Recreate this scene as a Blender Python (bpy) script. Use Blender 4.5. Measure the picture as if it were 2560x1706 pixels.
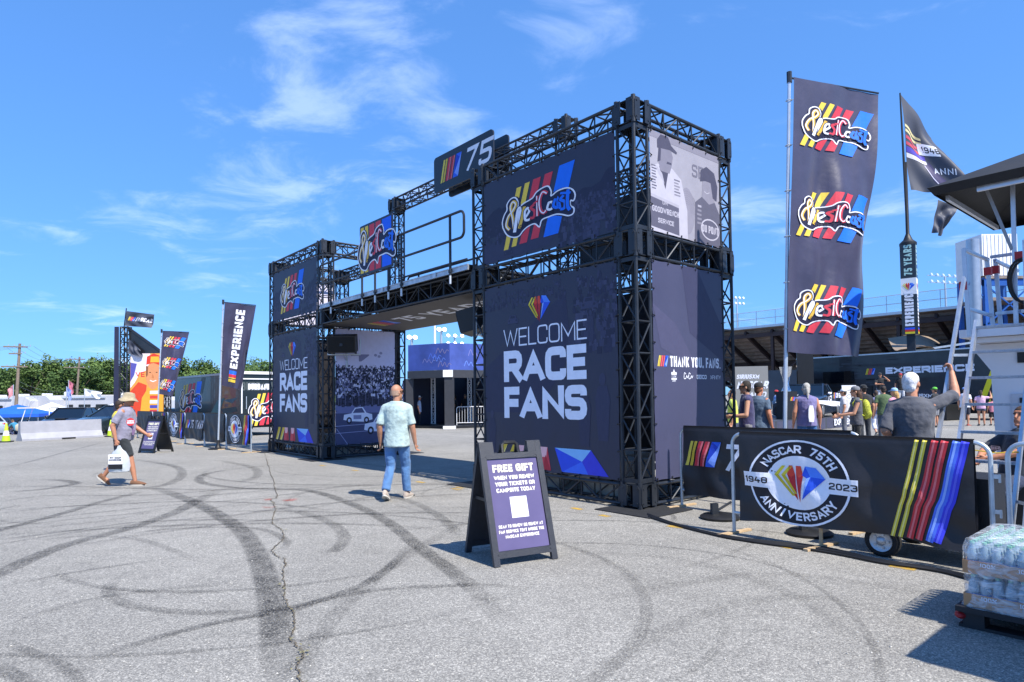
import bpy, bmesh, math, random
import numpy as np
from mathutils import Vector, Matrix
from mathutils.geometry import tessellate_polygon
R = math.radians
random.seed(7)
for _o in list(bpy.data.objects): bpy.data.objects.remove(_o, do_unlink=True)
S = bpy.context.scene
COL = S.collection

# ------------------------------------------------------------------ camera
CF, CCX, CCY, CPIT, CROLL, CH = 1599.15, 1280.0, 936.8, .0358, .0111, 1.5733
_cp, _sp, _cr, _sr = math.cos(CPIT), math.sin(CPIT), math.cos(CROLL), math.sin(CROLL)
cam_d = bpy.data.cameras.new('camera'); cam = bpy.data.objects.new('camera', cam_d); COL.objects.link(cam)
_fw = Vector((0, _cp, _sp)); _up = Vector((0, -_sp, _cp)); _rt = Vector((1, 0, 0))
_r2 = _rt*_cr - _up*_sr; _u2 = _rt*_sr + _up*_cr
cam.matrix_world = Matrix(((_r2.x, _u2.x, -_fw.x, 0), (_r2.y, _u2.y, -_fw.y, 0), (_r2.z, _u2.z, -_fw.z, CH), (0, 0, 0, 1)))
cam_d.sensor_width = 36; cam_d.lens = CF/2560*36; cam_d.shift_y = (CCY-853)/2560
cam_d.clip_start = .05; cam_d.clip_end = 4000
S.camera = cam

# ------------------------------------------------------------------ light
YA = .7054                                  # heading of the gateway front, from the photograph's vanishing points
GA = Vector((-math.sin(YA), math.cos(YA), 0)); GB = Vector((math.cos(YA), math.sin(YA), 0)); GO = Vector((1.7461, 8.8372, 0))
SUN_EL = R(53)
_saz = -GA*math.cos(R(1.5)) + GB*math.sin(R(1.5))
SUN_DIR = Vector((_saz.x*math.cos(SUN_EL), _saz.y*math.cos(SUN_EL), math.sin(SUN_EL)))
sun_d = bpy.data.lights.new('sun', 'SUN'); sun = bpy.data.objects.new('sun', sun_d); COL.objects.link(sun)
sun_d.energy = 4.5; sun_d.angle = R(.5); sun_d.color = (1, .94, .85)
sun.rotation_euler = SUN_DIR.to_track_quat('Z', 'Y').to_euler(); sun.location = (20, -20, 40)
W = bpy.data.worlds.new('World'); S.world = W; W.use_nodes = True
_n = W.node_tree; _n.nodes.clear()
def _wn(t, **k):
    n = _n.nodes.new(t)
    for a, b in k.items(): setattr(n, a, b)
    return n
_out = _wn('ShaderNodeOutputWorld'); _bg = _wn('ShaderNodeBackground')
_sky = _wn('ShaderNodeTexSky', sky_type='NISHITA'); _sky.sun_disc = False
_sky.sun_elevation = SUN_EL; _sky.sun_rotation = math.atan2(SUN_DIR.x, SUN_DIR.y); _sky.air_density = 1.0; _sky.dust_density = .2; _sky.ozone_density = 3.0
_bg.inputs[1].default_value = .117
_hsv = _wn('ShaderNodeMixRGB', blend_type='MULTIPLY'); _hsv.inputs[0].default_value = 1; _hsv.inputs[2].default_value = (.74, .93, 1.3, 1)
_n.links.new(_sky.outputs[0], _hsv.inputs[1])
_gam = _wn('ShaderNodeGamma'); _gam.inputs[1].default_value = .5; _n.links.new(_hsv.outputs[0], _gam.inputs[0])
_hs2 = _wn('ShaderNodeMixRGB', blend_type='MULTIPLY'); _hs2.inputs[0].default_value = 1; _hs2.inputs[2].default_value = (.76, 1.42, 2.25, 1); _n.links.new(_gam.outputs[0], _hs2.inputs[1])
# thin high cloud, spread evenly over the whole sky as a flat layer
_tc = _wn('ShaderNodeTexCoord'); _sx = _wn('ShaderNodeSeparateXYZ'); _n.links.new(_tc.outputs['Generated'], _sx.inputs[0])
_zm = _wn('ShaderNodeMath', operation='MAXIMUM'); _zm.inputs[1].default_value = .02; _n.links.new(_sx.outputs[2], _zm.inputs[0])
_za = _wn('ShaderNodeMath', operation='ADD'); _za.inputs[1].default_value = .12; _n.links.new(_zm.outputs[0], _za.inputs[0])
_dx = _wn('ShaderNodeMath', operation='DIVIDE'); _dy = _wn('ShaderNodeMath', operation='DIVIDE')
_n.links.new(_sx.outputs[0], _dx.inputs[0]); _n.links.new(_za.outputs[0], _dx.inputs[1]); _n.links.new(_sx.outputs[1], _dy.inputs[0]); _n.links.new(_za.outputs[0], _dy.inputs[1])
_cx = _wn('ShaderNodeCombineXYZ'); _n.links.new(_dx.outputs[0], _cx.inputs[0]); _n.links.new(_dy.outputs[0], _cx.inputs[1])
_mp = _wn('ShaderNodeMapping'); _mp.inputs['Scale'].default_value = (1.5, 1.9, 1); _mp.inputs['Location'].default_value = (7.3, 4.2, 0); _mp.inputs['Rotation'].default_value = (0, 0, R(24)); _n.links.new(_cx.outputs[0], _mp.inputs[0])
_nz = _wn('ShaderNodeTexNoise'); _nz.inputs['Scale'].default_value = 1.7; _nz.inputs['Detail'].default_value = 12; _nz.inputs['Roughness'].default_value = .62; _nz.inputs['Distortion'].default_value = .55; _n.links.new(_mp.outputs[0], _nz.inputs['Vector'])
_nb = _wn('ShaderNodeTexNoise'); _nb.inputs['Scale'].default_value = .62; _nb.inputs['Detail'].default_value = 3; _n.links.new(_mp.outputs[0], _nb.inputs['Vector'])
_ml = _wn('ShaderNodeMath', operation='MULTIPLY'); _n.links.new(_nz.outputs[0], _ml.inputs[0]); _n.links.new(_nb.outputs[0], _ml.inputs[1])
_rp = _wn('ShaderNodeMapRange'); _rp.interpolation_type = 'SMOOTHSTEP'; _rp.inputs[1].default_value = .272; _rp.inputs[2].default_value = .45; _rp.inputs[4].default_value = .3; _n.links.new(_ml.outputs[0], _rp.inputs[0])
_mix = _wn('ShaderNodeMixRGB'); _mix.inputs[2].default_value = (6.2, 7.2, 9.4, 1); _n.links.new(_rp.outputs[0], _mix.inputs[0]); _n.links.new(_hs2.outputs[0], _mix.inputs[1])
_n.links.new(_mix.outputs[0], _bg.inputs[0]); _n.links.new(_bg.outputs[0], _out.inputs[0])
S.view_settings.view_transform = 'Standard'; S.view_settings.look = 'None'; S.view_settings.gamma = 1; S.view_settings.use_curve_mapping = False
S.view_settings.exposure = .78
S.render.engine = 'CYCLES'

# ------------------------------------------------------------------ pixel (of the 2560 x 1706 photograph) to place
def ray(u, v):
    X, Y = u-CCX, v-CCY
    x = (X*_cr-Y*_sr)/CF; y = -(X*_sr+Y*_cr)/CF
    return Vector((x, _cp-y*_sp, _sp+y*_cp))
EYE = Vector((0, 0, CH))
def gp(u, v, z=0):                           # where a pixel's ray meets the level z
    r = ray(u, v); return EYE+r*((z-CH)/r.z)
def at(u, v, d):                             # a pixel's point at forward distance d
    r = ray(u, v); return EYE+r*(d/r.y)
def onpl(u, v, p0, n):
    r = ray(u, v); return EYE+r*((Vector(p0)-EYE).dot(n)/r.dot(n))
def G(a, b, z=0): return GO+GA*a+GB*b+Vector((0, 0, z))
def AB(P): d = Vector(P)-GO; return d.dot(GA), d.dot(GB), P[2]
def yaw_of(v): return math.atan2(v[1], v[0])

# ------------------------------------------------------------------ materials
def lin(c):
    if isinstance(c, str):
        c = c.lstrip('#'); c = tuple(int(c[i:i+2], 16)/255 for i in (0, 2, 4))
        return tuple(x/12.92 if x <= .04045 else ((x+.055)/1.055)**2.4 for x in c)
    return tuple(c[:3])
MATS = {}
def mat(name, col, rough=.6, metal=0, var=.12, scale=6, bump=0, bscale=40, spec=.5, trans=0, alpha=1, emit=0, coat=0, sheen=0, detail=4):
    if name in MATS: return MATS[name]
    m = bpy.data.materials.new(name); m.use_nodes = True; nt = m.node_tree; b = nt.nodes['Principled BSDF']; c = lin(col)
    b.inputs['Base Color'].default_value = (*c, 1); b.inputs['Roughness'].default_value = rough; b.inputs['Metallic'].default_value = metal
    b.inputs['Specular IOR Level'].default_value = spec; b.inputs['Transmission Weight'].default_value = trans; b.inputs['Alpha'].default_value = alpha; b.inputs['Coat Weight'].default_value = coat
    b.inputs['Sheen Weight'].default_value = sheen
    tc = nt.nodes.new('ShaderNodeTexCoord')
    if var:
        nz = nt.nodes.new('ShaderNodeTexNoise'); nz.inputs['Scale'].default_value = scale; nz.inputs['Detail'].default_value = detail; nz.inputs['Roughness'].default_value = .6
        nt.links.new(tc.outputs['Object'], nz.inputs['Vector'])
        r = nt.nodes.new('ShaderNodeValToRGB'); r.color_ramp.elements[0].position = .3; r.color_ramp.elements[1].position = .72
        r.color_ramp.elements[0].color = (*[x*(1-var) for x in c], 1); r.color_ramp.elements[1].color = (*[min(1, x*(1+var)) for x in c], 1)
        nt.links.new(nz.outputs[0], r.inputs[0]); nt.links.new(r.outputs[0], b.inputs['Base Color'])
        q = nt.nodes.new('ShaderNodeMapRange'); q.inputs[3].default_value = max(.02, rough-.08); q.inputs[4].default_value = min(1, rough+.1); nt.links.new(nz.outputs[0], q.inputs[0]); nt.links.new(q.outputs[0], b.inputs['Roughness'])
    if bump:
        n2 = nt.nodes.new('ShaderNodeTexNoise'); n2.inputs['Scale'].default_value = bscale; n2.inputs['Detail'].default_value = 4
        bp = nt.nodes.new('ShaderNodeBump'); bp.inputs['Strength'].default_value = bump; bp.inputs['Distance'].default_value = .02
        nt.links.new(tc.outputs['Object'], n2.inputs['Vector']); nt.links.new(n2.outputs[0], bp.inputs['Height']); nt.links.new(bp.outputs[0], b.inputs['Normal'])
    if emit: b.inputs['Emission Color'].default_value = (*c, 1); b.inputs['Emission Strength'].default_value = emit
    MATS[name] = m; return m
def print_mat(name, rough, bump=.15, bscale=9, spec=.35):
    m = bpy.data.materials.new(name); m.use_nodes = True; nt = m.node_tree; b = nt.nodes['Principled BSDF']
    a = nt.nodes.new('ShaderNodeVertexColor'); a.layer_name = 'Col'
    tc = nt.nodes.new('ShaderNodeTexCoord'); nz = nt.nodes.new('ShaderNodeTexNoise'); nz.inputs['Scale'].default_value = bscale; nz.inputs['Detail'].default_value = 5
    nt.links.new(tc.outputs['Object'], nz.inputs['Vector'])
    mr = nt.nodes.new('ShaderNodeMapRange'); mr.inputs[3].default_value = .88; mr.inputs[4].default_value = 1.1; nt.links.new(nz.outputs[0], mr.inputs[0])
    mx = nt.nodes.new('ShaderNodeMixRGB'); mx.blend_type = 'MULTIPLY'; mx.inputs[0].default_value = 1; nt.links.new(a.outputs[0], mx.inputs[1]); nt.links.new(mr.outputs[0], mx.inputs[2]); nt.links.new(mx.outputs[0], b.inputs['Base Color'])
    bp = nt.nodes.new('ShaderNodeBump'); bp.inputs['Strength'].default_value = bump; bp.inputs['Distance'].default_value = .02; nt.links.new(nz.outputs[0], bp.inputs['Height']); nt.links.new(bp.outputs[0], b.inputs['Normal'])
    b.inputs['Roughness'].default_value = rough; b.inputs['Specular IOR Level'].default_value = spec
    return m
PRINT = print_mat('printed_vinyl', .55)
PRINTCLOTH = print_mat('printed_cloth', .62, .12, 14, .4)
M_BLACKMETAL = mat('black_painted_metal', '#2b3038', .45, .25, .25, 5, .1, 60)
M_PLATE = mat('rubber_plate', '#1f2023', .8, 0, .3, 8, .3, 60)
M_GALV = mat('galvanised_steel', '#b9c3cc', .42, .55, .15, 12, .1, 80)
M_ALU = mat('bare_aluminium', '#c6cad0', .35, .75, .12, 9)
M_WHITE = mat('white_paint', '#e6e7ea', .45, 0, .06, 3)
M_BLACK = mat('black_plastic', '#17181b', .5, 0, .2, 8, .15, 120)
M_RUBBER = mat('tyre_rubber', '#18181a', .85, 0, .2, 10, .2, 80)
M_GLASS = mat('dark_car_glass', '#0c1218', .06, 0, 0, spec=.9)
M_NAVY = mat('navy_vinyl', '#2a2c42', .5, 0, .12, 2.2, .12, 7)
M_NAVYCLOTH = mat('navy_cloth', '#35344f', .4, 0, .15, 3, .35, 5, sheen=.2)
M_DARKCLOTH = mat('black_mesh_cloth', '#232227', .5, 0, .3, 2.5, .4, 6)
M_WOOD = mat('raw_wood', '#b79e7c', .8, 0, .2, 14, .2, 60)
M_SILVER = mat('polished_silver', '#d8dde4', .14, 1, 0)
M_RED = mat('red_paint', '#a51f26', .5, 0, .1)
M_CABLE = mat('black_cable', '#121214', .6, 0, .1)

# ------------------------------------------------------------------ objects
def link(name, data, parent=None, label=None, cat=None, group=None, kind=None):
    o = bpy.data.objects.new(name, data); COL.objects.link(o)
    if parent: o.parent = parent
    return tag(o, label, cat, group, kind)
def tag(o, label=None, cat=None, group=None, kind=None):
    for k, v in (('label', label), ('category', cat), ('group', group), ('kind', kind)):
        if v: o[k] = v
    return o
def thing(name, label, cat, loc=(0, 0, 0), rz=0, group=None, kind=None):
    o = link(name, None, None, label, cat, group, kind); o.location = loc; o.rotation_euler = (0, 0, rz); o.empty_display_size = .1
    return o
def copy_tree(o, parent=None):
    c = o.copy(); COL.objects.link(c); c.parent = parent
    for ch in list(o.children): copy_tree(ch, c)
    return c
class MB:
    """collects shapes and links them as one mesh"""
    def __init__(s): s.v = []; s.f = []; s.m = []; s.mi = 0
    def add(s, vs, fs):
        n = len(s.v); s.v += [Vector(x) for x in vs]; s.f += [tuple(i+n for i in f) for f in fs]; s.m += [s.mi]*len(fs); return s
    def box(s, c, d, rz=0, M=None):
        x, y, z = d[0]/2, d[1]/2, d[2]/2; c = Vector(c)
        vs = [Vector((i*x, j*y, k*z)) for i in (-1, 1) for j in (-1, 1) for k in (-1, 1)]
        if M is None: M = Matrix.Rotation(rz, 3, 'Z') if rz else Matrix.Identity(3)
        return s.add([M@v+c for v in vs], [(0, 1, 3, 2), (4, 6, 7, 5), (0, 4, 5, 1), (2, 3, 7, 6), (0, 2, 6, 4), (1, 5, 7, 3)])
    def bar(s, p, q, w, h, up=(0, 0, 1)):     # box between two points
        p, q = Vector(p), Vector(q); d = (q-p); L = d.length; d.normalize(); up = Vector(up)
        x = d.cross(up)
        if x.length < 1e-4: x = d.cross(Vector((1, 0, 0)))
        x.normalize(); y = x.cross(d); M = Matrix((x, d, y)).transposed()
        return s.box((p+q)/2, (w, L, h), M=M)
    def cyl(s, p, q, r0, r1=None, n=8, cap=True):
        p, q = Vector(p), Vector(q); r1 = r0 if r1 is None else r1; d = (q-p).normalized()
        a = d.orthogonal().normalized(); b = d.cross(a)
        vs = []
        for c, r in ((p, r0), (q, r1)): vs += [c+(a*math.cos(2*math.pi*i/n)+b*math.sin(2*math.pi*i/n))*r for i in range(n)]
        fs = [(i, (i+1) % n, n+(i+1) % n, n+i) for i in range(n)]
        if cap: fs += [tuple(range(n-1, -1, -1)), tuple(range(n, 2*n))]
        return s.add(vs, fs)
    def tube(s, pts, r, n=8, closed=False, rs=None):
        pts = [Vector(p) for p in pts]; k = len(pts); vs = []; prev = None
        for i, p in enumerate(pts):
            if closed: d = pts[(i+1) % k]-pts[i-1]
            else: d = pts[min(i+1, k-1)]-pts[max(i-1, 0)]
            d.normalize()
            a = d.orthogonal().normalized() if prev is None else (prev-d*prev.dot(d)).normalized()
            prev = a; b = d.cross(a); rr = rs[i] if rs else r
            vs += [p+(a*math.cos(2*math.pi*j/n)+b*math.sin(2*math.pi*j/n))*rr for j in range(n)]
        fs = []
        for i in range(k if closed else k-1):
            o0, o1 = i*n, ((i+1) % k)*n
            fs += [(o0+j, o0+(j+1) % n, o1+(j+1) % n, o1+j) for j in range(n)]
        if not closed: fs += [tuple(range(n-1, -1, -1)), tuple(range((k-1)*n, k*n))]
        return s.add(vs, fs)
    def loft(s, rings, cap=True):
        n = len(rings[0]); vs = [p for r in rings for p in r]; fs = []
        for i in range(len(rings)-1):
            fs += [(i*n+j, i*n+(j+1) % n, (i+1)*n+(j+1) % n, (i+1)*n+j) for j in range(n)]
        if cap: fs += [tuple(range(n-1, -1, -1)), tuple(range((len(rings)-1)*n, len(rings)*n))]
        return s.add(vs, fs)
    def lathe(s, prof, c=(0, 0, 0), n=16, cap=True):
        c = Vector(c)
        return s.loft([[c+Vector((r*math.cos(2*math.pi*j/n), r*math.sin(2*math.pi*j/n), z)) for j in range(n)] for r, z in prof], cap)
    def ell(s, c, r, n=10, k=7, M=None):
        c = Vector(c); rings = []
        for i in range(k+1):
            t = math.pi*(i+.001)/(k+.002); t = min(max(t, .12), math.pi-.12)
            ring = []
            for j in range(n):
                v = Vector((r[0]*math.sin(t)*math.cos(2*math.pi*j/n), r[1]*math.sin(t)*math.sin(2*math.pi*j/n), -r[2]*math.cos(t)))
                ring.append(c+(M@v if M else v))
            rings.append(ring)
        return s.loft(rings)
    def cap2(s, p, q, r0, r1, n=10):           # tapered capsule
        p, q = Vector(p), Vector(q); d = (q-p); L = d.length
        if L < 1e-5: return s.ell(p, (r0, r0, r0))
        d.normalize(); a = d.orthogonal().normalized(); b = d.cross(a); rings = []
        for t in (.25, .6, .9, 1):
            ph = t*math.pi/2; rings.append((p-d*r0*math.cos(ph), r0*math.sin(ph)))
        for t in (1, .9, .6, .25):
            ph = t*math.pi/2; rings.append((q+d*r1*math.cos(ph), r1*math.sin(ph)))
        return s.loft([[c+(a*math.cos(2*math.pi*j/n)+b*math.sin(2*math.pi*j/n))*r for j in range(n)] for c, r in rings])
    def prism(s, pts, lo, hi, ax=2):           # 2D outline pushed along an axis
        def P(p, h): return (p[0], p[1], h) if ax == 2 else ((p[0], h, p[1]) if ax == 1 else (h, p[0], p[1]))
        n = len(pts); return s.add([P(p, lo) for p in pts]+[P(p, hi) for p in pts], [(i, (i+1) % n, n+(i+1) % n, n+i) for i in range(n)]+[tuple(range(n-1, -1, -1)), tuple(range(n, 2*n))])
    def quad(s, *p): return s.add(p, [tuple(range(len(p)))])
    def data(s, name, mats, smooth=False):
        me = bpy.data.meshes.new(name); me.from_pydata([tuple(v) for v in s.v], [], s.f)
        mats = mats if isinstance(mats, (list, tuple)) else [mats]
        for m in mats: me.materials.append(m)
        if len(mats) > 1: me.polygons.foreach_set('material_index', s.m)
        bm = bmesh.new(); bm.from_mesh(me); bmesh.ops.recalc_face_normals(bm, faces=bm.faces); bm.to_mesh(me); bm.free()
        if smooth: me.shade_smooth(); me.set_sharp_from_angle(angle=R(40))
        return me
    def build(s, name, mats, parent=None, smooth=False, **k): return link(name, s.data(name, mats, smooth), parent, **k)
def arc(c, r, a0, a1, n):
    return [(c[0]+r*math.cos(a0+(a1-a0)*i/n), c[1]+r*math.sin(a0+(a1-a0)*i/n)) for i in range(n+1)]
def rrect(x0, y0, x1, y1, r, n=5):
    P = []
    for cx, cy, a in ((x1-r, y0+r, -90), (x1-r, y1-r, 0), (x0+r, y1-r, 90), (x0+r, y0+r, 180)): P += arc((cx, cy), r, R(a), R(a+90), n)
    return P
def smooth01(a, b, x): t = min(1, max(0, (x-a)/(b-a))); return t*t*(3-2*t)
def interp(pts, n):                            # Catmull-Rom through points
    pts = [Vector(p) for p in pts]; out = []
    for i in range(len(pts)-1):
        p0, p1, p2, p3 = pts[max(i-1, 0)], pts[i], pts[i+1], pts[min(i+2, len(pts)-1)]
        for k in range(n):
            t = k/n; out.append(.5*((2*p1)+(p2-p0)*t+(2*p0-5*p1+4*p2-p3)*t*t+(3*p1-p0-3*p2+p3)*t**3))
    return out+[pts[-1]]
TMP = bpy.data.scenes.new('build_tmp')
def baked(me, mods):                           # run modifiers in an empty side scene, return the mesh
    o = bpy.data.objects.new('t', me); TMP.collection.objects.link(o)
    for t, k in mods:
        m = o.modifiers.new(t, t)
        for a, b in k.items(): setattr(m, a, b)
    TMP.view_layers[0].update(); dg = TMP.view_layers[0].depsgraph; dg.update()
    r = bpy.data.meshes.new_from_object(o.evaluated_get(dg)); bpy.data.objects.remove(o); return r
# ------------------------------------------------------------------ flat print: lettering, logos and pictures as thin coloured pieces
GL = {
'A':(.95,'0,0 .5,1 1,0;.2,.3n .8,.3n'),'B':(.85,'0,0 0,1 .95,1r .95,.53r 0,.53;0,0 1,0r 1,.53r .3,.53n'),'C':(.85,'1,.72n 1,1r 0,1r 0,0r 1,0r 1,.28n'),'D':(.88,'0,0 0,1 1,1r 1,0r 0,0z'),
'E':(.74,'1,1 0,1 0,0 1,0;0,.5n .9,.5'),'F':(.72,'1,1 0,1 0,0;0,.48n .9,.48'),'G':(.88,'1,.75n 1,1r 0,1r 0,0r 1,0r 1,.48 .55,.48n'),'H':(.88,'0,0 0,1;1,0 1,1;0,.5n 1,.5n'),'I':(.0,'.5,0 .5,1'),
'J':(.7,'1,1 1,0r 0,0r 0,.3n'),'K':(.88,'0,0 0,1;1,1 .1,.45n;.35,.6n 1,0'),'L':(.7,'0,1 0,0 1,0'),'M':(1.1,'0,0 0,1 .5,.25 1,1 1,0'),'N':(.9,'0,0 0,1 1,0 1,1'),'O':(.88,'0,0r 0,1r 1,1r 1,0r 0,0rz'),
'P':(.84,'0,0 0,1 1,1r 1,.42r 0,.42'),'Q':(.88,'0,0r 0,1r 1,1r 1,0r 0,0rz;.6,.25n 1,-.05n'),'R':(.86,'0,0 0,1 1,1r 1,.45r 0,.45;.5,.45n 1,0'),'S':(.84,'1,.76n 1,1r 0,1r 0,.52r 1,.52r 1,0r 0,0r 0,.24n'),
'T':(.8,'0,1 1,1;.5,0 .5,1n'),'U':(.86,'0,1 0,0r 1,0r 1,1'),'V':(.94,'0,1 .5,0 1,1'),'W':(1.32,'0,1 .25,0 .5,.9 .75,0 1,1'),'X':(.92,'0,0 1,1;0,1 .45,.55n;.55,.45n 1,0'),'Y':(.9,'0,1 .5,.42 1,1;.5,0 .5,.42n'),'Z':(.84,'0,1 1,1 0,0 1,0'),
'0':(.78,'0,0r 0,1r 1,1r 1,0r 0,0rz'),'1':(.42,'0,.8n .8,1 .8,0'),'2':(.78,'0,.72n 0,1r 1,1r 1,.55r 0,.3r 0,0 1,0'),'3':(.78,'0,1 1,1r 1,.52r .3,.52n;1,.52 1,0r 0,0r 0,.25n'),'4':(.84,'.35,1 0,.32 1,.32;.72,0 .72,.6n'),
'5':(.8,'1,1 0,1 0,.55 1,.55r 1,0r 0,0r 0,.22n'),'6':(.8,'1,.8n 1,1r 0,1r 0,0r 1,0r 1,.55r 0,.55'),'7':(.76,'0,1 1,1 .3,0'),'8':(.8,'0,0r 0,1r 1,1r 1,0r 0,0rz;0,.52n 1,.52n'),'9':(.8,'0,.2n 0,0r 1,0r 1,1r 0,1r 0,.45r 1,.45'),
'.':(.0,'.5,0 .5,.01n'),',':(.0,'.5,.02 .3,-.15n'),'-':(.5,'0,.5 1,.5'),'%':(.95,'0,0 1,1;.05,.75 .05,1 .3,1 .3,.75 .05,.75z;.7,0 .7,.25 .95,.25 .95,0 .7,0z'),' ':(.3,'')}
def _off(pts, hw, closed):
    k = len(pts); L = []; Rr = []
    for i in range(k):
        p = pts[i]
        a = pts[i-1] if (closed or i > 0) else None; b = pts[(i+1) % k] if (closed or i < k-1) else None
        d1 = ((p[0]-a[0]), (p[1]-a[1])) if a else None; d2 = ((b[0]-p[0]), (b[1]-p[1])) if b else None
        def nm(d): l = math.hypot(*d) or 1; return (-d[1]/l, d[0]/l)
        if d1 and d2:
            n1, n2 = nm(d1), nm(d2); m = (n1[0]+n2[0], n1[1]+n2[1]); l = math.hypot(*m) or 1; m = (m[0]/l, m[1]/l); c = max(.42, m[0]*n1[0]+m[1]*n1[1]); q = hw/c
        else: m = nm(d1 or d2); q = hw
        L.append((p[0]+m[0]*q, p[1]+m[1]*q)); Rr.append((p[0]-m[0]*q, p[1]-m[1]*q))
    return L, Rr
class Art:
    def __init__(s): s.p = []
    def poly(s, pts, c, l=0): s.p.append(([tuple(q) for q in pts], lin(c), l)); return s
    def rect(s, x0, y0, x1, y1, c, l=0, sk=0): return s.poly([(x0, y0), (x1, y0), (x1+sk, y1), (x0+sk, y1)], c, l)
    def ell(s, cx, cy, rx, ry, c, l=0, n=24, a=0): return s.poly([(cx+rx*math.cos(2*math.pi*i/n)*math.cos(a)-ry*math.sin(2*math.pi*i/n)*math.sin(a), cy+rx*math.cos(2*math.pi*i/n)*math.sin(a)+ry*math.sin(2*math.pi*i/n)*math.cos(a)) for i in range(n)], c, l)
    def stroke(s, pts, w, c, l=0, closed=False):
        Lq, Rq = _off(pts, w/2, closed); k = len(pts)
        for i in range(k if closed else k-1):
            j = (i+1) % k; s.p.append(([Lq[i], Lq[j], Rq[j], Rq[i]], lin(c), l+.04*(i % 2)))
        return s
    def ring(s, cx, cy, rx, ry, w, c, l=0, n=48): return s.stroke([(cx+rx*math.cos(2*math.pi*i/n), cy+ry*math.sin(2*math.pi*i/n)) for i in range(n)], w, c, l, True)
    def glyph(s, ch, h, t, ws, c, l, f):
        w, d = GL.get(ch, GL[' ']); cw = w*h*ws; tw = t*h
        iw = max(0, cw-tw) if w > 0 else 0; adv = max(cw, tw) if ch != ' ' else .32*h*ws
        for si, st in enumerate(d.split(';') if d else []):
            z = st.endswith('z'); q = []
            for tok in st.rstrip('z').split():
                rr = tok.endswith('r'); nn = tok.endswith('n'); x, y = tok.rstrip('rn').split(',')
                q.append((tw/2+float(x)*iw if w > 0 else tw/2, tw/2+float(y)*(h-tw), rr, nn))
            if z: q = q[:-1]
            k = len(q); o = []; rad = min(.2*h, .42*iw+1e-6)
            for i, p in enumerate(q):
                if p[2] and (z or 0 < i < k-1):
                    a, b = q[i-1], q[(i+1) % k]
                    da = (a[0]-p[0], a[1]-p[1]); db = (b[0]-p[0], b[1]-p[1]); la, lb = math.hypot(*da), math.hypot(*db); r = min(rad, la*.5, lb*.5)
                    A0 = (p[0]+da[0]/la*r, p[1]+da[1]/la*r); B0 = (p[0]+db[0]/lb*r, p[1]+db[1]/lb*r)
                    for tt in (0, .33, .67, 1): o.append(((1-tt)**2*A0[0]+2*tt*(1-tt)*p[0]+tt*tt*B0[0], (1-tt)**2*A0[1]+2*tt*(1-tt)*p[1]+tt*tt*B0[1]))
                else: o.append((p[0], p[1]))
            o = [e for i, e in enumerate(o) if i == 0 or math.hypot(e[0]-o[i-1][0], e[1]-o[i-1][1]) > 1e-4*h]
            if z and len(o) > 2 and math.hypot(o[0][0]-o[-1][0], o[0][1]-o[-1][1]) < 1e-4*h: o.pop()
            if not z and len(o) > 1:             # square ends
                if not q[0][3]: d0 = (o[0][0]-o[1][0], o[0][1]-o[1][1]); l0 = math.hypot(*d0) or 1; o[0] = (o[0][0]+d0[0]/l0*tw/2, o[0][1]+d0[1]/l0*tw/2)
                if not q[-1][3]: d0 = (o[-1][0]-o[-2][0], o[-1][1]-o[-2][1]); l0 = math.hypot(*d0) or 1; o[-1] = (o[-1][0]+d0[0]/l0*tw/2, o[-1][1]+d0[1]/l0*tw/2)
            Lq, Rq = _off(o, tw/2, z); cl = (lambda e: (e[0], min(max(e[1], 0), h))) if ch in 'AVWMNKXY74' else (lambda e: e)
            Lq = [cl(e) for e in Lq]; Rq = [cl(e) for e in Rq]
            for i in range(len(o) if z else len(o)-1):
                j = (i+1) % len(o); s.p.append(([f(e) for e in (Rq[i], Rq[j], Lq[j], Lq[i])], c, l+.3*si+.05*(i % 2)))
        return adv
    def width(s, txt, h, t=.17, ws=1, gap=.13):
        return sum((max(GL.get(ch, GL[' '])[0]*h*ws, t*h) if ch != ' ' else .32*h*ws)+gap*h for ch in txt)-gap*h
    def text(s, txt, x, y, h, c, t=.17, ws=1, gap=.13, al='l', l=1, sk=0, fit=None):
        if fit: ws *= fit/s.width(txt, h, t, ws, gap)
        wd = s.width(txt, h, t, ws, gap); x0 = x-(wd/2 if al == 'c' else wd if al == 'r' else 0); c = lin(c)
        for ch in txt:
            x0 += s.glyph(ch.upper(), h, t, ws, c, l, lambda e, X=x0: (X+e[0]+sk*e[1], y+e[1]))+gap*h
        return s
    def arctext(s, txt, cx, cy, rx, ry, a0, a1, h, c, t=.18, ws=1, l=1, inside=False):
        c = lin(c); n = len(txt)
        for i, ch in enumerate(txt):
            a = R(a0+(a1-a0)*(i+.5)/n); px, py = cx+rx*math.cos(a), cy+ry*math.sin(a)
            tx, ty = (rx*math.sin(a), -ry*math.cos(a)) if not inside else (-rx*math.sin(a), ry*math.cos(a)); q = math.hypot(tx, ty); tx, ty = tx/q, ty/q
            w = max(GL.get(ch, GL[' '])[0]*h*ws, t*h)
            s.glyph(ch, h, t, ws, c, l, lambda e: (px+(e[0]-w/2)*tx-e[1]*ty, py+(e[0]-w/2)*ty+e[1]*tx))
        return s
    def put(s, o, x=0, y=0, k=1, ky=None, rot=0, l=0, fl=1):
        ky = ky or k; cr, sr = math.cos(rot), math.sin(rot)
        for pts, c, q in o.p: s.p.append(([(x+(a*k*cr-b*ky*sr)*fl, y+a*k*sr+b*ky*cr) for a, b in pts], c, q+l))
        return s
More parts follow.
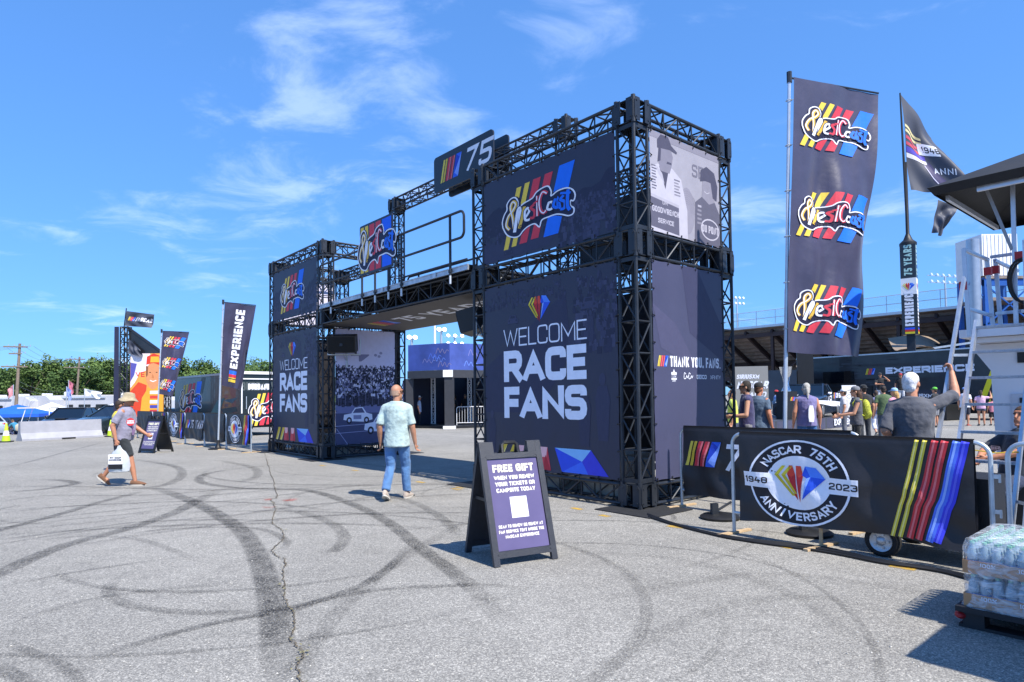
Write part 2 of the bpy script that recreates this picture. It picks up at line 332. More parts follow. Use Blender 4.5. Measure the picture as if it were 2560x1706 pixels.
    def clip(s, x0, y0, x1, y1):
        out = []
        for pts, c, l in s.p:
            for ax, lim, sg in ((0, x0, 1), (0, x1, -1), (1, y0, 1), (1, y1, -1)):
                r = []
                for i in range(len(pts)):
                    a, b = pts[i-1], pts[i]; da, db = (a[ax]-lim)*sg, (b[ax]-lim)*sg
                    if (da < 0) != (db < 0): t = da/(da-db); r.append((a[0]+(b[0]-a[0])*t, a[1]+(b[1]-a[1])*t))
                    if db >= 0: r.append(b)
                pts = r
                if len(pts) < 3: break
            if len(pts) >= 3: out.append((pts, c, l))
        s.p = out; return s
    def build(s, name, mapf, parent=None, m=None, cell=None, step=.0003, **k):
        V = []; Fc = []; C = []
        for pts, c, l in s.p:
            pts = [p for i, p in enumerate(pts) if i == 0 or (abs(p[0]-pts[i-1][0])+abs(p[1]-pts[i-1][1])) > 1e-6]
            if len(pts) < 3: continue
            n = len(V); V += [(p[0], p[1], l) for p in pts]
            tris = [tuple(range(len(pts)))] if len(pts) <= 4 else tessellate_polygon([[Vector((p[0], p[1], 0)) for p in pts]])
            for t in tris: Fc.append(tuple(n+i for i in t)); C.append(c)
        me = bpy.data.meshes.new(name); me.from_pydata(V, [], Fc)
        fa = me.attributes.new('fc', 'FLOAT_COLOR', 'FACE'); fa.data.foreach_set('color', [x for c in C for x in (*c, 1)])
        if cell:
            bm = bmesh.new(); bm.from_mesh(me); xs = [v.co.x for v in bm.verts]; ys = [v.co.y for v in bm.verts]
            for ax, lo, hi in ((0, min(xs), max(xs)), (1, min(ys), max(ys))):
                q = math.ceil(lo/cell)*cell+.00037
                while q < hi:
                    n3 = (1, 0, 0) if ax == 0 else (0, 1, 0); co = (q, 0, 0) if ax == 0 else (0, q, 0)
                    bmesh.ops.bisect_plane(bm, geom=bm.verts[:]+bm.edges[:]+bm.faces[:], dist=1e-6, plane_co=co, plane_no=n3); q += cell
            bm.to_mesh(me); bm.free()
        nl = len(me.loops); col = np.ones((nl, 4), np.float32); fcol = np.zeros(len(me.polygons)*4, np.float32); me.attributes['fc'].data.foreach_get('color', fcol); fcol = fcol.reshape(-1, 4)
        tot = np.zeros(len(me.polygons), np.int32); me.polygons.foreach_get('loop_total', tot); col = np.repeat(fcol, tot, axis=0)
        me.attributes.remove(me.attributes['fc'])
        ca = me.attributes.new('Col', 'FLOAT_COLOR', 'CORNER'); ca.data.foreach_set('color', col.ravel())
        for v in me.vertices: v.co = mapf(v.co.x, v.co.y, v.co.z*step)
        me.materials.append(m or PRINT)
        return link(name, me, parent, **k)
def flat_map(o, ux, uy, n):                     # picture plane: origin, right, up, outward normal
    o, ux, uy, n = Vector(o), Vector(ux), Vector(uy), Vector(n)
    return lambda x, y, l: o+ux*x+uy*y+n*l
YE, RD, BL, WH, NV = '#e9c84a', '#cf3a4c', '#1470ea', '#e9ebf5', '#26274a'
def art_stripes(k=1, bars=('#e6cf52', '#d8b93c', '#cf3745', '#b9303c', '#2f63e0')):     # the slanted bars mark, height 1
    a = Art()
    for x0, w, c, hi in ((0, .13, bars[0], 0), (.19, .13, bars[1], 0), (.40, .21, bars[2], 1), (.68, .21, bars[3], 1)): a.rect(x0, 0, x0+w, 1, c, 1, .28); (hi and a.rect(x0+w*.62, 0, x0+w, 1, '#e0737c', 1.5, .28))
    a.poly([(.97, 0), (1.37, 0), (1.65, 1), (1.25, 1)], bars[4], 1); a.poly([(1.1, .2), (1.37, 0), (1.65, 1), (1.52, .8)], '#7ea0f2', 1.5); a.poly([(1.1, .2), (1.52, .8), (1.25, 1), (1.13, .6)], '#1e3fb8', 1.6)
    return a
def art_diamond():                              # five-piece gem mark, about 1 wide
    a = Art()
    for i in range(2): x = -.5+.14*i; a.poly([(x, .08), (x+.16, .26), (x+.23, .26), (x+.08, .08), (x+.36-.1*i+.06, -.3+.04*i), (x+.3-.1*i+.06, -.3+.04*i)], '#e3d13e', 1); a.poly([(x, .08), (x+.08, .08), (x+.36-.1*i+.06, -.3+.04*i), (x+.3-.1*i+.06, -.3+.04*i)], '#c9b52c', 1.4)
    a.poly([(-.2, .27), (-.13, .27), (-.08, .1), (-.16, .05), (-.24, .1)], '#d8402f', 1).poly([(-.24, .1), (-.16, .05), (-.08, .1), (-.03, -.38), (-.09, -.3)], '#b8242c', 1.1)
    a.poly([(-.06, .27), (.04, .27), (.08, .1), (0, .05), (-.06, .1)], '#e04a38', 1).poly([(-.06, .1), (0, .05), (.08, .1), (.01, -.42)], '#c02b30', 1.1)
    a.poly([(.12, .27), (.32, .25), (.5, .06), (.22, .08)], '#4f86f0', 1).poly([(.12, .27), (.22, .08), (.15, .05), (.06, .1)], '#1f4fd0', 1.1).poly([(.22, .08), (.5, .06), (.06, -.36)], '#2a58d8', 1.2).poly([(.15, .05), (.22, .08), (.06, -.36)], '#8fb4fa', 1.3)
    return a
def _sm(pts, n=3): return [(p.x, p.y) for p in interp([(x, y, 0) for x, y in pts], n)]
def art_script():                               # slanted colour bars behind an outlined script, about 1 wide
    a = Art()
    for x0, w, c, y0, y1 in ((-.40, .075, YE, -.46, .44), (-.275, .075, YE, -.44, .46), (-.15, .115, RD, -.43, .47), (.02, .115, RD, -.41, .48), (.215, .21, BL, -.43, .52)): a.rect(x0+.25*y0, y0, x0+w+.25*y0, y1, c, 1, .25*(y1-y0))
    px = [(402,340),(404,312),(420,283),(436,268),(440,242),(462,226),(484,232),(494,258),(492,285),(520,280),(558,279),(578,262),(608,256),(630,262),(636,290),(632,308),(662,300),(700,306),(722,326),(728,352),(718,372),(706,366),(702,386),(714,404),(708,424),(688,424),(664,406),(640,392),(610,386),(580,384),(566,410),(550,386),(520,386),(495,396),(470,412),(440,404),(415,380)]
    rot = R(9)
    def T(p): x, y = (p[0]-562)/318, -(p[1]-335)/318; return (x*math.cos(rot)-y*math.sin(rot), x*math.sin(rot)+y*math.cos(rot))
    o = _sm([T(p) for p in px+[px[0]]], 4)[:-1]
    oc = (sum(p[0] for p in o)/len(o), sum(p[1] for p in o)/len(o))
    def grow(e): return [(x+e*(x-oc[0])/(math.hypot(x-oc[0], y-oc[1])+.01), y+e*(y-oc[1])/(math.hypot(x-oc[0], y-oc[1])+.01)) for x, y in o]
    a.poly(o, '#1b1c3c', 2); a.stroke(grow(.006), .05, '#1b1c3c', 2.6, True); a.stroke(grow(.03), .019, WH, 3.3, True)
    def st(pts, w, c, l): a.stroke(_sm([T(p) for p in pts], 5), w/318, c, l)
    def both(pts, w, c, l, hi=None):
        st(pts, w+7, '#1b1c3c', l); st(pts, w, c, l+.5)
        if hi: st([(x-w*.18, y-1) for x, y in pts], w*.34, hi, l+1)
    both([(424,366),(412,338),(430,300),(458,282),(476,258),(464,240),(448,262),(450,320),(446,388)], 15, '#e0b548', 4.2, WH); both([(446,390),(464,338),(482,292),(490,296),(474,380)], 16, WH, 5.6); both([(472,382),(496,334),(514,290)], 15, '#e0b548', 7)
    both([(510,344),(532,324),(528,306),(512,316),(508,356),(534,364)], 11, WH, 8); both([(560,304),(542,312),(556,336),(548,362),(530,358)], 12, RD, 9.2); both([(580,272),(566,366)], 13, RD, 10.4, WH); st([(556,300),(596,292)], 9, RD, 11.8)
    both([(626,284),(608,268),(588,298),(584,344),(598,366),(616,350)], 15, RD, 12, WH); both([(626,328),(614,354),(632,364),(640,336),(624,330)], 10, WH, 13.2); both([(656,326),(642,354),(658,370),(666,334),(668,382)], 12, BL, 14.2); both([(692,330),(676,342),(692,362),(684,388),(668,384)], 12, BL, 15.4); both([(714,314),(700,380),(706,408)], 14, BL, 16.6); st([(680,314),(722,334)], 10, BL, 18)
    for i, ch in enumerate('CUSTOMS'): q = T((482+i*25, 374+(i-3)**2*.4)); a.text(ch, q[0], q[1]-.02, .045, '#15162c', .2, 1.2, al='c', l=19)
    return a
SCRIPT = art_script(); STRIPES = art_stripes(); DIAMOND = art_diamond()
def art_seal():                                 # oval anniversary seal, about 1 wide and 1 high
    a = Art(); a.ell(0, 0, .5, .5, '#1d1d27', .5, 40); a.ring(0, 0, .49, .49, .022, WH, 1.2); a.ell(0, 0, .315, .315, WH, 1, 36)
    a.rect(-.56, -.09, -.27, .09, WH, 1.6).rect(.27, -.09, .56, .09, WH, 1.6)
    a.arctext('NASCAR 75TH', 0, 0, .345, .345, 152, 28, .095, WH, .2, .85, 1.8); a.arctext('ANNIVERSARY', 0, 0, .44, .44, 208, 332, .095, WH, .2, .85, 1.8, True)
    a.text('1948', -.425, -.038, .075, '#1d1d27', .19, 1, al='c', l=2.6); a.text('2023', .425, -.038, .075, '#1d1d27', .19, 1, al='c', l=2.6)
    a.put(DIAMOND, .01, .03, .5, .62, l=2); return a
SEAL = art_seal()
def crowd(a, x0, y0, x1, y1, n, cols, r, rnd, l=1):
    for i in range(n):
        y = y1-(y1-y0)*(i/n); x = rnd.uniform(x0, x1); k = r*(.7+.6*(y1-y)/(y1-y0)); c = rnd.choice(cols); q = l+(i % 17)*.25
        a.poly([(x-k, y-k*3), (x+k, y-k*3), (x+k*1.1, y-k*.6), (x-k*1.1, y-k*.6)], c, q); a.ell(x, y, k*.55, k*.7, rnd.choice(cols), q+.1, 6)
def ghost_car(a, x, y, k, c, c2, l=1):
    a.poly([(x-k, y), (x+k, y), (x+k*1.02, y+k*.5), (x+k*.75, y+k*.62), (x+k*.6, y+k*1.05), (x-k*.6, y+k*1.05), (x-k*.75, y+k*.62), (x-k*1.02, y+k*.5)], c, l); a.poly([(x-k*.5, y+k*.66), (x+k*.5, y+k*.66), (x+k*.42, y+k*.97), (x-k*.42, y+k*.97)], c2, l+.4)
    a.rect(x-k*.95, y-k*.15, x-k*.6, y, c2, l+.3).rect(x+k*.6, y-k*.15, x+k*.95, y, c2, l+.3); a.ell(x-k*.7, y+k*.35, k*.16, k*.14, c2, l+.4, 8).ell(x+k*.7, y+k*.35, k*.16, k*.14, c2, l+.4, 8)
# ------------------------------------------------------------------ ground
def zg(x, y):                                    # the lot falls away towards the campers
    if y <= 1: return 0
    return -(.8*smooth01(30, 48, y)+.75*smooth01(46, 90, y))*smooth01(.16, .42, -x/y)
def ground_mat():
    m = bpy.data.materials.new('worn_asphalt'); m.use_nodes = True; nt = m.node_tree; b = nt.nodes['Principled BSDF']; L = nt.links.new
    tc = nt.nodes.new('ShaderNodeTexCoord')
    def N(t, **k):
        n = nt.nodes.new(t)
        for a, c in k.items(): n.inputs[a].default_value = c
        return n
    v = N('ShaderNodeTexVoronoi', Scale=125.0); L(tc.outputs['Object'], v.inputs['Vector'])
    r = nt.nodes.new('ShaderNodeValToRGB'); e = r.color_ramp.elements; e[0].position = 0; e[0].color = (.15, .145, .133, 1); e[1].position = 1; e[1].color = (.46, .437, .385, 1)
    e = r.color_ramp.elements.new(.45); e.color = (.235, .226, .206, 1); e = r.color_ramp.elements.new(.8); e.color = (.305, .293, .264, 1)
    sp = nt.nodes.new('ShaderNodeSeparateColor'); L(v.outputs['Color'], sp.inputs[0]); L(sp.outputs[0], r.inputs[0])
    n1 = N('ShaderNodeTexNoise', Scale=.35, Detail=6.0, Roughness=.65); L(tc.outputs['Object'], n1.inputs['Vector'])
    n3 = N('ShaderNodeTexNoise', Scale=3.5, Detail=5.0, Roughness=.7); L(tc.outputs['Object'], n3.inputs['Vector'])
    n5 = N('ShaderNodeTexNoise', Scale=33.0, Detail=2.0, Roughness=.7); L(tc.outputs['Object'], n5.inputs['Vector'])
    m1 = N('ShaderNodeMapRange'); m1.inputs[1].default_value = .3; m1.inputs[2].default_value = .7; m1.inputs[3].default_value = .84; m1.inputs[4].default_value = 1.14; L(n1.outputs[0], m1.inputs[0])
    m3 = N('ShaderNodeMapRange'); m3.inputs[1].default_value = .3; m3.inputs[2].default_value = .7; m3.inputs[3].default_value = .9; m3.inputs[4].default_value = 1.09; L(n3.outputs[0], m3.inputs[0])
    m5 = N('ShaderNodeMapRange'); m5.inputs[1].default_value = .3; m5.inputs[2].default_value = .7; m5.inputs[3].default_value = .86; m5.inputs[4].default_value = 1.14; L(n5.outputs[0], m5.inputs[0])
    mm = nt.nodes.new('ShaderNodeMath'); mm.operation = 'MULTIPLY'; L(m1.outputs[0], mm.inputs[0]); L(m3.outputs[0], mm.inputs[1])
    m2 = nt.nodes.new('ShaderNodeMath'); m2.operation = 'MULTIPLY'; L(mm.outputs[0], m2.inputs[0]); L(m5.outputs[0], m2.inputs[1])
    mx = nt.nodes.new('ShaderNodeMixRGB'); mx.blend_type = 'MULTIPLY'; mx.inputs[0].default_value = 1; L(r.outputs[0], mx.inputs[1]); L(m2.outputs[0], mx.inputs[2]); L(mx.outputs[0], b.inputs['Base Color'])
    bp = N('ShaderNodeBump', Strength=.45, Distance=.006); L(v.outputs['Distance'], bp.inputs['Height']); bp.invert = True; L(bp.outputs[0], b.inputs['Normal'])
    b.inputs['Roughness'].default_value = .9; b.inputs['Specular IOR Level'].default_value = .25
    return m
_xs = [-3000, -1200, -500, -250, -160, -120]+list(range(-100, 41, 4))+[60, 90, 150, 300, 800, 3000]
_ys = [-300, -60, -20, 0]+list(range(4, 101, 4))+[110, 130, 170, 250, 400, 800, 1600, 3500]
gm = MB(); gm.add([(x, y, zg(x, y)) for y in _ys for x in _xs], [(j*len(_xs)+i, j*len(_xs)+i+1, (j+1)*len(_xs)+i+1, (j+1)*len(_xs)+i) for j in range(len(_ys)-1) for i in range(len(_xs)-1)])
ground = gm.build('ground', ground_mat(), smooth=True, kind='structure')

def strip_mat(name, col, rough=.75, lo=.32, hi=.62, sc=60):
    m = bpy.data.materials.new(name); m.use_nodes = True; nt = m.node_tree; b = nt.nodes['Principled BSDF']
    b.inputs['Base Color'].default_value = (*lin(col), 1); b.inputs['Roughness'].default_value = rough; b.inputs['Specular IOR Level'].default_value = .2
    a = nt.nodes.new('ShaderNodeVertexColor'); a.layer_name = 'Col'; tc = nt.nodes.new('ShaderNodeTexCoord'); nz = nt.nodes.new('ShaderNodeTexNoise'); nz.inputs['Scale'].default_value = sc; nz.inputs['Detail'].default_value = 3
    n2 = nt.nodes.new('ShaderNodeTexNoise'); n2.inputs['Scale'].default_value = 4; n2.inputs['Detail'].default_value = 4; nt.links.new(tc.outputs['Object'], n2.inputs['Vector'])
    mr = nt.nodes.new('ShaderNodeMapRange'); mr.inputs[1].default_value = lo; mr.inputs[2].default_value = hi; nt.links.new(tc.outputs['Object'], nz.inputs['Vector']); nt.links.new(nz.outputs[0], mr.inputs[0])
    m2 = nt.nodes.new('ShaderNodeMapRange'); m2.inputs[1].default_value = .3; m2.inputs[2].default_value = .65; m2.inputs[3].default_value = .45; nt.links.new(n2.outputs[0], m2.inputs[0])
    mu = nt.nodes.new('ShaderNodeMath'); mu.operation = 'MULTIPLY'; sp = nt.nodes.new('ShaderNodeSeparateColor'); nt.links.new(a.outputs[0], sp.inputs[0]); nt.links.new(sp.outputs[0], mu.inputs[0]); nt.links.new(mr.outputs[0], mu.inputs[1])
    m3 = nt.nodes.new('ShaderNodeMath'); m3.operation = 'MULTIPLY'; nt.links.new(mu.outputs[0], m3.inputs[0]); nt.links.new(m2.outputs[0], m3.inputs[1]); nt.links.new(m3.outputs[0], b.inputs['Alpha'])
    return m
M_SKID = strip_mat('tyre_mark_rubber', '#2a2a2c', lo=.36, hi=.6, sc=85); M_YEL = strip_mat('worn_yellow_paint', '#cfa63a', lo=.25, hi=.5); M_REDP = strip_mat('red_spray_paint', '#d8503e', lo=.35, hi=.6); M_WLINE = strip_mat('worn_white_line', '#c9ccd0', lo=.3, hi=.55)
_skn = [0]
def strip(name, path, w, strength, m, n=10, fade=.18):
    pts = interp([(p.x, p.y, 0) for p in path], n); _skn[0] += 1; z = .003+.0006*(_skn[0] % 9)
    prof = ((-1, 0), (-.72, .75), (-.25, 1), (.25, .85), (.72, .8), (1, 0)); V = []; C = []; k = len(pts)
    for i, p in enumerate(pts):
        d = (pts[min(i+1, k-1)]-pts[max(i-1, 0)]); d.z = 0; d.normalize(); nn = Vector((-d.y, d.x, 0)); t = i/(k-1); f = min(1, t/fade, (1-t)/fade) if fade else 1
        for q, c in prof: V.append(p+nn*q*w/2+Vector((0, 0, z))); C.append(c*f*strength)
    np_ = len(prof); me = bpy.data.meshes.new(name); me.from_pydata([tuple(v) for v in V], [], [(i*np_+j, i*np_+j+1, (i+1)*np_+j+1, (i+1)*np_+j) for i in range(k-1) for j in range(np_-1)])
    ca = me.attributes.new('Col', 'FLOAT_COLOR', 'POINT'); ca.data.foreach_set('color', [x for c in C for x in (c, c, c, 1)]); me.materials.append(m)
    return link(name, me, ground)
def q8(l): return [gp(x*.51, 1000+y*.51) for x, y in l]
for pts, w, st in [
    ([(700,420),(820,452),(980,515),(1110,590),(1200,660),(1265,770),(1310,900),(1340,1050),(1360,1200),(1372,1420)], .27, .85),
    ([(-60,880),(0,850),(300,720),(600,640),(840,560),(960,500),(1090,435)], .27, .75), ([(-60,660),(0,640),(300,560),(500,500),(720,445)], .33, .72),
    ([(1500,306),(1150,340),(1010,365),(975,388),(1010,412),(1200,435),(1500,445),(1720,510),(1900,600),(2050,720),(2200,830),(2353,960),(2480,1100)], .36, .8),
    ([(1700,440),(1980,490),(2150,570),(2260,680)], .3, .5), ([(380,1300),(700,1190),(1000,1110),(1300,1050),(1600,980),(1900,930),(2353,910),(2600,930)], .2, .62),
    ([(1300,520),(1500,560),(1630,610),(1685,670),(1650,735),(1560,748)], .32, .55), ([(-40,694),(300,650),(700,600),(1100,590),(1500,600)], .17, .6), ([(640,655),(900,630),(1250,630),(1400,690),(1380,740)], .2, .55),
    ([(-20,456),(200,440),(330,420),(372,408),(300,395),(180,392)], .42, .75), ([(640,290),(850,325),(890,372),(800,420),(640,436)], .4, .6), ([(1060,296),(1230,330),(1262,372),(1180,404)], .4, .5),
    ([(-20,546),(400,520),(900,500),(1300,510),(1650,545)], .2, .62), ([(-20,1300),(120,1384),(200,1460)], .2, .6), ([(40,1200),(300,1300),(420,1420)], .16, .45), ([(2020,700),(1900,830),(1750,920),(1500,1010),(1300,1090)], .22, .6),
    ([(-20,430),(300,425),(700,436),(1100,440),(1600,420)], .3, .5), ([(0,330),(120,310),(300,262),(520,205)], .16, .8), ([(2353,560),(2000,760),(1700,1000),(1500,1250),(1420,1420)], .3, .34), ([(200,690),(420,670),(700,690),(1000,800)], .2, .35),
    ([(0,1120),(400,990),(800,930),(1200,900)], .2, .3), ([(1600,300),(1900,330),(2100,380),(2280,460)], .34, .35), ([(0,500),(260,470),(640,470),(1000,450),(1400,400)], .22, .5)]:
    strip('skid_mark', q8(pts), w*.55 if w != .27 else w*.9, st*.9, M_SKID)
for pts in [[(2200,1640),(1960,1480),(1700,1400),(1420,1380)], [(2380,1500),(2100,1450),(1850,1440),(1500,1500)], [(1500,1690),(1700,1560),(1900,1500),(2150,1500)]]:
    strip('skid_mark', [gp(*p) for p in pts], .16, .18, M_SKID)
rs_ = random.Random(17)
for i in range(34):                               # fainter loops left by cars turning on the lot
    c = gp(rs_.uniform(-200, 1500), rs_.uniform(1130, 1560)); r0 = rs_.uniform(1.2, 5.5); a0 = rs_.uniform(0, 6.3); sp = rs_.uniform(.8, 2.6); e = rs_.uniform(.6, 1); f = rs_.choice((0, 0, .9))
    for dr in (0, 1.45)[:2 if i % 3 == 0 else 1]: strip('skid_mark', [c+Vector(((r0+dr+f*k/9)*math.cos(a0+sp*k/9), (r0+dr)*e*math.sin(a0+sp*k/9), 0)) for k in range(10)], rs_.uniform(.05, .15), rs_.uniform(.22, .5), M_SKID, 5, .3)
rn = random.Random(3); ck = interp([tuple(p) for p in q8([(1298,262),(1320,340),(1345,420),(1355,480),(1330,490),(1350,530),(1335,600),(1380,640),(1390,685),(1335,740),(1370,775),(1400,790),(1385,850),(1395,930),(1405,1000),(1435,1040),(1440,1100),(1430,1180),(1465,1220),(1490,1255),(1455,1310),(1475,1384),(1490,1450)])], 9)
cm = MB(); cv = []
for i, p in enumerate(ck):
    d = (ck[min(i+1, len(ck)-1)]-ck[max(i-1, 0)]).normalized(); nn = Vector((-d.y, d.x, 0)); w = rn.uniform(.002, .008); j = rn.uniform(-.014, .014); cv += [(p+nn*(j-w))+Vector((0, 0, .011)), (p+nn*(j+w))+Vector((0, 0, .011))]
cm.add(cv, [(2*i, 2*i+1, 2*i+3, 2*i+2) for i in range(len(ck)-1)]); cm.build('pavement_crack', mat('crack_dirt', '#5d5444', .95, 0, .5, 30), ground)
cm = MB(); cv = []
for i in range(45):                               # dry weeds and grit caught in the crack
    p = rn.choice(ck); p = p+Vector((rn.gauss(0, .02), rn.gauss(0, .02), .012)); a = rn.uniform(0, 6); s = rn.uniform(.006, .018)
    cm.add([p+Vector((math.cos(a+k*2.1)*s, math.sin(a+k*2.1)*s, rn.uniform(0, .012))) for k in range(3)], [(0, 1, 2)])
cm.build('crack_weeds', mat('dry_weed', '#7d7858', .9, 0, .3, 20), ground, kind='stuff')
for u0, v0, u1, v1 in [(1428,1270,1455,1275),(1667,1315,1711,1322),(1930,1361,1984,1373),(2221,1415,2291,1427),(1130,1222,1150,1226),(1040,1205,1062,1208),(880,1176,896,1178),(800,1164,812,1166),(1140,1218,1160,1222),(1500,1288,1525,1293)]:
    a, b = gp(u0, v0), gp(u1, v1); strip('paint_mark', [a, (a+b)/2, b], .11, .95, M_YEL, 4, .1)
for u0, v0, u1, v1, w in [(712,1250,738,1247,.16),(664,1249,676,1247,.1),(655,1268,690,1267,.06)]: strip('paint_mark', [gp(u0, v0), gp((u0+u1)/2, v0+2), gp(u1, v1)], w, .8, M_REDP, 4, .3)
strip('paint_mark', [gp(1050,1177), gp(1110,1171), gp(1172,1164)], .05, .7, M_WLINE, 6, .1)
cm = MB()
for i in range(420):                              # loose grit and litter specks
    u, v = rn.uniform(0, 2560), 1120+586*rn.random()**.7; p = gp(u, v); s = rn.uniform(.004, .011); a = rn.uniform(0, 6)
    cm.add([p+Vector((math.cos(a)*s, math.sin(a)*s, .002)), p+Vector((math.cos(a+2)*s, math.sin(a+2)*s, .002)), p+Vector((math.cos(a+4)*s, math.sin(a+4)*s, .002)), p+Vector((0, 0, s*.9))], [(0, 1, 3), (1, 2, 3), (2, 0, 3)])
cm.build('loose_grit', mat('pale_grit', '#b3b0a8', .9, 0, .4, 3), ground, kind='stuff')

# ------------------------------------------------------------------ entrance gateway
gate = thing('entrance_gateway', 'black truss entrance gateway with two banner towers and a walkway bridge between them', 'gateway', GO, YA)
TW = .35
def truss(mb, p, q, side, up, w=TW, h=None, n=None, rc=.026, rb=.013):
    p, q, side, up = Vector(p), Vector(q), Vector(side), Vector(up); h = h or w; L = (q-p).length; n = n or max(2, round(L/.42))
    def c(t, i, j): return p.lerp(q, t)+side*(i*(w/2-rc))+up*(j*(h/2-rc))
    for i in (-1, 1):
        for j in (-1, 1): mb.cyl(c(0, i, j), c(1, i, j), rc, n=8)
    for k in range(n):
        t0, t1 = k/n, (k+1)/n
        for (a0, a1) in (((-1, -1), (1, -1)), ((1, -1), (1, 1)), ((1, 1), (-1, 1)), ((-1, 1), (-1, -1))):
            if k % 2: a0, a1 = a1, a0
            mb.cyl(c(t0, *a0), c(t1, *a1), rb, n=6, cap=False)
            if k: mb.cyl(c(t0, *a0), c(t0, *a1), rb, n=6, cap=False)
    for t in (0.0, 1.0):
        e = .022/L; t2 = t+(e if t == 0 else -e)
        for (a0, a1) in (((-1, -1), (1, -1)), ((1, -1), (1, 1)), ((1, 1), (-1, 1)), ((-1, 1), (-1, -1))): mb.bar(c(t2, *a0), c(t2, *a1), .05 if abs((q-p).normalized().z) < .5 else .012, .012 if abs((q-p).normalized().z) < .5 else .06, (0, 0, 1))
def block(x, y, z0, z1):
    mb = MB(); w = TW+.03; pw = .125; t = .012
    for s in (-1, 1):
        for k in (-1, 1):
            for (ax) in (0, 1):
                c = (x+k*(w/2-pw/2-.02), y+s*w/2) if ax == 0 else (x+s*w/2, y+k*(w/2-pw/2-.02)); d = (pw, t) if ax == 0 else (t, pw); zz0, zz1 = z0+.03, z1-.03
                o = [(-pw/2, zz0+.05), (-pw/2+.03, zz0), (pw/2-.01, zz0), (pw/2-.01, zz1), (-pw/2+.03, zz1), (-pw/2, zz1-.05)]
                o = [(a*(-k), b) for a, b in o]
                if ax == 0: mb.prism([(c[0]+a, b) for a, b in o], c[1]-t/2, c[1]+t/2, 1)
                else: mb.prism([(c[1]+a, b) for a, b in o], c[0]-t/2, c[0]+t/2, 0)
    for s in (-1, 1):
        for k in (-1, 1): mb.cyl((x+s*(w/2-.035), y+k*(w/2-.035), z0), (x+s*(w/2-.035), y+k*(w/2-.035), z1), .033, n=8)
    for zz in (z0+.035, z1-.035): mb.box((x, y, zz), (w-.06, w-.06, .012))
    for zz in (z0+.08, z1-.08):
        for s in (-1, 1):
            for k in (-1, 1): mb.cyl((x+k*(w/2-.06), y+s*(w/2), zz), (x+k*(w/2-.06), y+s*(w/2+.014), zz), .014, n=6); mb.cyl((x+s*(w/2), y+k*(w/2-.06), zz), (x+s*(w/2+.014), y+k*(w/2-.06), zz), .014, n=6)
    mb.build('corner_block', M_BLACKMETAL, gate)
A1, A2, A3, BW, TT = 3.80, 10.34, 14.25, 2.52, 5.82
Z0, Z1, Z2, Z3, TG = .37, 3.53, 3.94, 5.43, 7.36
hw = TW/2
for a0, a1 in ((0, A1), (A2, A3)):
    for a in (a0+hw, a1-hw):
        for b in (hw, BW-hw):
            m = MB(); truss(m, (b, a, Z0), (b, a, Z1), (1, 0, 0), (0, 1, 0), n=7); m.build('truss_column', M_BLACKMETAL, gate, smooth=True)
            tall = b > 1 and a in (A1-hw, A2+hw)
            block(b, a, 0.012, Z0); block(b, a, Z1, Z2)
            m = MB(); truss(m, (b, a, Z2), (b, a, Z3 if not tall else TG-.38), (1, 0, 0), (0, 1, 0), n=4 if not tall else 8); m.build('truss_column', M_BLACKMETAL, gate, smooth=True)
            if tall: block(b, a, TG-.38, TG)
            else: block(b, a, Z3, TT)
    for lo, hi in ((.03, Z0-.02), (Z1+.01, Z2-.01), (Z3+.01, TT-.02)):
        zc, hh = (lo+hi)/2, hi-lo
        for b in (hw, BW-hw): m = MB(); truss(m, (b, a0+TW+.02, zc), (b, a1-TW-.02, zc), (1, 0, 0), (0, 0, 1), h=hh, n=8); m.build('truss_beam', M_BLACKMETAL, gate, smooth=True)
        for a in (a0+hw, a1-hw): m = MB(); truss(m, (TW+.02, a, zc), (BW-TW-.02, a, zc), (0, 1, 0), (0, 0, 1), h=hh, n=5); m.build('truss_beam', M_BLACKMETAL, gate, smooth=True)
for b in (hw, BW-hw): m = MB(); truss(m, (b, A1+.02, 3.735), (b, A2-.02, 3.735), (1, 0, 0), (0, 0, 1), h=.39, n=14); m.build('truss_beam', M_BLACKMETAL, gate, smooth=True)
m = MB(); truss(m, (BW-hw, A1+.02, TG-.19), (BW-hw, A2-.02, TG-.19), (1, 0, 0), (0, 0, 1), h=.34, n=16); m.build('truss_beam', M_BLACKMETAL, gate, smooth=True)
for b, a, l, w in [(-.12, -.18, 1.5, .7), (-.1, A1-.35, 1.3, .6), (BW-.2, -.1, 1.2, .6), (BW-.2, A1-.3, 1.2, .6), (-.12, A2+.0, 1.5, .62), (-.1, A3-.2, 1.2, .7), (BW-.2, A2+.1, 1.3, .6), (BW-.2, A3-.2, 1.2, .6)]:
    m = MB(); m.box((b+.25, a+.2, .006), (w+.3, .62, .012)) if False else m.box((b+.2, a+.2, .007), (.95, .95, .012)); m.build('base_plate', M_PLATE, gate)
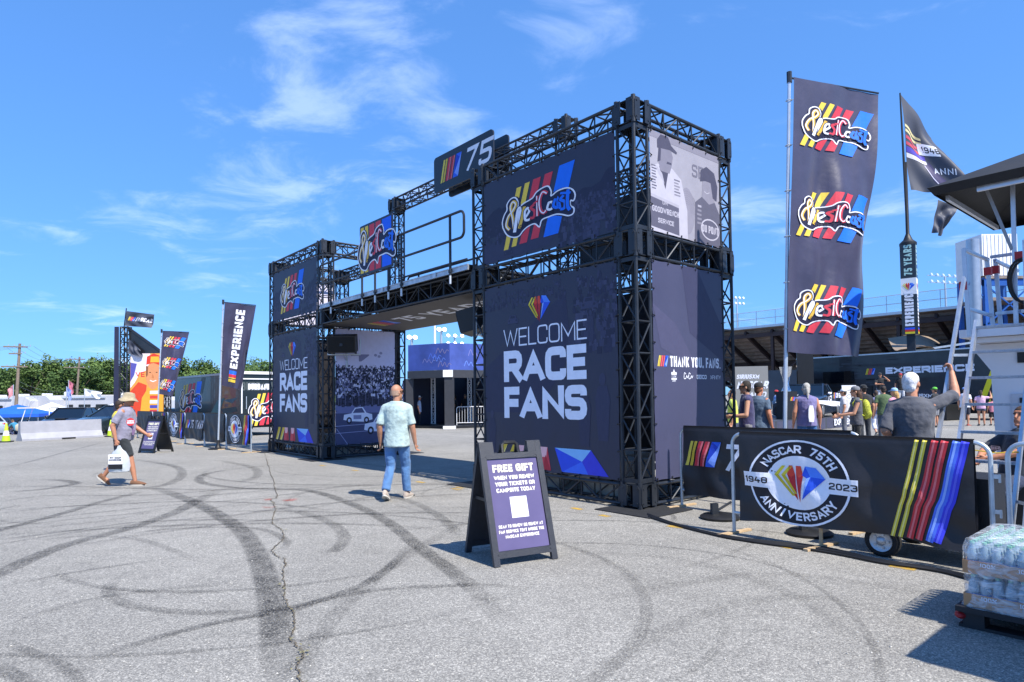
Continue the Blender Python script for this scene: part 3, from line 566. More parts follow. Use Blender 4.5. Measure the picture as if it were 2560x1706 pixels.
def banner(name, plane, lo, hi, z0, z1, off, m=M_NAVY, label=None):
    """cloth panel with tied edge; plane 'f' faces the forecourt, 's' faces along the bridge"""
    mb = MB(); w, h = hi-lo, z1-z0; t = .003; N1, N2 = 22, 22; rr = random.Random(int(lo*100+z0*10)); ph = [rr.uniform(0, 6) for _ in range(4)]
    P = {}
    for s in (0, 1):
        for i in range(N1+1):
            for j in range(N2+1):
                u, v = i/N1, j/N2; e = min(u, 1-u, v, 1-v); sc = .012*abs(math.sin(u*w*9))*max(0, 1-v*14)+.012*abs(math.sin(u*w*9))*max(0, 1-(1-v)*14); sx = .010*abs(math.sin(v*h*9))*(max(0, 1-u*14)-max(0, 1-(1-u)*14))
                n_ = .0025*math.sin(u*w*3.1+ph[0]+v*h*1.3)+.002*math.sin(v*h*4+ph[1]); n_ = 0
                x = lo+u*w+sx; z = z0+v*h+(sc if v < .5 else -sc); d = off-n_+(t if s else 0)
                P[s, i, j] = (d, x, z) if plane == 'f' else (x, d, z)
    V = [P[s, i, j] for s in (0, 1) for i in range(N1+1) for j in range(N2+1)]; k = (N1+1)*(N2+1)
    F = [(s*k+i*(N2+1)+j, s*k+(i+1)*(N2+1)+j, s*k+(i+1)*(N2+1)+j+1, s*k+i*(N2+1)+j+1) for s in (0, 1) for i in range(N1) for j in range(N2)]
    mb.add(V, F); me = bpy.data.meshes.new(name); me.from_pydata(V, [], F); me.materials.append(m); me.shade_smooth(); o = link(name, me, gate, label)
    return o
def ties(o, plane, lo, hi, z0, z1, off):
    mb = MB()
    def tie(x, z, dx, dz):
        p = (off-.012, x, z) if plane == 'f' else (x, off-.012, z); q = (off-.03, x+dx, z+dz) if plane == 'f' else (x+dx, off-.03, z+dz); mb.cyl(p, q, .006, n=5); mb.ell(p, (.012, .012, .012), 6, 4)
    n = max(3, round((hi-lo)/.38))
    for i in range(n+1): x = lo+.03+(hi-lo-.06)*i/n; tie(x, z1-.03, .01, .075); tie(x, z0+.03, -.01, -.075)
    n = max(3, round((z1-z0)/.42))
    for i in range(n+1): z = z0+.03+(z1-z0-.06)*i/n; tie(lo+.03, z, -.07, .01); tie(hi-.03, z, .07, .01)
    mb.build('bungee_ties', M_BLACK, o, kind='stuff')
def fmap(aL, z0, off): return flat_map((off, aL, z0), (0, -1, 0), (0, 0, 1), (-1, 0, 0))
def smap(bL, z0, off): return flat_map((bL, off, z0), (1, 0, 0), (0, 0, 1), (0, -1, 0))
GN = ['#262744', '#2f3056', '#34365e', '#232440', '#3a3c66']
def ghost_up(a, w, h, rr):
    pts = [(0, h*.5)]; x = 0
    while x < w: x += rr.uniform(.06, .18); pts.append((min(x, w), h*(.52+.1*math.sin(x*2.2)+rr.uniform(-.03, .06)+.22*max(0, x/w-.62))))
    a.poly(pts+[(w, h*.3), (0, h*.32)], '#272941', .6); crowd(a, .02, h*.24, w-.02, h*.46, 230, ['#33354f', '#2b2d45', '#3a3c58', '#272940'], .022, rr, .8)
    crowd(a, w*.62, h*.05, w-.02, h*.5, 130, ['#383a56', '#2d2f49', '#40425e', '#272941'], .035, rr, 1.2)
    a.poly([(0, h*.02), (w*.55, h*.05), (w*.62, h*.2), (0, h*.26)], '#33354f', .7); ghost_car(a, w*.88, h*.16, .16, '#3e405c', '#2c2e47', 5.5); ghost_car(a, w*.22, h*.06, .12, '#2a2c45', '#373953', 5.5)
def welcome(a, w, h, rr, full=True):
    crowd(a, w*.72, h*.62, w-.03, h*.97, 150, ['#3a3c58', '#2d2f49', '#42445f', '#282a42'], .035, rr, .8)
    crowd(a, .03, h*.88, w*.66, h*.97, 110, ['#35374f', '#2c2e47', '#3a3c56'], .02, rr, .8)
    a.poly([(0, h*.55), (w*.3, h*.7), (w*.66, h*.9), (w*.7, h*.6), (w*.45, h*.3), (0, h*.3)], '#30324c', .4)
    for cx, cy, k in ((.25, .78, .13), (.36, .86, .09), (.55, .9, .08), (.6, .94, .055), (.82, .8, .16)): ghost_car(a, w*cx, h*cy, k, '#3b3d59', '#2a2c45', 5.3)
    for x, y, k in ((.7, .66, .5), (.78, .3, .9), (.9, .34, .95), (.06, .2, .7), (.83, .72, .45)):       # ghosted figures in the old picture
        a.poly([(w*x-.1*k, h*y-.55*k), (w*x+.1*k, h*y-.55*k), (w*x+.15*k, h*y+.1*k), (w*x+.09*k, h*y+.3*k), (w*x-.09*k, h*y+.3*k), (w*x-.15*k, h*y+.1*k)], rr.choice(['#363852', '#292b43', '#33354e']), 5.8); a.ell(w*x, h*y+.4*k, .07*k, .1*k, '#393b55', 5.9, 10)
    a.put(DIAMOND, w*.465, h*.85, w*.17, w*.2, l=6)
    W0, W1 = w*.17, w*.80
    a.text('WELCOME', W0, h*.655, h*.096, '#e8ecfb', .085, 1, .1, l=7, fit=W1-W0); a.text('RACE', W0, h*.465, h*.168, '#e8ecfb', .255, 1, .03, l=7, fit=W1-W0); a.text('FANS', W0, h*.27, h*.168, '#e8ecfb', .255, 1, .03, l=7, fit=W1-W0)
    b0 = h*.012; b1 = h*.128
    for x in (.07, .17): a.poly([(w*x, b0), (w*(x+.055), b0), (w*(x+.125), b1), (w*(x+.07), b1)], '#d9b93a', 6); a.poly([(w*(x+.02), b0), (w*(x+.055), b0), (w*(x+.125), b1)], '#efdf8a', 6.4)
    for x in (.27, .42): a.poly([(w*x, b0), (w*(x+.12), b0), (w*(x+.095), b1), (w*(x+.02), b1)], '#cf4250', 6); a.poly([(w*(x+.03), b1*.6), (w*(x+.085), b1*.6), (w*(x+.095), b1), (w*(x+.02), b1)], '#efb9bd', 6.4); a.poly([(w*(x+.06), b0), (w*(x+.12), b0), (w*(x+.08), b1*.7)], '#b02c3a', 6.7)
    a.poly([(w*.62, b0), (w*.93, b0), (w*.82, b1), (w*.57, b1)], '#2b50e0', 6); a.poly([(w*.57, b1), (w*.82, b1), (w*.76, b1*.55)], '#86c0f5', 6.4); a.poly([(w*.82, b1), (w*.93, b0), (w*.8, b0), (w*.76, b1*.55)], '#3a3fd0', 6.5); a.poly([(w*.62, b0), (w*.76, b1*.55), (w*.8, b0)], '#3f6ff0', 6.6)
FO = .012
for a0, seed in ((0, 5), (A2, 9)):
    lo, hi = a0+.36, a0+(A1 if a0 == 0 else A3-A2)-.36; w = hi-lo
    h = Z3-Z2; o = banner('banner', 'f', lo, hi, Z2, Z3, FO, label='navy banner with a script logo over slanted colour bars'); rr = random.Random(seed)
    a = Art(); ghost_up(a, w, h, rr); a.put(SCRIPT, w*.45, h*.47, 1.62, 1.12, l=7); a.build('logo_print', fmap(hi, Z2, FO-.0015), o); ties(o, 'f', lo, hi, Z2, Z3, FO)
    h = Z1-Z0; o = banner('banner', 'f', lo, hi, Z0, Z1, FO, label='navy banner reading WELCOME RACE FANS'); a = Art(); welcome(a, w, h, rr); a.build('lettering', fmap(hi, Z0, FO-.0015), o); ties(o, 'f', lo, hi, Z0, Z1, FO)
# side of the near tower: old paddock photograph above, thank-you banner below
lo, hi = .36, BW-.35; w = hi-lo
h = Z3-Z2; o = banner('banner', 's', lo, hi, Z2, Z3, FO, mat('grey_print', '#98959f', .5, 0, .08, 2.5, .1, 8), 'pale grey photo banner of two men talking'); ties(o, 's', lo, hi, Z2, Z3, FO)
a = Art(); g = ['#6c6a78', '#5a5868', '#a6a3af', '#827f8c', '#494758', '#b3b0bc']
a.rect(0, h*.93, w, h, g[3], .5); a.text('SE', w*.58, h*.68, .2, g[0], .16, .9, l=.8)
for i in range(7): a.stroke([(w*.5+.3*math.cos(t/8*math.pi)*(.3+i*.1), h*.28+.36*math.sin(t/8*math.pi)*(.4+i*.09)) for t in range(9)], .012, g[3], .9+.06*i)
a.ell(w*.5, h*.3, .2, .36, '#8a8794', .7, 20)
a.poly([(-.0, 0), (0, h*.62), (w*.1, h*.68), (w*.3, h*.68), (w*.42, h*.6), (w*.5, h*.3), (w*.5, 0)], g[5], 2); a.poly([(0, h*.05), (w*.38, h*.02), (w*.38, h*.3), (0, h*.34)], g[1], 2.6); a.poly([(0, h*.34), (w*.38, h*.3), (w*.38, h*.33), (0, h*.37)], g[2], 2.8); a.poly([(w*.12, h*.66), (w*.2, h*.45), (w*.25, h*.66)], g[4], 2.7); a.poly([(w*.08, h*.66), (w*.16, h*.6), (w*.19, h*.5), (w*.1, h*.6)], g[2], 2.9)
a.poly([(w*.13, h*.62), (w*.26, h*.62), (w*.29, h*.7), (w*.31, h*.8), (w*.27, h*.9), (w*.12, h*.9), (w*.11, h*.75)], '#7b7886', 3); a.poly([(w*.1, h*.84), (w*.1, h*.92), (w*.15, h*.985), (w*.25, h*.985), (w*.29, h*.91), (w*.37, h*.865), (w*.36, h*.845), (w*.27, h*.86)], g[4], 3.6); a.poly([(w*.22, h*.71), (w*.29, h*.715), (w*.285, h*.735), (w*.23, h*.735)], g[4], 3.7); a.poly([(w*.1, h*.7), (w*.12, h*.86), (w*.15, h*.84), (w*.14, h*.72)], g[4], 3.5)
a.text('GOODWRENCH', w*.2, h*.2, .085, g[5], .2, .95, .1, 'c', 4.4, fit=w*.35); a.text('SERVICE', w*.2, h*.1, .07, g[5], .2, .95, .1, 'c', 4.4); a.text('GM', w*.19, h*.29, .06, g[2], .2, 1, al='c', l=4.4)
rr = random.Random(4)
for i in range(9): a.rect(w*.02+.0*i, h*(.42+.028*i), w*(.07+.02*rr.random()), h*(.433+.028*i), rr.choice([g[0], g[1]]), 4.2)
for i in range(6): a.rect(w*.32, h*(.42+.03*i), w*(.38+.03*rr.random()), h*(.435+.03*i), rr.choice([g[0], g[3]]), 4.2)
a.poly([(w*.6, 0), (w*.62, h*.42), (w*.72, h*.5), (w*.92, h*.48), (w, h*.35), (w, 0)], '#5c5a69', 2); a.poly([(w*.72, h*.5), (w*.74, h*.7), (w*.82, h*.74), (w*.9, h*.64), (w*.92, h*.48), (w*.83, h*.44)], '#878491', 2.6); a.poly([(w*.7, h*.66), (w*.71, h*.78), (w*.8, h*.84), (w*.92, h*.8), (w*.97, h*.66), (w*.95, h*.5), (w*.89, h*.52), (w*.86, h*.68), (w*.78, h*.68)], g[4], 3)
a.stroke([(w*.76, h*.565), (w*.8, h*.55), (w*.84, h*.57)], .012, g[5], 3.5); a.ell(w*.84, h*.17, w*.145, h*.115, g[5], 3.4, 20).ell(w*.84, h*.17, w*.13, h*.1, g[1], 3.8, 20); a.text('DU PONT', w*.84, h*.13, .12, g[5], .2, .9, .1, 'c', 4.6, fit=w*.24)
for i in range(5): a.rect(w*(.64+.02*rr.random()), h*(.2+.045*i), w*.71, h*(.222+.045*i), rr.choice([g[2], g[3]]), 3.7)
a.clip(.01, .01, w-.01, h-.01); a.build('photo_print', smap(lo, Z2, FO-.0015), o)
h = Z1-Z0; o = banner('banner', 's', lo, hi, Z0, Z1, FO, mat('thank_you_vinyl', '#43445e', .5, 0, .07, 1.5, .1, 7), 'navy banner reading THANK YOU, FANS.'); ties(o, 's', lo, hi, Z0, Z1, FO)
a = Art(); a.poly([(w*.4, h), (w*.62, h), (w, h*.72), (w, h*.55), (w*.5, h*.68)], '#3b3c57', .5).poly([(0, h*.8), (w*.3, h*.72), (w*.62, h*.5), (w*.1, h*.6)], '#4b4b66', .7)
a.put(STRIPES, w*.05, h*.515, h*.05, l=1); a.text('THANK YOU, FANS.', w*.215, h*.515, h*.05, WH, .2, .92, .1, l=2, fit=w*.68)
x = w*.23
a.poly([(x, h*.455), (x+.13, h*.455), (x+.13, h*.49), (x+.09, h*.49), (x+.065, h*.505), (x+.04, h*.49), (x, h*.49)], WH, 1.5); a.text('BUSCH', x+.065, h*.462, .05, NV, .22, .9, .1, 'c', 2.4, fit=.115); a.text('LIGHT', x+.065, h*.446, .022, WH, .22, 1, .1, 'c', 2.4)
for dx, r_ in ((0, .05), (.12, .05)): a.stroke(_sm([(w*.41+dx+.04, h*.482), (w*.41+dx, h*.488), (w*.41+dx-.01, h*.462), (w*.41+dx+.035, h*.463), (w*.41+dx+.055, h*.475), (w*.41+dx+.075, h*.465), (w*.41+dx+.1, h*.476)], 4), .011, WH, 2)
a.text('GEICO', w*.585, h*.46, .065, WH, .22, 1.05, .1, l=2); a.text('XFINITY', w*.79, h*.46, .06, WH, .13, .85, .12, l=2, fit=.3)
a.build('lettering', smap(lo, Z0, FO-.0015), o)
# passage side of the far tower: old race photograph
h = 3.47-.36; o = banner('banner', 's', lo, hi, .36, 3.47, A2+FO, mat('bw_photo_base', '#9092b8', .5, 0, .08, 2, .08, 7), 'black and white photo banner of old race cars and a crowd'); ties(o, 's', lo, hi, .36, 3.47, A2+FO)
a = Art(); rr = random.Random(21); a.rect(0, h*.52, w, h, '#c9c9ea', .3); a.rect(0, h*.27, w, h*.34, '#6d709c', .5); a.rect(0, 0, w, h*.27, '#484a6c', .5); a.rect(0, h*.34, w, h*.66, '#23243a', .6)
crowd(a, .03, h*.42, w-.03, h*.69, 900, ['#1b1c2e', '#2b2c44', '#9b9cc0', '#cfcfe8', '#3c3d5a', '#65678c', '#121320'], .026, rr, 1)
crowd(a, .03, h*.36, w-.03, h*.44, 240, ['#1b1c2e', '#2b2c44', '#3c3d5a'], .03, rr, 1)
for i in range(9): x = w*(.05+.11*i); a.stroke([(x, h*.34), (x, h*(.5+.1*rr.random()))], .008, '#7d7fa6', 6)
a.poly([(w*.25, h*.78), (w*.55, h*.785), (w*.55, h*.775), (w*.42, h*.72), (w*.38, h*.72), (w*.38, h*.77), (w*.25, h*.765)], '#7d7ea4', .9); a.poly([(w*.31, h*.785), (w*.345, h*.785), (w*.36, h*.85), (w*.345, h*.87), (w*.325, h*.865), (w*.315, h*.83)], '#2a2b44', 1.5)
for x, y in ((.66, .78), (.72, .77), (.75, .8)): a.ell(w*x, h*y, .05, .04, '#8f90b5', 1.2, 8)
def oldcar(x, y, k, l):
    a.poly([(x-k, y+.1*k), (x-.95*k, y+.42*k), (x-.45*k, y+.5*k), (x-.2*k, y+.85*k), (x+.35*k, y+.9*k), (x+.62*k, y+.52*k), (x+1.02*k, y+.42*k), (x+1.05*k, y+.08*k), (x+.5*k, y-.06*k), (x-.5*k, y)], '#e3e4f8', l); a.poly([(x-.36*k, y+.52*k), (x-.14*k, y+.8*k), (x+.3*k, y+.84*k), (x+.5*k, y+.53*k)], '#54577c', l+.4)
    for dx in (-.6, .62): a.ell(x+dx*k, y+.05*k, .19*k, .22*k, '#1d1e30', l+.6, 12).ell(x+dx*k, y+.05*k, .09*k, .11*k, '#c9cbe6', l+.8, 10)
    a.rect(x-.3*k, y+.12*k, x+.25*k, y+.38*k, '#8688ad', l+.5)
oldcar(w*.36, h*.2, .42, 3); oldcar(w*.88, h*.205, .36, 3.2); oldcar(w*.74, h*.105, .5, 4.6)
for p, q in (((.0, .16), (.95, .18)), ((.02, .1), (.75, .115)), ((.02, .14), (.2, .0))): a.stroke([(w*p[0], h*p[1]), (w*q[0], h*q[1])], .014, '#9da0c8', 2.2)
a.clip(.01, .01, w-.01, h-.01); a.build('photo_print', smap(lo, .36, A2+FO-.0015), o)
# plain linings on the faces turned away
for args in (('f', .36, A1-.36, Z0, Z1, BW-.02), ('f', A2+.36, A3-.36, Z0, Z1, BW-.02), ('s', lo, hi, Z0, Z1, A3-.02), ('s', lo, hi, Z0, Z1, A1-.02), ('f', .36, A1-.36, Z2, Z3, BW-.02)): banner('lining_banner', *args, m=M_DARKCLOTH)
banner('lining_banner', 's', lo, hi, Z2, Z3, A3-.02, m=mat('white_banner_back', '#cdcbe0', .6, 0, .06))
# bridge deck, ceiling banner, railings, signs
m = MB(); m.box((BW/2, (A1+A2)/2, 4.0), (BW+.1, A2-A1-.04, .07)); m.build('bridge_deck', M_BLACK, gate)
m = MB(); m.box((-.065, (A1+A2)/2, 3.99), (.03, A2-A1-.05, .11)); m.box((-.085, (A1+A2)/2, 4.035), (.02, A2-A1-.05, .02)); m.box((-.085, (A1+A2)/2, 3.945), (.02, A2-A1-.05, .02))
for i in range(3): m.box((-.084, A1+1.1+i*2.1, 3.99), (.03, .1, .1))
m.build('deck_edge_rail', mat('scuffed_aluminium', '#b4bac2', .45, .6, .3, 7), gate)
m = MB(); m.box((BW/2, (A1+A2)/2, 3.525), (BW-.1, A2-A1-.05, .006)); o = m.build('ceiling_banner', mat('grey_ceiling_vinyl', '#5a5654', .7, 0, .12, 2), gate, label='dark grey ceiling banner reading 75 YEARS')
a = Art(); a.put(STRIPES, .5, .8, .62, l=1); a.text('75 YEARS', 1.75, .8, .62, WH, .2, 1.05, .14, l=1, sk=.2, fit=3.6); a.build('lettering', flat_map((2.2, A2-.3, 3.520), (0, -1, 0), (-1, 0, 0), (0, 0, -1)), o)
m = MB()
def rail_loop(mb, a0, a1, z0, z1, b, r=.025, rd=.12):
    P = []
    for (ca, cz, s) in ((a0+rd, z0+rd, 180), (a1-rd, z0+rd, 270), (a1-rd, z1-rd, 0), (a0+rd, z1-rd, 90)): P += [(b, x, z) for x, z in arc((ca, cz), rd, R(s), R(s+90), 5)]
    mb.tube(P, r, 8, True)
m = MB(); rail_loop(m, A1+.1, 6.35, 4.56, 5.06, -.1); rail_loop(m, 7.95, A2-.05, 4.56, 5.06, -.1); rail_loop(m, A1+.1, A2-.05, 4.56, 5.06, BW+.04); m.tube([(-.04, A1+.1, 4.15), (-.04, 6.1, 4.15), (-.04, 6.2, 4.05)], .02); m.tube([(BW-.1, A1+.2, 4.16), (BW-.1, A2-.2, 4.16)], .02); m.build('railing', M_BLACKMETAL, gate, smooth=True)
for a in (4.35, 6.15, 6.7, 7.3, 7.92, 9.6):
    m = MB(); m.cyl((-.1, a, 3.9), (-.1, a, 5.04 if a < 6.3 or a > 8 else 4.7), .026); m.box((-.1, a, 3.98), (.05, .07, .05)); o = m.build('rail_post', M_BLACKMETAL, gate, smooth=True)
    m = MB(); m.cyl((-.1, a, 3.74), (-.1, a, 3.899), .024); m.build('post_end', mat('bright_alloy', '#cdd2d8', .4, .3, .1), o, smooth=True)
for a in (4.4, 7.0, 9.7): m = MB(); m.cyl((BW+.04, a, 3.9), (BW+.04, a, 5.04), .026); m.build('rail_post', M_BLACKMETAL, gate, smooth=True)
m = MB(); m.prism(rrect(0, 0, 2.46, .93, .1), -.02, .02); me = m.data('sign_board', mat('dark_sign_board', '#22262f', .4, 0, .1, 3))
for b, s in ((BW-.40, 1), (BW+.06, -1)):
    o = link('sign_board', me, gate); o.matrix_local = Matrix(((0, 0, -1, b), (-1, 0, 0, 8.2), (0, 1, 0, 6.87), (0, 0, 0, 1))) if s > 0 else Matrix(((0, 0, 1, b), (1, 0, 0, 5.74), (0, 1, 0, 6.87), (0, 0, 0, 1)))
    a = Art(); a.put(STRIPES, .3, .2, .56, l=1); a.text('75', 1.32, .2, .56, WH, .17, 1.05, .2, l=1, sk=.28); a.build('lettering', lambda x, y, l: Vector((x, y, .021+l)), o)
    if s > 0: tag(o, 'dark rounded sign with coloured bars and the number 75')
# script sign on the bridge railing
S5 = [(-.02, .06), (0, 1.14), (1.46, 1.18), (1.5, 1.1), (1.52, .72), (1.46, .02), (1.38, -.02), (.06, -.02)]
m = MB(); m.prism(rrect(0, 0, 1.5, 1.16, .05), -.012, .012); o = m.build('sign_board', mat('dark_sign_edge', '#1b1d2c', .4), gate, label='script logo sign over colour bars on the railing'); o.matrix_local = Matrix(((0, 0, -1, -.14), (-1, 0, 0, 7.93), (0, 1, 0, 4.42), (0, 0, 0, 1)))
a = Art()
for x0, x1, c in ((.05, .2, YE), (.26, .41, YE), (.47, .7, RD), (.76, .99, RD), (1.05, 1.45, '#1265ee')): a.rect(x0, .05, x1, 1.11, c, 1)
b_ = Art(); b_.p = [q for q in SCRIPT.p if q[2] >= 2]; a.put(b_, .76, .56, 1.62, 1.5, l=2); a.build('logo_print', lambda x, y, l: Vector((x, y, .0125+l)), o)
# loudspeakers in the passage
def speaker(label, loc, rz, tilt):
    t = thing('loudspeaker', label, 'loudspeaker', loc, rz, 'loudspeakers hung in the gateway passage')
    M = Matrix.Rotation(tilt, 3, 'Y'); m = MB(); m.loft([[M@Vector((x, y*k, z*k)) for y, z in ((-.36, -.22), (.36, -.22), (.36, .22), (-.36, .22))] for x, k in ((-.26, .72), (-.1, 1), (.28, 1))]); m.build('cabinet', M_BLACK, t)
    m = MB(); m.loft([[M@Vector((x, y, z)) for y, z in ((-.33, -.19), (.33, -.19), (.33, .19), (-.33, .19))] for x in (.281, .296)]); o = m.build('grille', mat('speaker_grille', '#101215', .7, .2, .4, 60, .4, 200), t)
    m = MB(); m.box(M@Vector((.3, 0, .0)), (.012, .07, .07)); m.build('badge', M_BLACKMETAL, t)
    m = MB(); m.tube([(-.1, -.42, .1), (-.1, -.42, -.3), (-.1, .42, -.3), (-.1, .42, .1)], .025); m.cyl((-.1, 0, -.3), (-.45, 0, -.42), .03); m.cyl((-.45, 0, -.62), (-.45, 0, -.2), .034); m.build('bracket', M_ALU, t, smooth=True); return t
speaker('black loudspeaker clamped to the left tower above the photo banner', G(A2-.35, .42, 3.05), yaw_of(-GA*.8-GB*.6), R(14))
speaker('black loudspeaker tilted down on the right tower under the bridge', G(A1+.52, .5, 3.08), yaw_of(GA*.8-GB*.6), R(14))

for b, a_, l in ((.7, 1.0, .9), (.7, 2.4, .9), (1.6, 1.7, .9), (.7, A2+1.0, .9), (.7, A2+2.5, .9)):     # ballast behind the bottom trusses
    m = MB(); m.box((b, a_, .31), (.6, l, .6)); m.build('ballast_block', mat('ballast_concrete', '#a8a49c', .9, 0, .2, 4, .3, 30), gate)
# ------------------------------------------------------------------ crowd barriers
def barrier(label, p, q, group, cover=None, n_bar=14, h=1.13, feet=(0., .4, 1.), art=None, seed=0, c0=.05, c1=None, group2=None, mtl=None):
    p, q = Vector(p), Vector(q); d = q-p; L = d.length; t = thing('crowd_barrier', label, 'barrier', p, yaw_of(d), group); r = .02
    P = [(0, 0, .02)]+[(x, 0, z) for x, z in arc((.12, h-.12), .12, R(180), R(90), 6)]+[(x, 0, z) for x, z in arc((L-.12, h-.12), .12, R(90), R(0), 6)]+[(L, 0, .02)]
    m = MB(); m.tube(P, r, 8); m.cyl((0, 0, .24), (L, 0, .24), .017); m.build('frame', mtl or M_GALV, t, smooth=True)
    for i in range(n_bar):
        x = L*(i+1)/(n_bar+1); m = MB(); m.cyl((x, 0, .24), (x, 0, h-.005), .009, n=6, cap=False); (m.build('bar', mtl or M_GALV, t, smooth=True) if not cover else None)
    if cover:
        m = MB()
        for i in range(n_bar): x = L*(i+1)/(n_bar+1); m.cyl((x, 0, .24), (x, 0, h-.005), .009, n=6, cap=False)
        m.build('bars', mtl or M_GALV, t, smooth=True, kind='stuff')
    for f in feet:
        x = f*L; m = MB()
        if 0 < f < 1: m.cyl((x, 0, .02), (x, 0, .24), .02)
        m.box((x, -.0, .014), (.05, .56, .024), rz=R(-8)); m.build('foot', M_WOOD if cover else (mtl or M_GALV), t)
    for z in (.55, .85): m = MB(); m.box((L+.03, 0, z), (.06, .012, .035)); m.cyl((L+.06, 0, z-.05), (L+.06, 0, z+.02), .01); m.build('hook', mtl or M_GALV, t)
    if cover:
        c1 = c1 or L-.1; rr = random.Random(seed); ph = [rr.uniform(0, 6) for _ in range(6)]; zt, zb = h+.024, .20; W = c1-c0
        def off(x, z):
            k = smooth01(zt, zb+.1, z) if zt < zb else min(1, max(0, (zt-z)/.5)); return min(-.022, -.028-.03*k*(.5+.5*math.sin(x*7.1+ph[0]))-.016*k*math.sin(x*13+z*6+ph[1])-.012*k*math.sin(x*3.3-z*5+ph[2])-.008*k*math.sin(z*17+x*5+ph[3]))
        zbf = lambda x: zb+.025*math.sin(x*2.2+ph[4])+.012*math.sin(x*6+ph[5])
        NX, NZ = max(18, int(W/.045)), 24; V = []; F = []
        for side in (0, 1):
            for i in range(NX+1):
                for j in range(NZ+1):
                    x = c0+W*i/NX; z = zt-(zt-zbf(x))*j/NZ; y = off(x, z) if j else -.012; V.append((x, y if side == 0 else -y*.9, z+(.006 if j == 0 else 0)))
        k = (NX+1)*(NZ+1); F = [(s*k+i*(NZ+1)+j, s*k+(i+1)*(NZ+1)+j, s*k+(i+1)*(NZ+1)+j+1, s*k+i*(NZ+1)+j+1) for s in (0, 1) for i in range(NX) for j in range(NZ)]
        F += [(i*(NZ+1), (i+1)*(NZ+1), k+(i+1)*(NZ+1), k+i*(NZ+1)) for i in range(NX)]
        me = bpy.data.meshes.new('cloth_cover'); me.from_pydata(V, [], F); me.materials.append(cover); me.shade_smooth(); o = link('cloth_cover', me, t)
        if art: art.build('cover_print', lambda x, z, l: Vector((x, (off(x, z) if z < zt-.03 else -.016)-.006-l, z)), o, PRINTCLOTH, cell=.045, step=.0028)
    return t
def wavy_stripes(a, x0, xt, zb, zt, k=1):         # colour bars falling in a curve across a cover
    def band(o0, w, c, l):
        Lp = [];
        for i in range(13): s = i/12; x = x0+(xt-x0)*(s**.8 if s > .35 else s*1.05-.0)+o0*k; Lp.append((x, zb+(zt-zb)*s))
        a.stroke([(x+w*k/2, z) for x, z in Lp], w*k, c, l)
    for o0, w, c, c2 in ((0, .045, '#d8c63e', '#ece08a'), (.085, .05, '#d8c63e', '#ece08a'), (.18, .075, '#c8343c', '#de7276'), (.28, .08, '#c8343c', '#de7276'), (.40, .085, '#4f74e6', '#8fb0f6'), (.485, .085, '#3b3fd8', '#5a60e6')):
        band(o0, w, c, 1); band(o0+w*.3, w*.3, c2, 2)
bp0, bp1 = gp(1836, 1334), gp(2487, 1441); _d = (bp1-bp0).normalized(); _nr = Vector((-_d.y, _d.x, 0))
def b2(x, y):                                     # crop pixel on the near cover -> along, up
    P = onpl(1660+.3827*x, 840+.3827*y, bp0-_nr*.04, _nr); return (P-bp0).dot(_d), P.z
a = Art(); sl, sr = b2(563, 960), b2(1232, 960); st, sb = b2(900, 683), b2(880, 1240); sc = ((sl[0]+sr[0])/2, (st[1]+sb[1])/2)
a.put(SEAL, sc[0], sc[1], sr[0]-sl[0], st[1]-sb[1], l=1); wavy_stripes(a, b2(1480, 1365)[0], b2(1635, 665)[0], .23, 1.14, (b2(1995, 690)[0]-b2(1635, 665)[0])/.57)
_brg = 'crowd barriers beside the gateway'
barrier('near steel crowd barrier with a black cover showing a large white seal and colour stripes', bp0, bp1, _brg, M_DARKCLOTH, h=1.135, art=a, seed=2, c0=.1, c1=2.3)
b10 = gp(1705, 1267); a = Art(); a.put(STRIPES, .1, .6, .34, l=1); a.text('75', .66, .56, .36, WH, .17, .9, .15, l=1, sk=.25)
barrier('steel crowd barrier with a black cover reading 75, against the tower side', b10, b10+_d*2.4, _brg, M_DARKCLOTH, h=1.12, art=a, seed=5, feet=(0, 1), c0=.06, c1=2.3)
b3 = bp1+_d*.12; barrier('bare steel crowd barrier cut off by the right edge behind the water pallet', b3, b3+_d*2.4, _brg, n_bar=13, h=1.14, feet=(0, 1))
lb = [gp(*q) for q in [(628, 1132), (572, 1126), (516, 1117), (464, 1110), (413, 1105), (375, 1099)]]
_l0 = lb[0]; _dl = (lb[5]-lb[0]).normalized()
kinds = ['seal', 'plain', 'years', 'seal2', 'stripe', 'plain2']; x = 0
for i, kd in enumerate(kinds):
    wd = 1.9 if i < 5 else 2.2; e = _l0+_dl*x; s = _l0+_dl*(x+wd); x += wd+.07; a = None
    if kd in ('seal', 'seal2'): a = Art(); a.put(SEAL, wd*.4, .68, .92, .86, l=1); wavy_stripes(a, wd*.73, wd*.78, .22, 1.12, .62)
    elif kd == 'stripe': a = Art(); wavy_stripes(a, wd*.6, wd*.64, .22, 1.12, .62)
    elif kd == 'years': a = Art(); a.put(STRIPES, .15, .6, .3, l=1); a.text('75 YEARS', .66, .6, .3, '#a9abb6', .19, .95, .14, l=1, sk=.2, fit=1.1)
    lab = {'seal': 'covered crowd barrier with a white seal and stripes beside the left tower', 'plain': 'plain black covered crowd barrier second from the left tower', 'years': 'covered crowd barrier reading 75 YEARS under the tall EXPERIENCE flag', 'seal2': 'covered crowd barrier with a small white seal under the script flag', 'stripe': 'covered crowd barrier showing only a band of colour stripes, beside the far folding sign', 'plain2': 'black covered crowd barrier at the far end of the left row'}[kd]
    barrier(lab, s, e, 'crowd barriers left of the gateway', M_DARKCLOTH, n_bar=10, h=1.14, art=a, seed=i+10, feet=(0, 1))
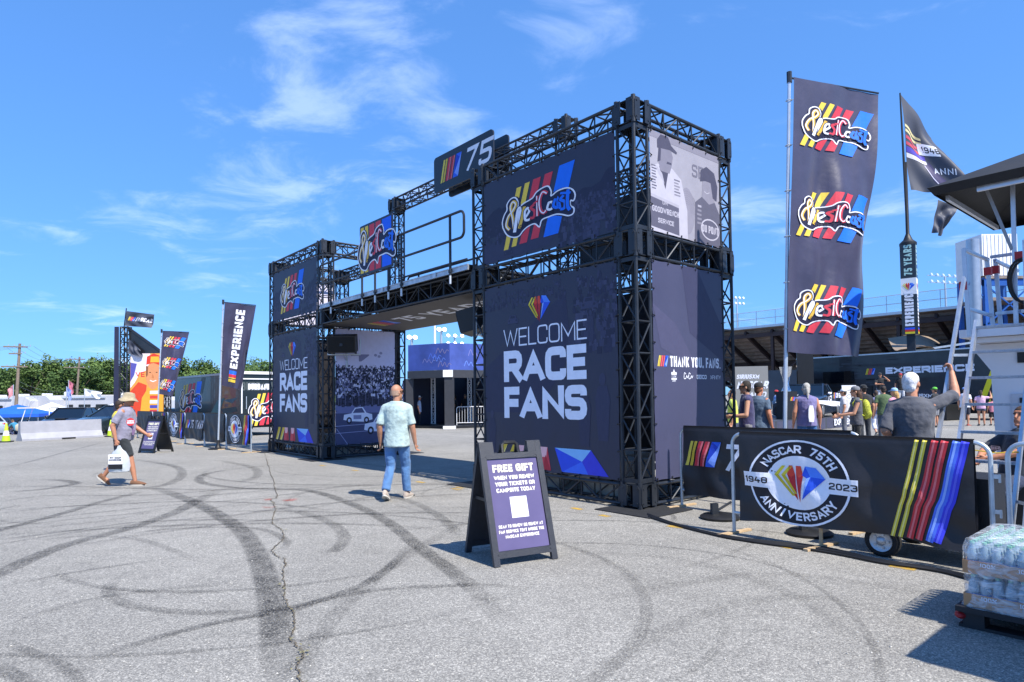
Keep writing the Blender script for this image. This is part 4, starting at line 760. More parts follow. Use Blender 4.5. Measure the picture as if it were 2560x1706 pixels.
# ------------------------------------------------------------------ folding signs
def aframe(label, f0, f1, depth, h=1.13, full=True):
    f0, f1 = Vector(f0), Vector(f1); d = f1-f0; W = d.length; t = thing('folding_sign', label, 'sign', f0, yaw_of(d), 'folding pavement signs')
    top = Vector((0, depth/2, h)); sl = math.atan2(depth/2, h)
    for s, nm in ((1, 'front_panel'), (-1, 'back_panel')):
        M = Matrix.Rotation(-sl*s, 3, 'X'); base = Vector((0, 0 if s > 0 else depth, 0)); Lp = h/math.cos(sl)
        def P(x, z, y=0): return base+M@Vector((x, y*s, z))
        def bx(mb, x0, x1, z0, z1, y0, y1): mb.add([P(x, z, y) for x in (x0, x1) for y in (y0, y1) for z in (z0, z1)], [(0, 1, 3, 2), (4, 6, 7, 5), (0, 4, 5, 1), (2, 3, 7, 6), (0, 2, 6, 4), (1, 5, 7, 3)])
        mb = MB(); y0, y1 = -.02, .02; e = .062
        bx(mb, 0, e, .0, Lp-.02, y0, y1); bx(mb, W-e, W, .0, Lp-.02, y0, y1); bx(mb, e, W-e, .07, .07+e, y0, y1); bx(mb, e, W-e, Lp-.17, Lp-.115, y0, y1); bx(mb, e, W-e, .07+e, Lp-.17, y0+.018, y1-.006)
        bx(mb, 0, .15, Lp-.115, Lp-.0, y0+.002, y1-.002); bx(mb, W-.15, W, Lp-.115, Lp-.0, y0+.002, y1-.002)
        for c in ((.11, .11), (W-.11, .11), (.11, Lp-.145), (W-.11, Lp-.145)): mb.cyl(P(c[0]-.05*(1 if c[0] < .3 else -1), c[1], -.024), P(c[0]-.05*(1 if c[0] < .3 else -1), c[1], -.018), .012, n=8)
        o = mb.build(nm, M_BLACK if not full else mat('grey_black_plastic', '#2b2e36', .45, 0, .15, 10, .2, 150), t)
        mb = MB(); hx = W*.5; mb.tube([P(hx-.09, Lp-.13, 0), P(hx-.085, Lp-.03, 0), P(hx-.06, Lp-.005, 0), P(hx+.06, Lp-.005, 0), P(hx+.085, Lp-.03, 0), P(hx+.09, Lp-.13, 0)], .017, 6); mb.build('handle', M_BLACK, o, smooth=True)
        mb = MB(); bx(mb, e+.004, W-e-.004, .074+e, Lp-.174, -.006, .0115); po = mb.build('poster', mat('purple_poster', '#5b5379', .35, 0, .08, 3), o)
        if s > 0 or not full:
            w, z0, z1 = W-2*e, .07+e, Lp-.17; H_ = z1-z0; a = Art(); c1 = '#f1ecdc'
            a.text('FREE GIFT', w/2, H_*.85, H_*.085, '#f2ecca', .24, 1, .12, 'c', 1, fit=w*.78)
            for i, s_ in enumerate(('WHEN YOU RENEW', 'YOUR TICKETS OR', 'CAMPSITE TODAY')): a.text(s_, w/2, H_*(.765-.07*i), H_*.045, c1, .22, 1, .12, 'c', 1, fit=w*(.78-.02*i))
            a.rect(w*.35, H_*.34, w*.68, H_*.57, '#dcdae2', 1)
            for i, s_ in enumerate(('SCAN TO RENEW OR RENEW AT', 'FAN SERVICE TENT INSIDE THE', 'NASCAR EXPERIENCE')): a.text(s_, w/2, H_*(.24-.055*i), H_*.034, c1, .2, 1, .14, 'c', 1, fit=w*(.8 if i < 2 else .62))
            a.build('lettering', lambda x, z, l: P(e+x, z0+z, -.0068-l), po)
    for x in (.03, W-.03): m = MB(); m.bar((x, depth*.24, h*.52), (x, depth*.76, h*.52), .012, .03); m.build('spreader', M_BLACK, t)
    return t
aframe('black folding sign with a purple FREE GIFT poster, standing in front of the near tower', gp(1235, 1420), gp(1393, 1397), .68)
aframe('small far folding sign with a purple poster, behind the man in the sun hat', gp(385, 1134)-Vector((.62, -.25, 0)), gp(385, 1134), .68, 1.13, False)
# ------------------------------------------------------------------ flags
def cloth(name, TL, TR, BL, BR, parent, m, amp=.06, waves=((7, 2, 0), (13, -3, 1)), nu=24, nv=48, sag=0, art=None, size=None, inv=None):
    TL, TR, BL, BR = map(Vector, (TL, TR, BL, BR)); n = (TR-TL).cross(BL-TL).normalized()
    if n.dot(EYE-TL) < 0: n = -n
    def f(u, v, l=0):                              # u across from the pole, v down
        p = (TL*(1-u)+TR*u)*(1-v)+(BL*(1-u)+BR*u)*v; k = min(1, u*2.5)*.75+.25; k *= min(1, .25+v*2)
        d = sum(amp/(i+1)*math.sin(a*u+b*v+c+2.2*math.sin(v*3+c)) for i, (a, b, c) in enumerate(waves))
        return p+n*(d*k+l)-Vector((0, 0, sag*u*u*(1-v)))
    V = [f(i/nu, j/nv) for i in range(nu+1) for j in range(nv+1)]; me = bpy.data.meshes.new(name)
    w = inv if inv else parent.matrix_world.inverted() if parent else Matrix.Identity(4)
    me.from_pydata([tuple(w@v) for v in V], [], [(i*(nv+1)+j, (i+1)*(nv+1)+j, (i+1)*(nv+1)+j+1, i*(nv+1)+j+1) for i in range(nu) for j in range(nv)]); me.materials.append(m); me.shade_smooth()
    o = link(name, me, parent)
    if art: W_, H_ = size; art.build('flag_print', lambda x, y, l: w@f(x/W_, 1-y/H_, .009+l), o, PRINTCLOTH, cell=.042 if W_ < 2 else .14, step=.0012)
    return o
def pole_flag(label, base, top, TL, TR, BL, BR, art, size, amp=.05, arm=True, rings=6, waves=((6, 3, 0), (11, -4, 1), (21, 3, 2), (15, 9, 4)), r=.028):
    base, top = Vector(base), Vector(top); t = thing('flag_pole', label, 'flag', base); w = Matrix.Translation(-base)
    m = MB(); m.cyl((0, 0, .04), (top-base)*.5, r); m.cyl((top-base)*.498, top-base, r*.82); m.build('pole', mat('silver_pole', '#c4ccd6', .35, .5, .08), t, smooth=True)
    m = MB(); m.cyl(top-base-Vector((0, 0, .12)), top-base+Vector((0, 0, .03)), r*1.3); arm and m.cyl(top-base-Vector((0, 0, .05)), Vector(TR)-base+Vector((0, 0, .02)), .014, n=6); m.build('top_arm', M_BLACKMETAL, t, smooth=True)
    m = MB(); m.lathe([(.02, 0), (.3, 0), (.3, .03), (.1, .06), (.05, .16), (.04, .3)], n=14); m.build('base', M_BLACK, t, smooth=True)
    for i in range(rings):
        f = (i+.5)/rings; p = Vector(TL).lerp(Vector(BL), f)-base; k = (p.z)/(top.z-base.z); c = (top-base)*k; m = MB(); m.tube([c+Vector((math.cos(j)*r*1.5, math.sin(j)*r*1.5, 0)) for j in (0, 1.26, 2.5, 3.8, 5.0)], .006, 5, True); m.cyl(c, p, .006, n=5); m.build('ring', M_GALV, t)
    cloth('flag', TL, TR, BL, BR, t, M_NAVYCLOTH, amp, waves, art=art, size=size, inv=w); return t
def script_flag_art(w=1.25, h=3.75, ky=.74):
    a = Art()
    for y in (.83, .5, .155): a.put(SCRIPT, w*.5, h*y, w*.76, ky, rot=R(-6), l=1)
    return a
fb = gp(1960, 1279); ft = at(1973, 186, 8.75)
pole_flag('tall navy flag with three script logos on a silver pole, right of the gateway', fb, ft, at(1985, 193, 8.72), at(2196, 237, 9.3), at(1968, 880, 8.62), at(2150, 893, 8.95), script_flag_art(1.25, 3.75), (1.25, 3.75), amp=.06)
pb = at(391, 1100, 27); pb.z = 0
pole_flag('smaller navy flag with three script logos, left of the gateway behind the barriers', pb, at(404, 825, 27), at(407, 828, 27), at(473, 832, 27.6), at(395, 985, 27), at(432, 992, 27.3), script_flag_art(1.15, 2.7, .52), (1.15, 2.7), amp=.05, r=.03)
pb = at(545, 1120, 20.8); pb.z = 0
a = Art(); w, h = 1.0, 2.75
b_ = Art(); b_.text('EXPERIENCE', 0, 0, .30, WH, .24, 1, .1, l=1, fit=1.85); b_.rect(-.45, 0, -.36, .3, '#e8c84a', 1).rect(-.33, 0, -.28, .3, '#e8c84a', 1).rect(-.25, 0, -.2, .3, RD, 1).rect(-.17, 0, -.1, .3, RD, 1); b_.rect(-.3, 0, -.2, .3, RD, 1.5).rect(-.2, 0, -.08, .3, '#2a6ee6', 1.8)
a.put(b_, w*.68, .62, 1, rot=R(90)); pole_flag('navy flag reading EXPERIENCE on a silver pole, left of the gateway', pb, at(558, 752, 20.8), at(562, 757, 20.8), at(640, 765, 21.2), at(548, 962, 20.8), at(603, 975, 21.1), a, (w, h), amp=.05, r=.03)
# ------------------------------------------------------------------ cables and weighted bases
for i, (of, dz) in enumerate(((0, 0), (.05, .0), (-.06, 0), (.1, .0))):
    pts = [gp(1622, 1292), gp(1700, 1318), gp(1836, 1350), gp(2054, 1378), gp(2200, 1408), gp(2330, 1428), gp(2430, 1452), gp(2700, 1520)]
    pts = [p+Vector((.35*of*math.sin(k*1.7+i), of+.03*math.sin(k*2.3+i*2), .016)) for k, p in enumerate(pts)]
    m = MB(); m.tube(interp(pts, 8), .014, 6); m.build('power_cable', M_CABLE, smooth=True, label='black power cable in the bundle along the foot of the barriers', cat='cable', group='black cables along the barriers')
for (u, v), lab in (((1800, 1297), 'round black weighted base behind the left leg of the near barrier'), ((2024, 1337), 'round black weighted base under the near barrier seal')):
    p = gp(u, v); t = thing('weight_base', lab, 'base', p, .3, 'weighted bases'); m = MB(); m.lathe([(.02, 0), (.24, 0), (.25, .03), (.21, .055), (.03, .07)], n=18); m.build('disc', M_BLACK, t, smooth=True); m = MB(); m.box((-.08, 0, .12), (.09, .05, .16)); m.cyl((-.05, 0, .1), (.24, .1, .18), .016); m.build('bracket', M_BLACKMETAL, t)
# ------------------------------------------------------------------ wheeled cart behind the near barrier
ca = gp(2203, 1394); cx_, cy_ = _d, _nr
t = thing('equipment_cart', 'black wheeled equipment cart mostly hidden behind the near barrier cover', 'cart', ca+cy_*.06, yaw_of(_d))
m = MB(); m.box((.33, .42, .55), (1.0, .62, .5)); m.box((.33, .42, .26), (1.1, .7, .06)); m.build('body', M_BLACK, t)
for x, y in ((0, .0), (0, .85)):
    m = MB(); m.lathe([(.09, -.05), (.13, -.055), (.155, -.035), (.155, .035), (.13, .055), (.09, .05)], n=24); w = m.build('wheel', M_RUBBER, t, smooth=True); w.matrix_local = Matrix.Translation((x, y, .155))@Matrix.Rotation(R(90), 4, 'X')
    m = MB(); m.lathe([(.012, .075), (.03, .07), (.045, .055), (.085, .055), (.1, .065), (.103, .05)], n=20); [m.box((.062*math.cos(k*1.257), .062*math.sin(k*1.257), .06), (.02, .02, .012)) for k in range(5)]; m.build('rim', mat('alloy_rim', '#a9aeb4', .4, .7, .1), w, smooth=True)
for x, y in ((.72, .06), (.95, .62)): m = MB(); m.loft([[(x-.09, y-.03, .3), (x+.09, y-.03, .3), (x+.09, y+.03, .3), (x-.09, y+.03, .3)], [(x-.03, y-.03, .0), (x+.03, y-.03, .0), (x+.03, y+.03, .0), (x-.03, y+.03, .0)]]); m.build('stand', M_BLACK, t)
# ------------------------------------------------------------------ pallets of water
M_WATER = mat('water_bottle_plastic', '#b6d6ea', .12, 0, .1, 8, trans=.5, spec=.6); M_CARD = mat('cardboard', '#b58a63', .85, 0, .1, 10); M_LBL = mat('blue_bottle_label', '#2c6cc0', .4, 0, .1); M_CAPG = mat('green_cap', '#7fc4ac', .4)
M_WRAP = bpy.data.materials.new('shrink_wrap'); M_WRAP.use_nodes = True; _nt = M_WRAP.node_tree; _b = _nt.nodes['Principled BSDF']; _b.inputs['Base Color'].default_value = (.85, .9, .95, 1); _b.inputs['Roughness'].default_value = .12; _b.inputs['Specular IOR Level'].default_value = .9
_tc = _nt.nodes.new('ShaderNodeTexCoord'); _mp = _nt.nodes.new('ShaderNodeMapping'); _mp.inputs['Scale'].default_value = (6, 6, 14); _mp.inputs['Rotation'].default_value = (.5, .3, .2); _nz = _nt.nodes.new('ShaderNodeTexNoise'); _nz.inputs['Scale'].default_value = 1.6; _nz.inputs['Detail'].default_value = 6; _nz.inputs['Distortion'].default_value = 1.2
_nt.links.new(_tc.outputs['Object'], _mp.inputs[0]); _nt.links.new(_mp.outputs[0], _nz.inputs['Vector']); _mr = _nt.nodes.new('ShaderNodeMapRange'); _mr.inputs[1].default_value = .4; _mr.inputs[2].default_value = .75; _mr.inputs[3].default_value = .12; _mr.inputs[4].default_value = .68; _nt.links.new(_nz.outputs[0], _mr.inputs[0]); _nt.links.new(_mr.outputs[0], _b.inputs['Alpha'])
_bp = _nt.nodes.new('ShaderNodeBump'); _bp.inputs['Strength'].default_value = .9; _bp.inputs['Distance'].default_value = .03; _nt.links.new(_nz.outputs[0], _bp.inputs['Height']); _nt.links.new(_bp.outputs[0], _b.inputs['Normal'])
bt = MB(); bt.lathe([(.026, 0), (.032, .01), (.032, .075), (.029, .08), (.032, .085), (.031, .12), (.026, .15), (.013, .178), (.012, .185)], n=10); BOT = bt.data('bottle', M_WATER, True)
bt = MB(); bt.lathe([(.0325, .035), (.0325, .078)], n=10, cap=False); BLAB = bt.data('bottle_label', M_LBL, True); bt = MB(); bt.lathe([(.0145, .184), (.0145, .2)], n=8); BCAP = bt.data('bottle_cap', M_CAPG, True)
def pallet(label, org, nx, ny, layers, bottles=True):
    t = thing('water_pallet', label, 'pallet', org, yaw_of(-GA)); Lx, Ly = nx*.068+.03, ny*.068+.03          # x towards the camera, y away to the right
    pm = mat('black_pallet', '#1d2025', .6, 0, .2); m = MB(); m.box((Lx/2, Ly/2, .125), (Lx+.08, Ly+.08, .035)); m.build('pallet_deck', pm, t)
    for i in range(3):
        for j in range(3): m = MB(); m.box((Lx*(.06+.44*i), Ly*(.06+.44*j), .062), (.12, .12, .085)); m.build('pallet_block', pm, t)
    for j in range(3): m = MB(); m.box((Lx/2, Ly*(.06+.44*j), .011), (Lx+.06, .12, .02)); m.build('pallet_runner', pm, t)
    m = MB(); m.ell((-.02, .03, .075), (.04, .07, .03)); m.build('red_strap_buckle', M_RED, t, smooth=True)
    z = .145
    for k in range(layers):
        m = MB(); h = .085; e = .004
        for c, d in (((Lx/2, e/2, z+h/2), (Lx, e, h)), ((Lx/2, Ly-e/2, z+h/2), (Lx, e, h)), ((e/2, Ly/2, z+h/2), (e, Ly-2*e, h)), ((Lx-e/2, Ly/2, z+h/2), (e, Ly-2*e, h)), ((Lx/2, Ly/2, z+.003), (Lx-.01, Ly-.01, .005))): m.box(c, d)
        m.build('cardboard_tray', M_CARD, t)
        if bottles:
            for i in range(nx):
                for j in range(ny):
                    if 2 < i < nx-1 and 2 < j < ny-2 and k < layers-1: continue
                    o = link('bottle', BOT, t); o.location = (.048+i*.068, .048+j*.068, z+.008); o.rotation_euler = (0, 0, i+j*2)
                    link('bottle_label', BLAB, o); link('bottle_cap', BCAP, o)
        else: m = MB(); m.box((Lx/2, Ly/2, z+.15), (Lx-.02, Ly-.02, .12)); m.build('bottle_pack', M_WATER, t)
        z += .22
    m = MB(); P = []; rr = random.Random(8)
    for zz, k in ((.13, 1.06), (.2, 1.02), (.33, 1.03), (.45, 1.02), (z-.06, 1.03), (z+.0, .98), (z+.015, .72), (z+.018, .3)):
        P.append([(Lx/2+(x-.5)*Lx*k+rr.uniform(-.006, .006), Ly/2+(y-.5)*Ly*k+rr.uniform(-.006, .006), zz+rr.uniform(-.006, .006)) for x, y in rrect(0, 0, 1, 1, .09, 4)])
    m.loft(P, False); m.build('plastic_wrap', M_WRAP, t, smooth=True)
    a = Art(); a.text('100%', 0, 0, .032, WH, .2, 1, l=1)
    for k in range(layers):
        for i in range(1, min(nx-2, 12), 3): b_ = Art(); b_.text('100%', 0, 0, .026, WH, .2, 1, l=1); b_.build('lettering', flat_map((.03+i*.068, -.0035, .145+.22*k+.05), (1, 0, 0), (0, 0, 1), (0, -1, 0)), t)
    return t
p0 = gp(2388, 1568)
pallet('shrink wrapped bottled water in cardboard trays on a black pallet at the right edge', p0+GB*.05-GA*.04, 13, 12, 2)
pallet('tall wrapped pallet of water cartons standing out of frame at the right', Vector((3.16, 2.95, 0)), 14, 12, 7, False)
# ------------------------------------------------------------------ pit box with canopy, and its ladder
pbx = Vector((5.73, 8.0, 0)); t = thing('pit_box', 'white pit box cart with aluminium posts, railings and a black canopy at the right edge', 'pit box', pbx, yaw_of(-GA))      # x = towards camera right, y = away right
M_WBOX = mat('white_gelcoat', '#dcdde3', .35, 0, .05, 2); M_CANVAS = mat('black_canvas', '#1c1d20', .7, 0, .2, 3, .2, 25); M_PROF = mat('alu_profile', '#bfc6d2', .35, .55, .1, 8)
m = MB(); m.box((1.1, .95, 2.31), (2.4, 1.9, .1)); m.box((1.1, .95, 2.225), (2.2, 1.7, .06)); m.build('upper_deck', M_WBOX, t)
m = MB(); m.prism([(-.1, 2.19), (.12, 1.85), (.16, .3), (2.3, .3), (2.3, 2.19)], .42, 1.55, 1); m.build('cabinet', M_WBOX, t)
m = MB(); m.box((.95, .405, 2.0), (1.1, .02, .13)); m.build('vent_panel', M_BLACK, t); m = MB(); m.box((.75, .405, 1.1), (.85, .02, .9)); m.build('cabinet_door', mat('cabinet_grey', '#c3c5cd', .4, 0, .05), t); m = MB(); m.box((.5, .39, 1.42), (.18, .02, .16)); m.build('screen', M_BLACK, t)
m = MB(); m.box((1.2, .7, .24), (2.2, 1.4, .1)); m.build('chassis', M_BLACKMETAL, t)
for x in (.5, 1.9):
    for y in (.12, 1.3): m = MB(); m.lathe([(.07, -.05), (.15, -.06), (.17, -.03), (.17, .03), (.15, .06), (.07, .05)], n=18); w = m.build('wheel', M_RUBBER, t, smooth=True); w.matrix_local = Matrix.Translation((x, y, .172))@Matrix.Rotation(R(90), 4, 'X')
def prof(mb, p, q, w=.042):
    mb.bar(p, q, w, w); mb.bar(p, q, w*.3, w*1.16); mb.bar(p, q, w*1.16, w*.3)
def pl(u, v, y): P = onpl(u, v, pbx+GB*y, GB); d = P-pbx; return Vector((d.dot(-GA), y, P.z))
for p, q in ((pl(2409, 622, -.1), pl(2424, 842, -.1)), (pl(2467, 648, .55), pl(2484, 830, .55)), (pl(2488, 648, .75), pl(2503, 828, .75)), (pl(2531, 440, .35), pl(2541, 832, .35)), (pl(2562, 600, .0), pl(2570, 850, .0))): m = MB(); prof(m, p, q); m.build('post', M_PROF, t)
for p, q in ((pl(2409, 624, -.1), pl(2470, 650, .55)), (pl(2420, 772, -.1), pl(2480, 790, .55)), (pl(2478, 643, .6), pl(2558, 632, .35)), (pl(2487, 652, .7), pl(2545, 678, 1.1)), (pl(2492, 784, .7), pl(2558, 778, .35))): m = MB(); prof(m, p, q, .036); m.build('rail', M_PROF, t)
for u, v, y in ((2409, 716, -.1), (2470, 679, .55), (2489, 675, .75), (2548, 640, .35)): m = MB(); m.box(pl(u, v, y), (.078, .078, .1)); m.build('red_clamp', M_RED, t)
m = MB(); Tz = 4.2; c0 = pl(2318, 486, -.2); c0.z = Tz
def CN(x, y, z): return (c0.x+x, c0.y+y, Tz+z)
V = [CN(0, 0, 0), CN(3, 0, 0), CN(3, 2.9, 0), CN(0, 2.9, 0), CN(.06, .06, -.1), CN(3, .06, -.1), CN(3, 2.84, -.1), CN(.06, 2.84, -.1), CN(.9, 1.1, .5), CN(3, 1.1, .5), CN(3, 1.8, .5), CN(.9, 1.8, .5)]
m.add(V, [(0, 1, 9, 8), (1, 2, 10, 9), (2, 3, 11, 10), (3, 0, 8, 11), (8, 9, 10, 11), (0, 4, 5, 1), (1, 5, 6, 2), (2, 6, 7, 3), (3, 7, 4, 0)]); m.build('canopy', M_CANVAS, t)
m = MB(); m.bar(CN(.5, .14, -.1), CN(3, .14, -.1), .05, .09); m.bar(CN(.14, .3, -.1), CN(.14, 2.7, -.1), .04, .06); m.bar(CN(.5, 2.7, -.1), CN(3, 2.7, -.1), .05, .09); m.build('canopy_rail', M_PROF, t)
m = MB(); m.bar(pl(2462, 465, .3), pl(2530, 625, .35), .05, .035); m.build('canopy_strut', mat('grey_strut', '#8d9096', .5, .3, .1), t)
m = MB(); m.tube([pl(2553, 700, .1)+Vector((.14*math.cos(k), .02*k, .26*math.sin(k))) for k in [i*.3 for i in range(43)]], .016, 6); m.build('cable_coil', M_CABLE, t, smooth=True)
lt = thing('step_ladder', 'aluminium ladder with wide treads leaning on the pit box, held by the grey shirt man', 'ladder', Vector((4.34, 6.52, 0)), yaw_of(-GA))
LN = .603; LH = Vector((0, LN*1.0, 1)); lw = .53
def lp(x, z, y=0): return Vector((x, .603*z*1.18/1.18+y, z))
for x, y in ((0, 0), (lw, 0)): m = MB(); m.bar(lp(x, .01, y), lp(x, 2.4, y), .03, .085, (0, 1, 0)); m.build('stile', M_ALU, lt)
m = MB(); m.bar(lp(-.17, .35, -.12), lp(-.14, 2.95, -.2), .03, .06, (0, 1, 0)); m.bar(lp(-.17, .5, -.12), lp(0, .5), .02, .03); m.bar(lp(-.14, 2.0, -.17), lp(0, 2.0), .02, .03); m.build('hand_rail', M_ALU, lt)
m = MB(); m.bar(lp(lw+.12, .0, -.1), lp(lw+.1, 2.7, -.18), .03, .06, (0, 1, 0)); m.bar(lp(lw+.12, .5, -.1), lp(lw, .5), .02, .03); m.bar(lp(lw+.1, 2.0, -.15), lp(lw, 2.0), .02, .03); m.build('hand_rail', M_ALU, lt)
for i in range(8): z = .27+.293*i; m = MB(); m.box(lp(lw/2, z), (lw-.03, .1, .03)); [m.box(lp(.05+k*(lw-.1)/14, z)+Vector((0, -.051, 0)), (.012, .006, .02), M=Matrix.Rotation(.6, 3, 'Y')) for k in range(15)]; m.build('tread', mat('tread_plate', '#a7acb5', .4, .6, .2, 30, .3, 120), lt)
m = MB(); m.tube([lp(.0, .96, -.06), lp(.15, .97, -.07), lp(.35, .95, -.07), lp(lw, .97, -.06)], .007, 5); m.build('yellow_cord', mat('yellow_cord', '#d9b52e', .6), lt)
# ------------------------------------------------------------------ people
CLOUD = bpy.data.textures.new('cloth_folds', 'CLOUDS'); CLOUD.noise_scale = .13; CLOUD.noise_depth = 2
def ring(c, rx, ry, n=16, M=None):
    c = Vector(c); return [c+((M@Vector((rx*math.cos(2*math.pi*j/n), ry*math.sin(2*math.pi*j/n), 0))) if M else Vector((rx*math.cos(2*math.pi*j/n), ry*math.sin(2*math.pi*j/n), 0))) for j in range(n)]
def skinned(mb, vox, it=4, fold=0):
    me = mb.data('t', [])
    mods = [('REMESH', dict(mode='VOXEL', voxel_size=vox)), ('SMOOTH', dict(factor=.5, iterations=it))]
    if fold: mods.append(('DISPLACE', dict(texture=CLOUD, strength=fold, mid_level=.5, texture_coords='LOCAL')))
    r = baked(me, mods); r.shade_smooth(); return r
def elbow(s, h, l1, l2, hint):
    d = h-s; L = min(d.length, (l1+l2)*.995); d.normalize(); a = (l1*l1-l2*l2+L*L)/(2*L); k = math.sqrt(max(0, l1*l1-a*a)); hint = Vector(hint); hint = (hint-d*hint.dot(d)).normalized(); return s+d*a+hint*k
def cmat(c, kind='cloth'):
    if kind == 'skin': return mat('skin_'+c.strip('#'), c, .55, 0, .1, 30, .05, 90)
    return mat('cloth_'+c.strip('#'), c, .85, 0, .2, 9, .55, 17, sheen=.2)
def person(label, pos, face, H=1.75, shirt='#6a7d92', pants='#33404f', skin='#c0896a', shoes='#3a3530', hair='#3b2c22', hs='short', cap=None, hat=None, sleeve=.62, hem=.84, leg='long', fat=1.0, arms=None, feet=None, seat=None, lean=0, look=0, nod=0, near=False, glasses=False, group=None, world_hands=None, socks=None, curl=.35, capback=False):
    s = H/1.75; face = Vector((face[0], face[1], 0)).normalized(); rz = math.atan2(face.y, face.x)-math.pi/2
    t = thing('person', label, 'person', pos, rz, group); t.scale = (s, s, s)
    Winv = (Matrix.Translation(Vector(pos))@Matrix.Rotation(rz, 4, 'Z')@Matrix.Scale(s, 4)).inverted()
    pz = .95 if seat is None else seat; U = Matrix.Translation((0, 0, pz))@Matrix.Rotation(-lean, 4, 'X')@Matrix.Translation((0, 0, -.95))
    def up(*v): return U@Vector(v)
    J = {}
    for sd, sg in (('L', -1), ('R', 1)):
        J['sh'+sd] = up(.18*sg, 0, 1.395); J['hip'+sd] = Vector((.092*sg, 0, pz-.03))
        a = (arms or {}).get(sd)
        if world_hands and sd in world_hands: hd = Winv@Vector(world_hands[sd]); hint = world_hands.get(sd+'h', (sg, -.5, -.6)); J['wr'+sd] = hd; J['el'+sd] = elbow(J['sh'+sd], hd, .30, .27, hint)
        elif a: J['wr'+sd] = Vector(a[0]); J['el'+sd] = elbow(J['sh'+sd], J['wr'+sd], .30, .27, a[1] if len(a) > 1 else (sg*.4, -1, 0))
        else: J['el'+sd] = up(.25*sg, -.035, 1.13); J['wr'+sd] = up(.262*sg, .035, .875)
        f = (feet or {}).get(sd)
        if f: J['an'+sd] = Vector(f[0]); J['kn'+sd] = elbow(J['hip'+sd], J['an'+sd], .435, .42, f[1] if len(f) > 1 else (0, 1, 0)); J['toe'+sd] = Vector(f[2]) if len(f) > 2 else Vector((.1*sg, 1, 0))
        else: J['kn'+sd] = Vector((.1*sg, .015, .5)); J['an'+sd] = Vector((.108*sg, -.015, .085)); J['toe'+sd] = Vector((.18*sg, 1, 0))
    vox = .0095 if near else .014; sk = cmat(skin, 'skin')
    UR = U.to_3x3(); hc = up(0, .02, 1.625); HM = UR@Matrix.Rotation(-look, 3, 'Z')@Matrix.Rotation(-nod, 3, 'X')
    def hp(x, y, z): return hc+HM@Vector((x, y, z))
    m = MB(); fw = 1+(fat-1)*.6
    m.loft([ring(up(0, 0, z), rx*fw, ry*fat, M=UR) for z, rx, ry in ((.86, .13, .09), (.95, .15, .105), (1.08, .135, .1), (1.25, .15, .105), (1.36, .16, .095), (1.43, .12, .08), (1.47, .06, .06))])
    m.cap2(up(0, -.012, 1.42), up(0, .0, 1.56), .058, .052)
    m.ell(hp(0, -.012, .025), (.074, .092, .098), 14, 10, HM); m.ell(hp(0, .028, -.05), (.056, .062, .068), 12, 8, HM); m.cap2(hp(0, .088, .012), hp(0, .104, -.022), .01, .016); m.ell(hp(0, .07, -.105), (.026, .022, .018), 8, 6, HM)
    m.cap2(hp(-.035, .074, .04), hp(.035, .074, .04), .014, .014); m.cap2(hp(-.02, .084, -.058), hp(.02, .084, -.058), .009, .009)
    for sg in (-1, 1): m.ell(hp(.076*sg, -.008, -.005), (.012, .02, .032), 8, 6, HM)
    for sd, sg in (('L', -1), ('R', 1)):
        sh, el, wr = J['sh'+sd], J['el'+sd], J['wr'+sd]; af = 1+(fat-1)*.5
        m.cap2(sh, el, .052*af, .043*af); m.cap2(el, el.lerp(wr, .35), .042*af, .041*af); m.cap2(el.lerp(wr, .3), wr, .041*af, .028)
        d = (wr-el).normalized(); fr = Vector((0, 1, 0)) if abs(d.y) < .8 else Vector((0, 0, 1)); fr = (fr-d*fr.dot(d)).normalized(); pn = d.cross(fr)*(-sg); c = wr+d*.045
        PM = Matrix((fr, pn, d)).transposed(); m.ell(c, (.04, .018, .052), 10, 7, PM)
        for k in range(4):
            b0 = wr+d*(.085 if k else .078)+fr*(-.03+.02*k); L1 = (.034, .042, .045, .04)[k]; d1 = (d*math.cos(curl)+pn*(-math.sin(curl))).normalized(); d2 = (d*math.cos(curl*2.4)-pn*math.sin(curl*2.4)).normalized()
            m.cap2(b0, b0+d1*L1, .0098, .009, 8); m.cap2(b0+d1*L1, b0+d1*L1+d2*L1*.85, .009, .0075, 8)
        tb = wr+d*.025+fr*.03; td = (d*.75+fr*.55-pn*.3).normalized(); m.cap2(tb, tb+td*.04, .012, .0105, 8); m.cap2(tb+td*.04, tb+td*.04+(d*.9-pn*.35).normalized()*.03, .0105, .008, 8)
        hp_, kn, an = J['hip'+sd], J['kn'+sd], J['an'+sd]; m.cap2(hp_, kn, .082*fw, .056); m.cap2(kn, kn.lerp(an, .4), .055, .054); m.cap2(kn.lerp(an, .35), an, .054, .035)
        td = J['toe'+sd].normalized(); m.cap2(an-Vector((0, 0, .04)), an+td*.1-Vector((0, 0, .045 if td.z > -.3 else .02)), .034, .03)
    me = skinned(m, vox, 3); me.materials.append(sk); link('body', me, t)
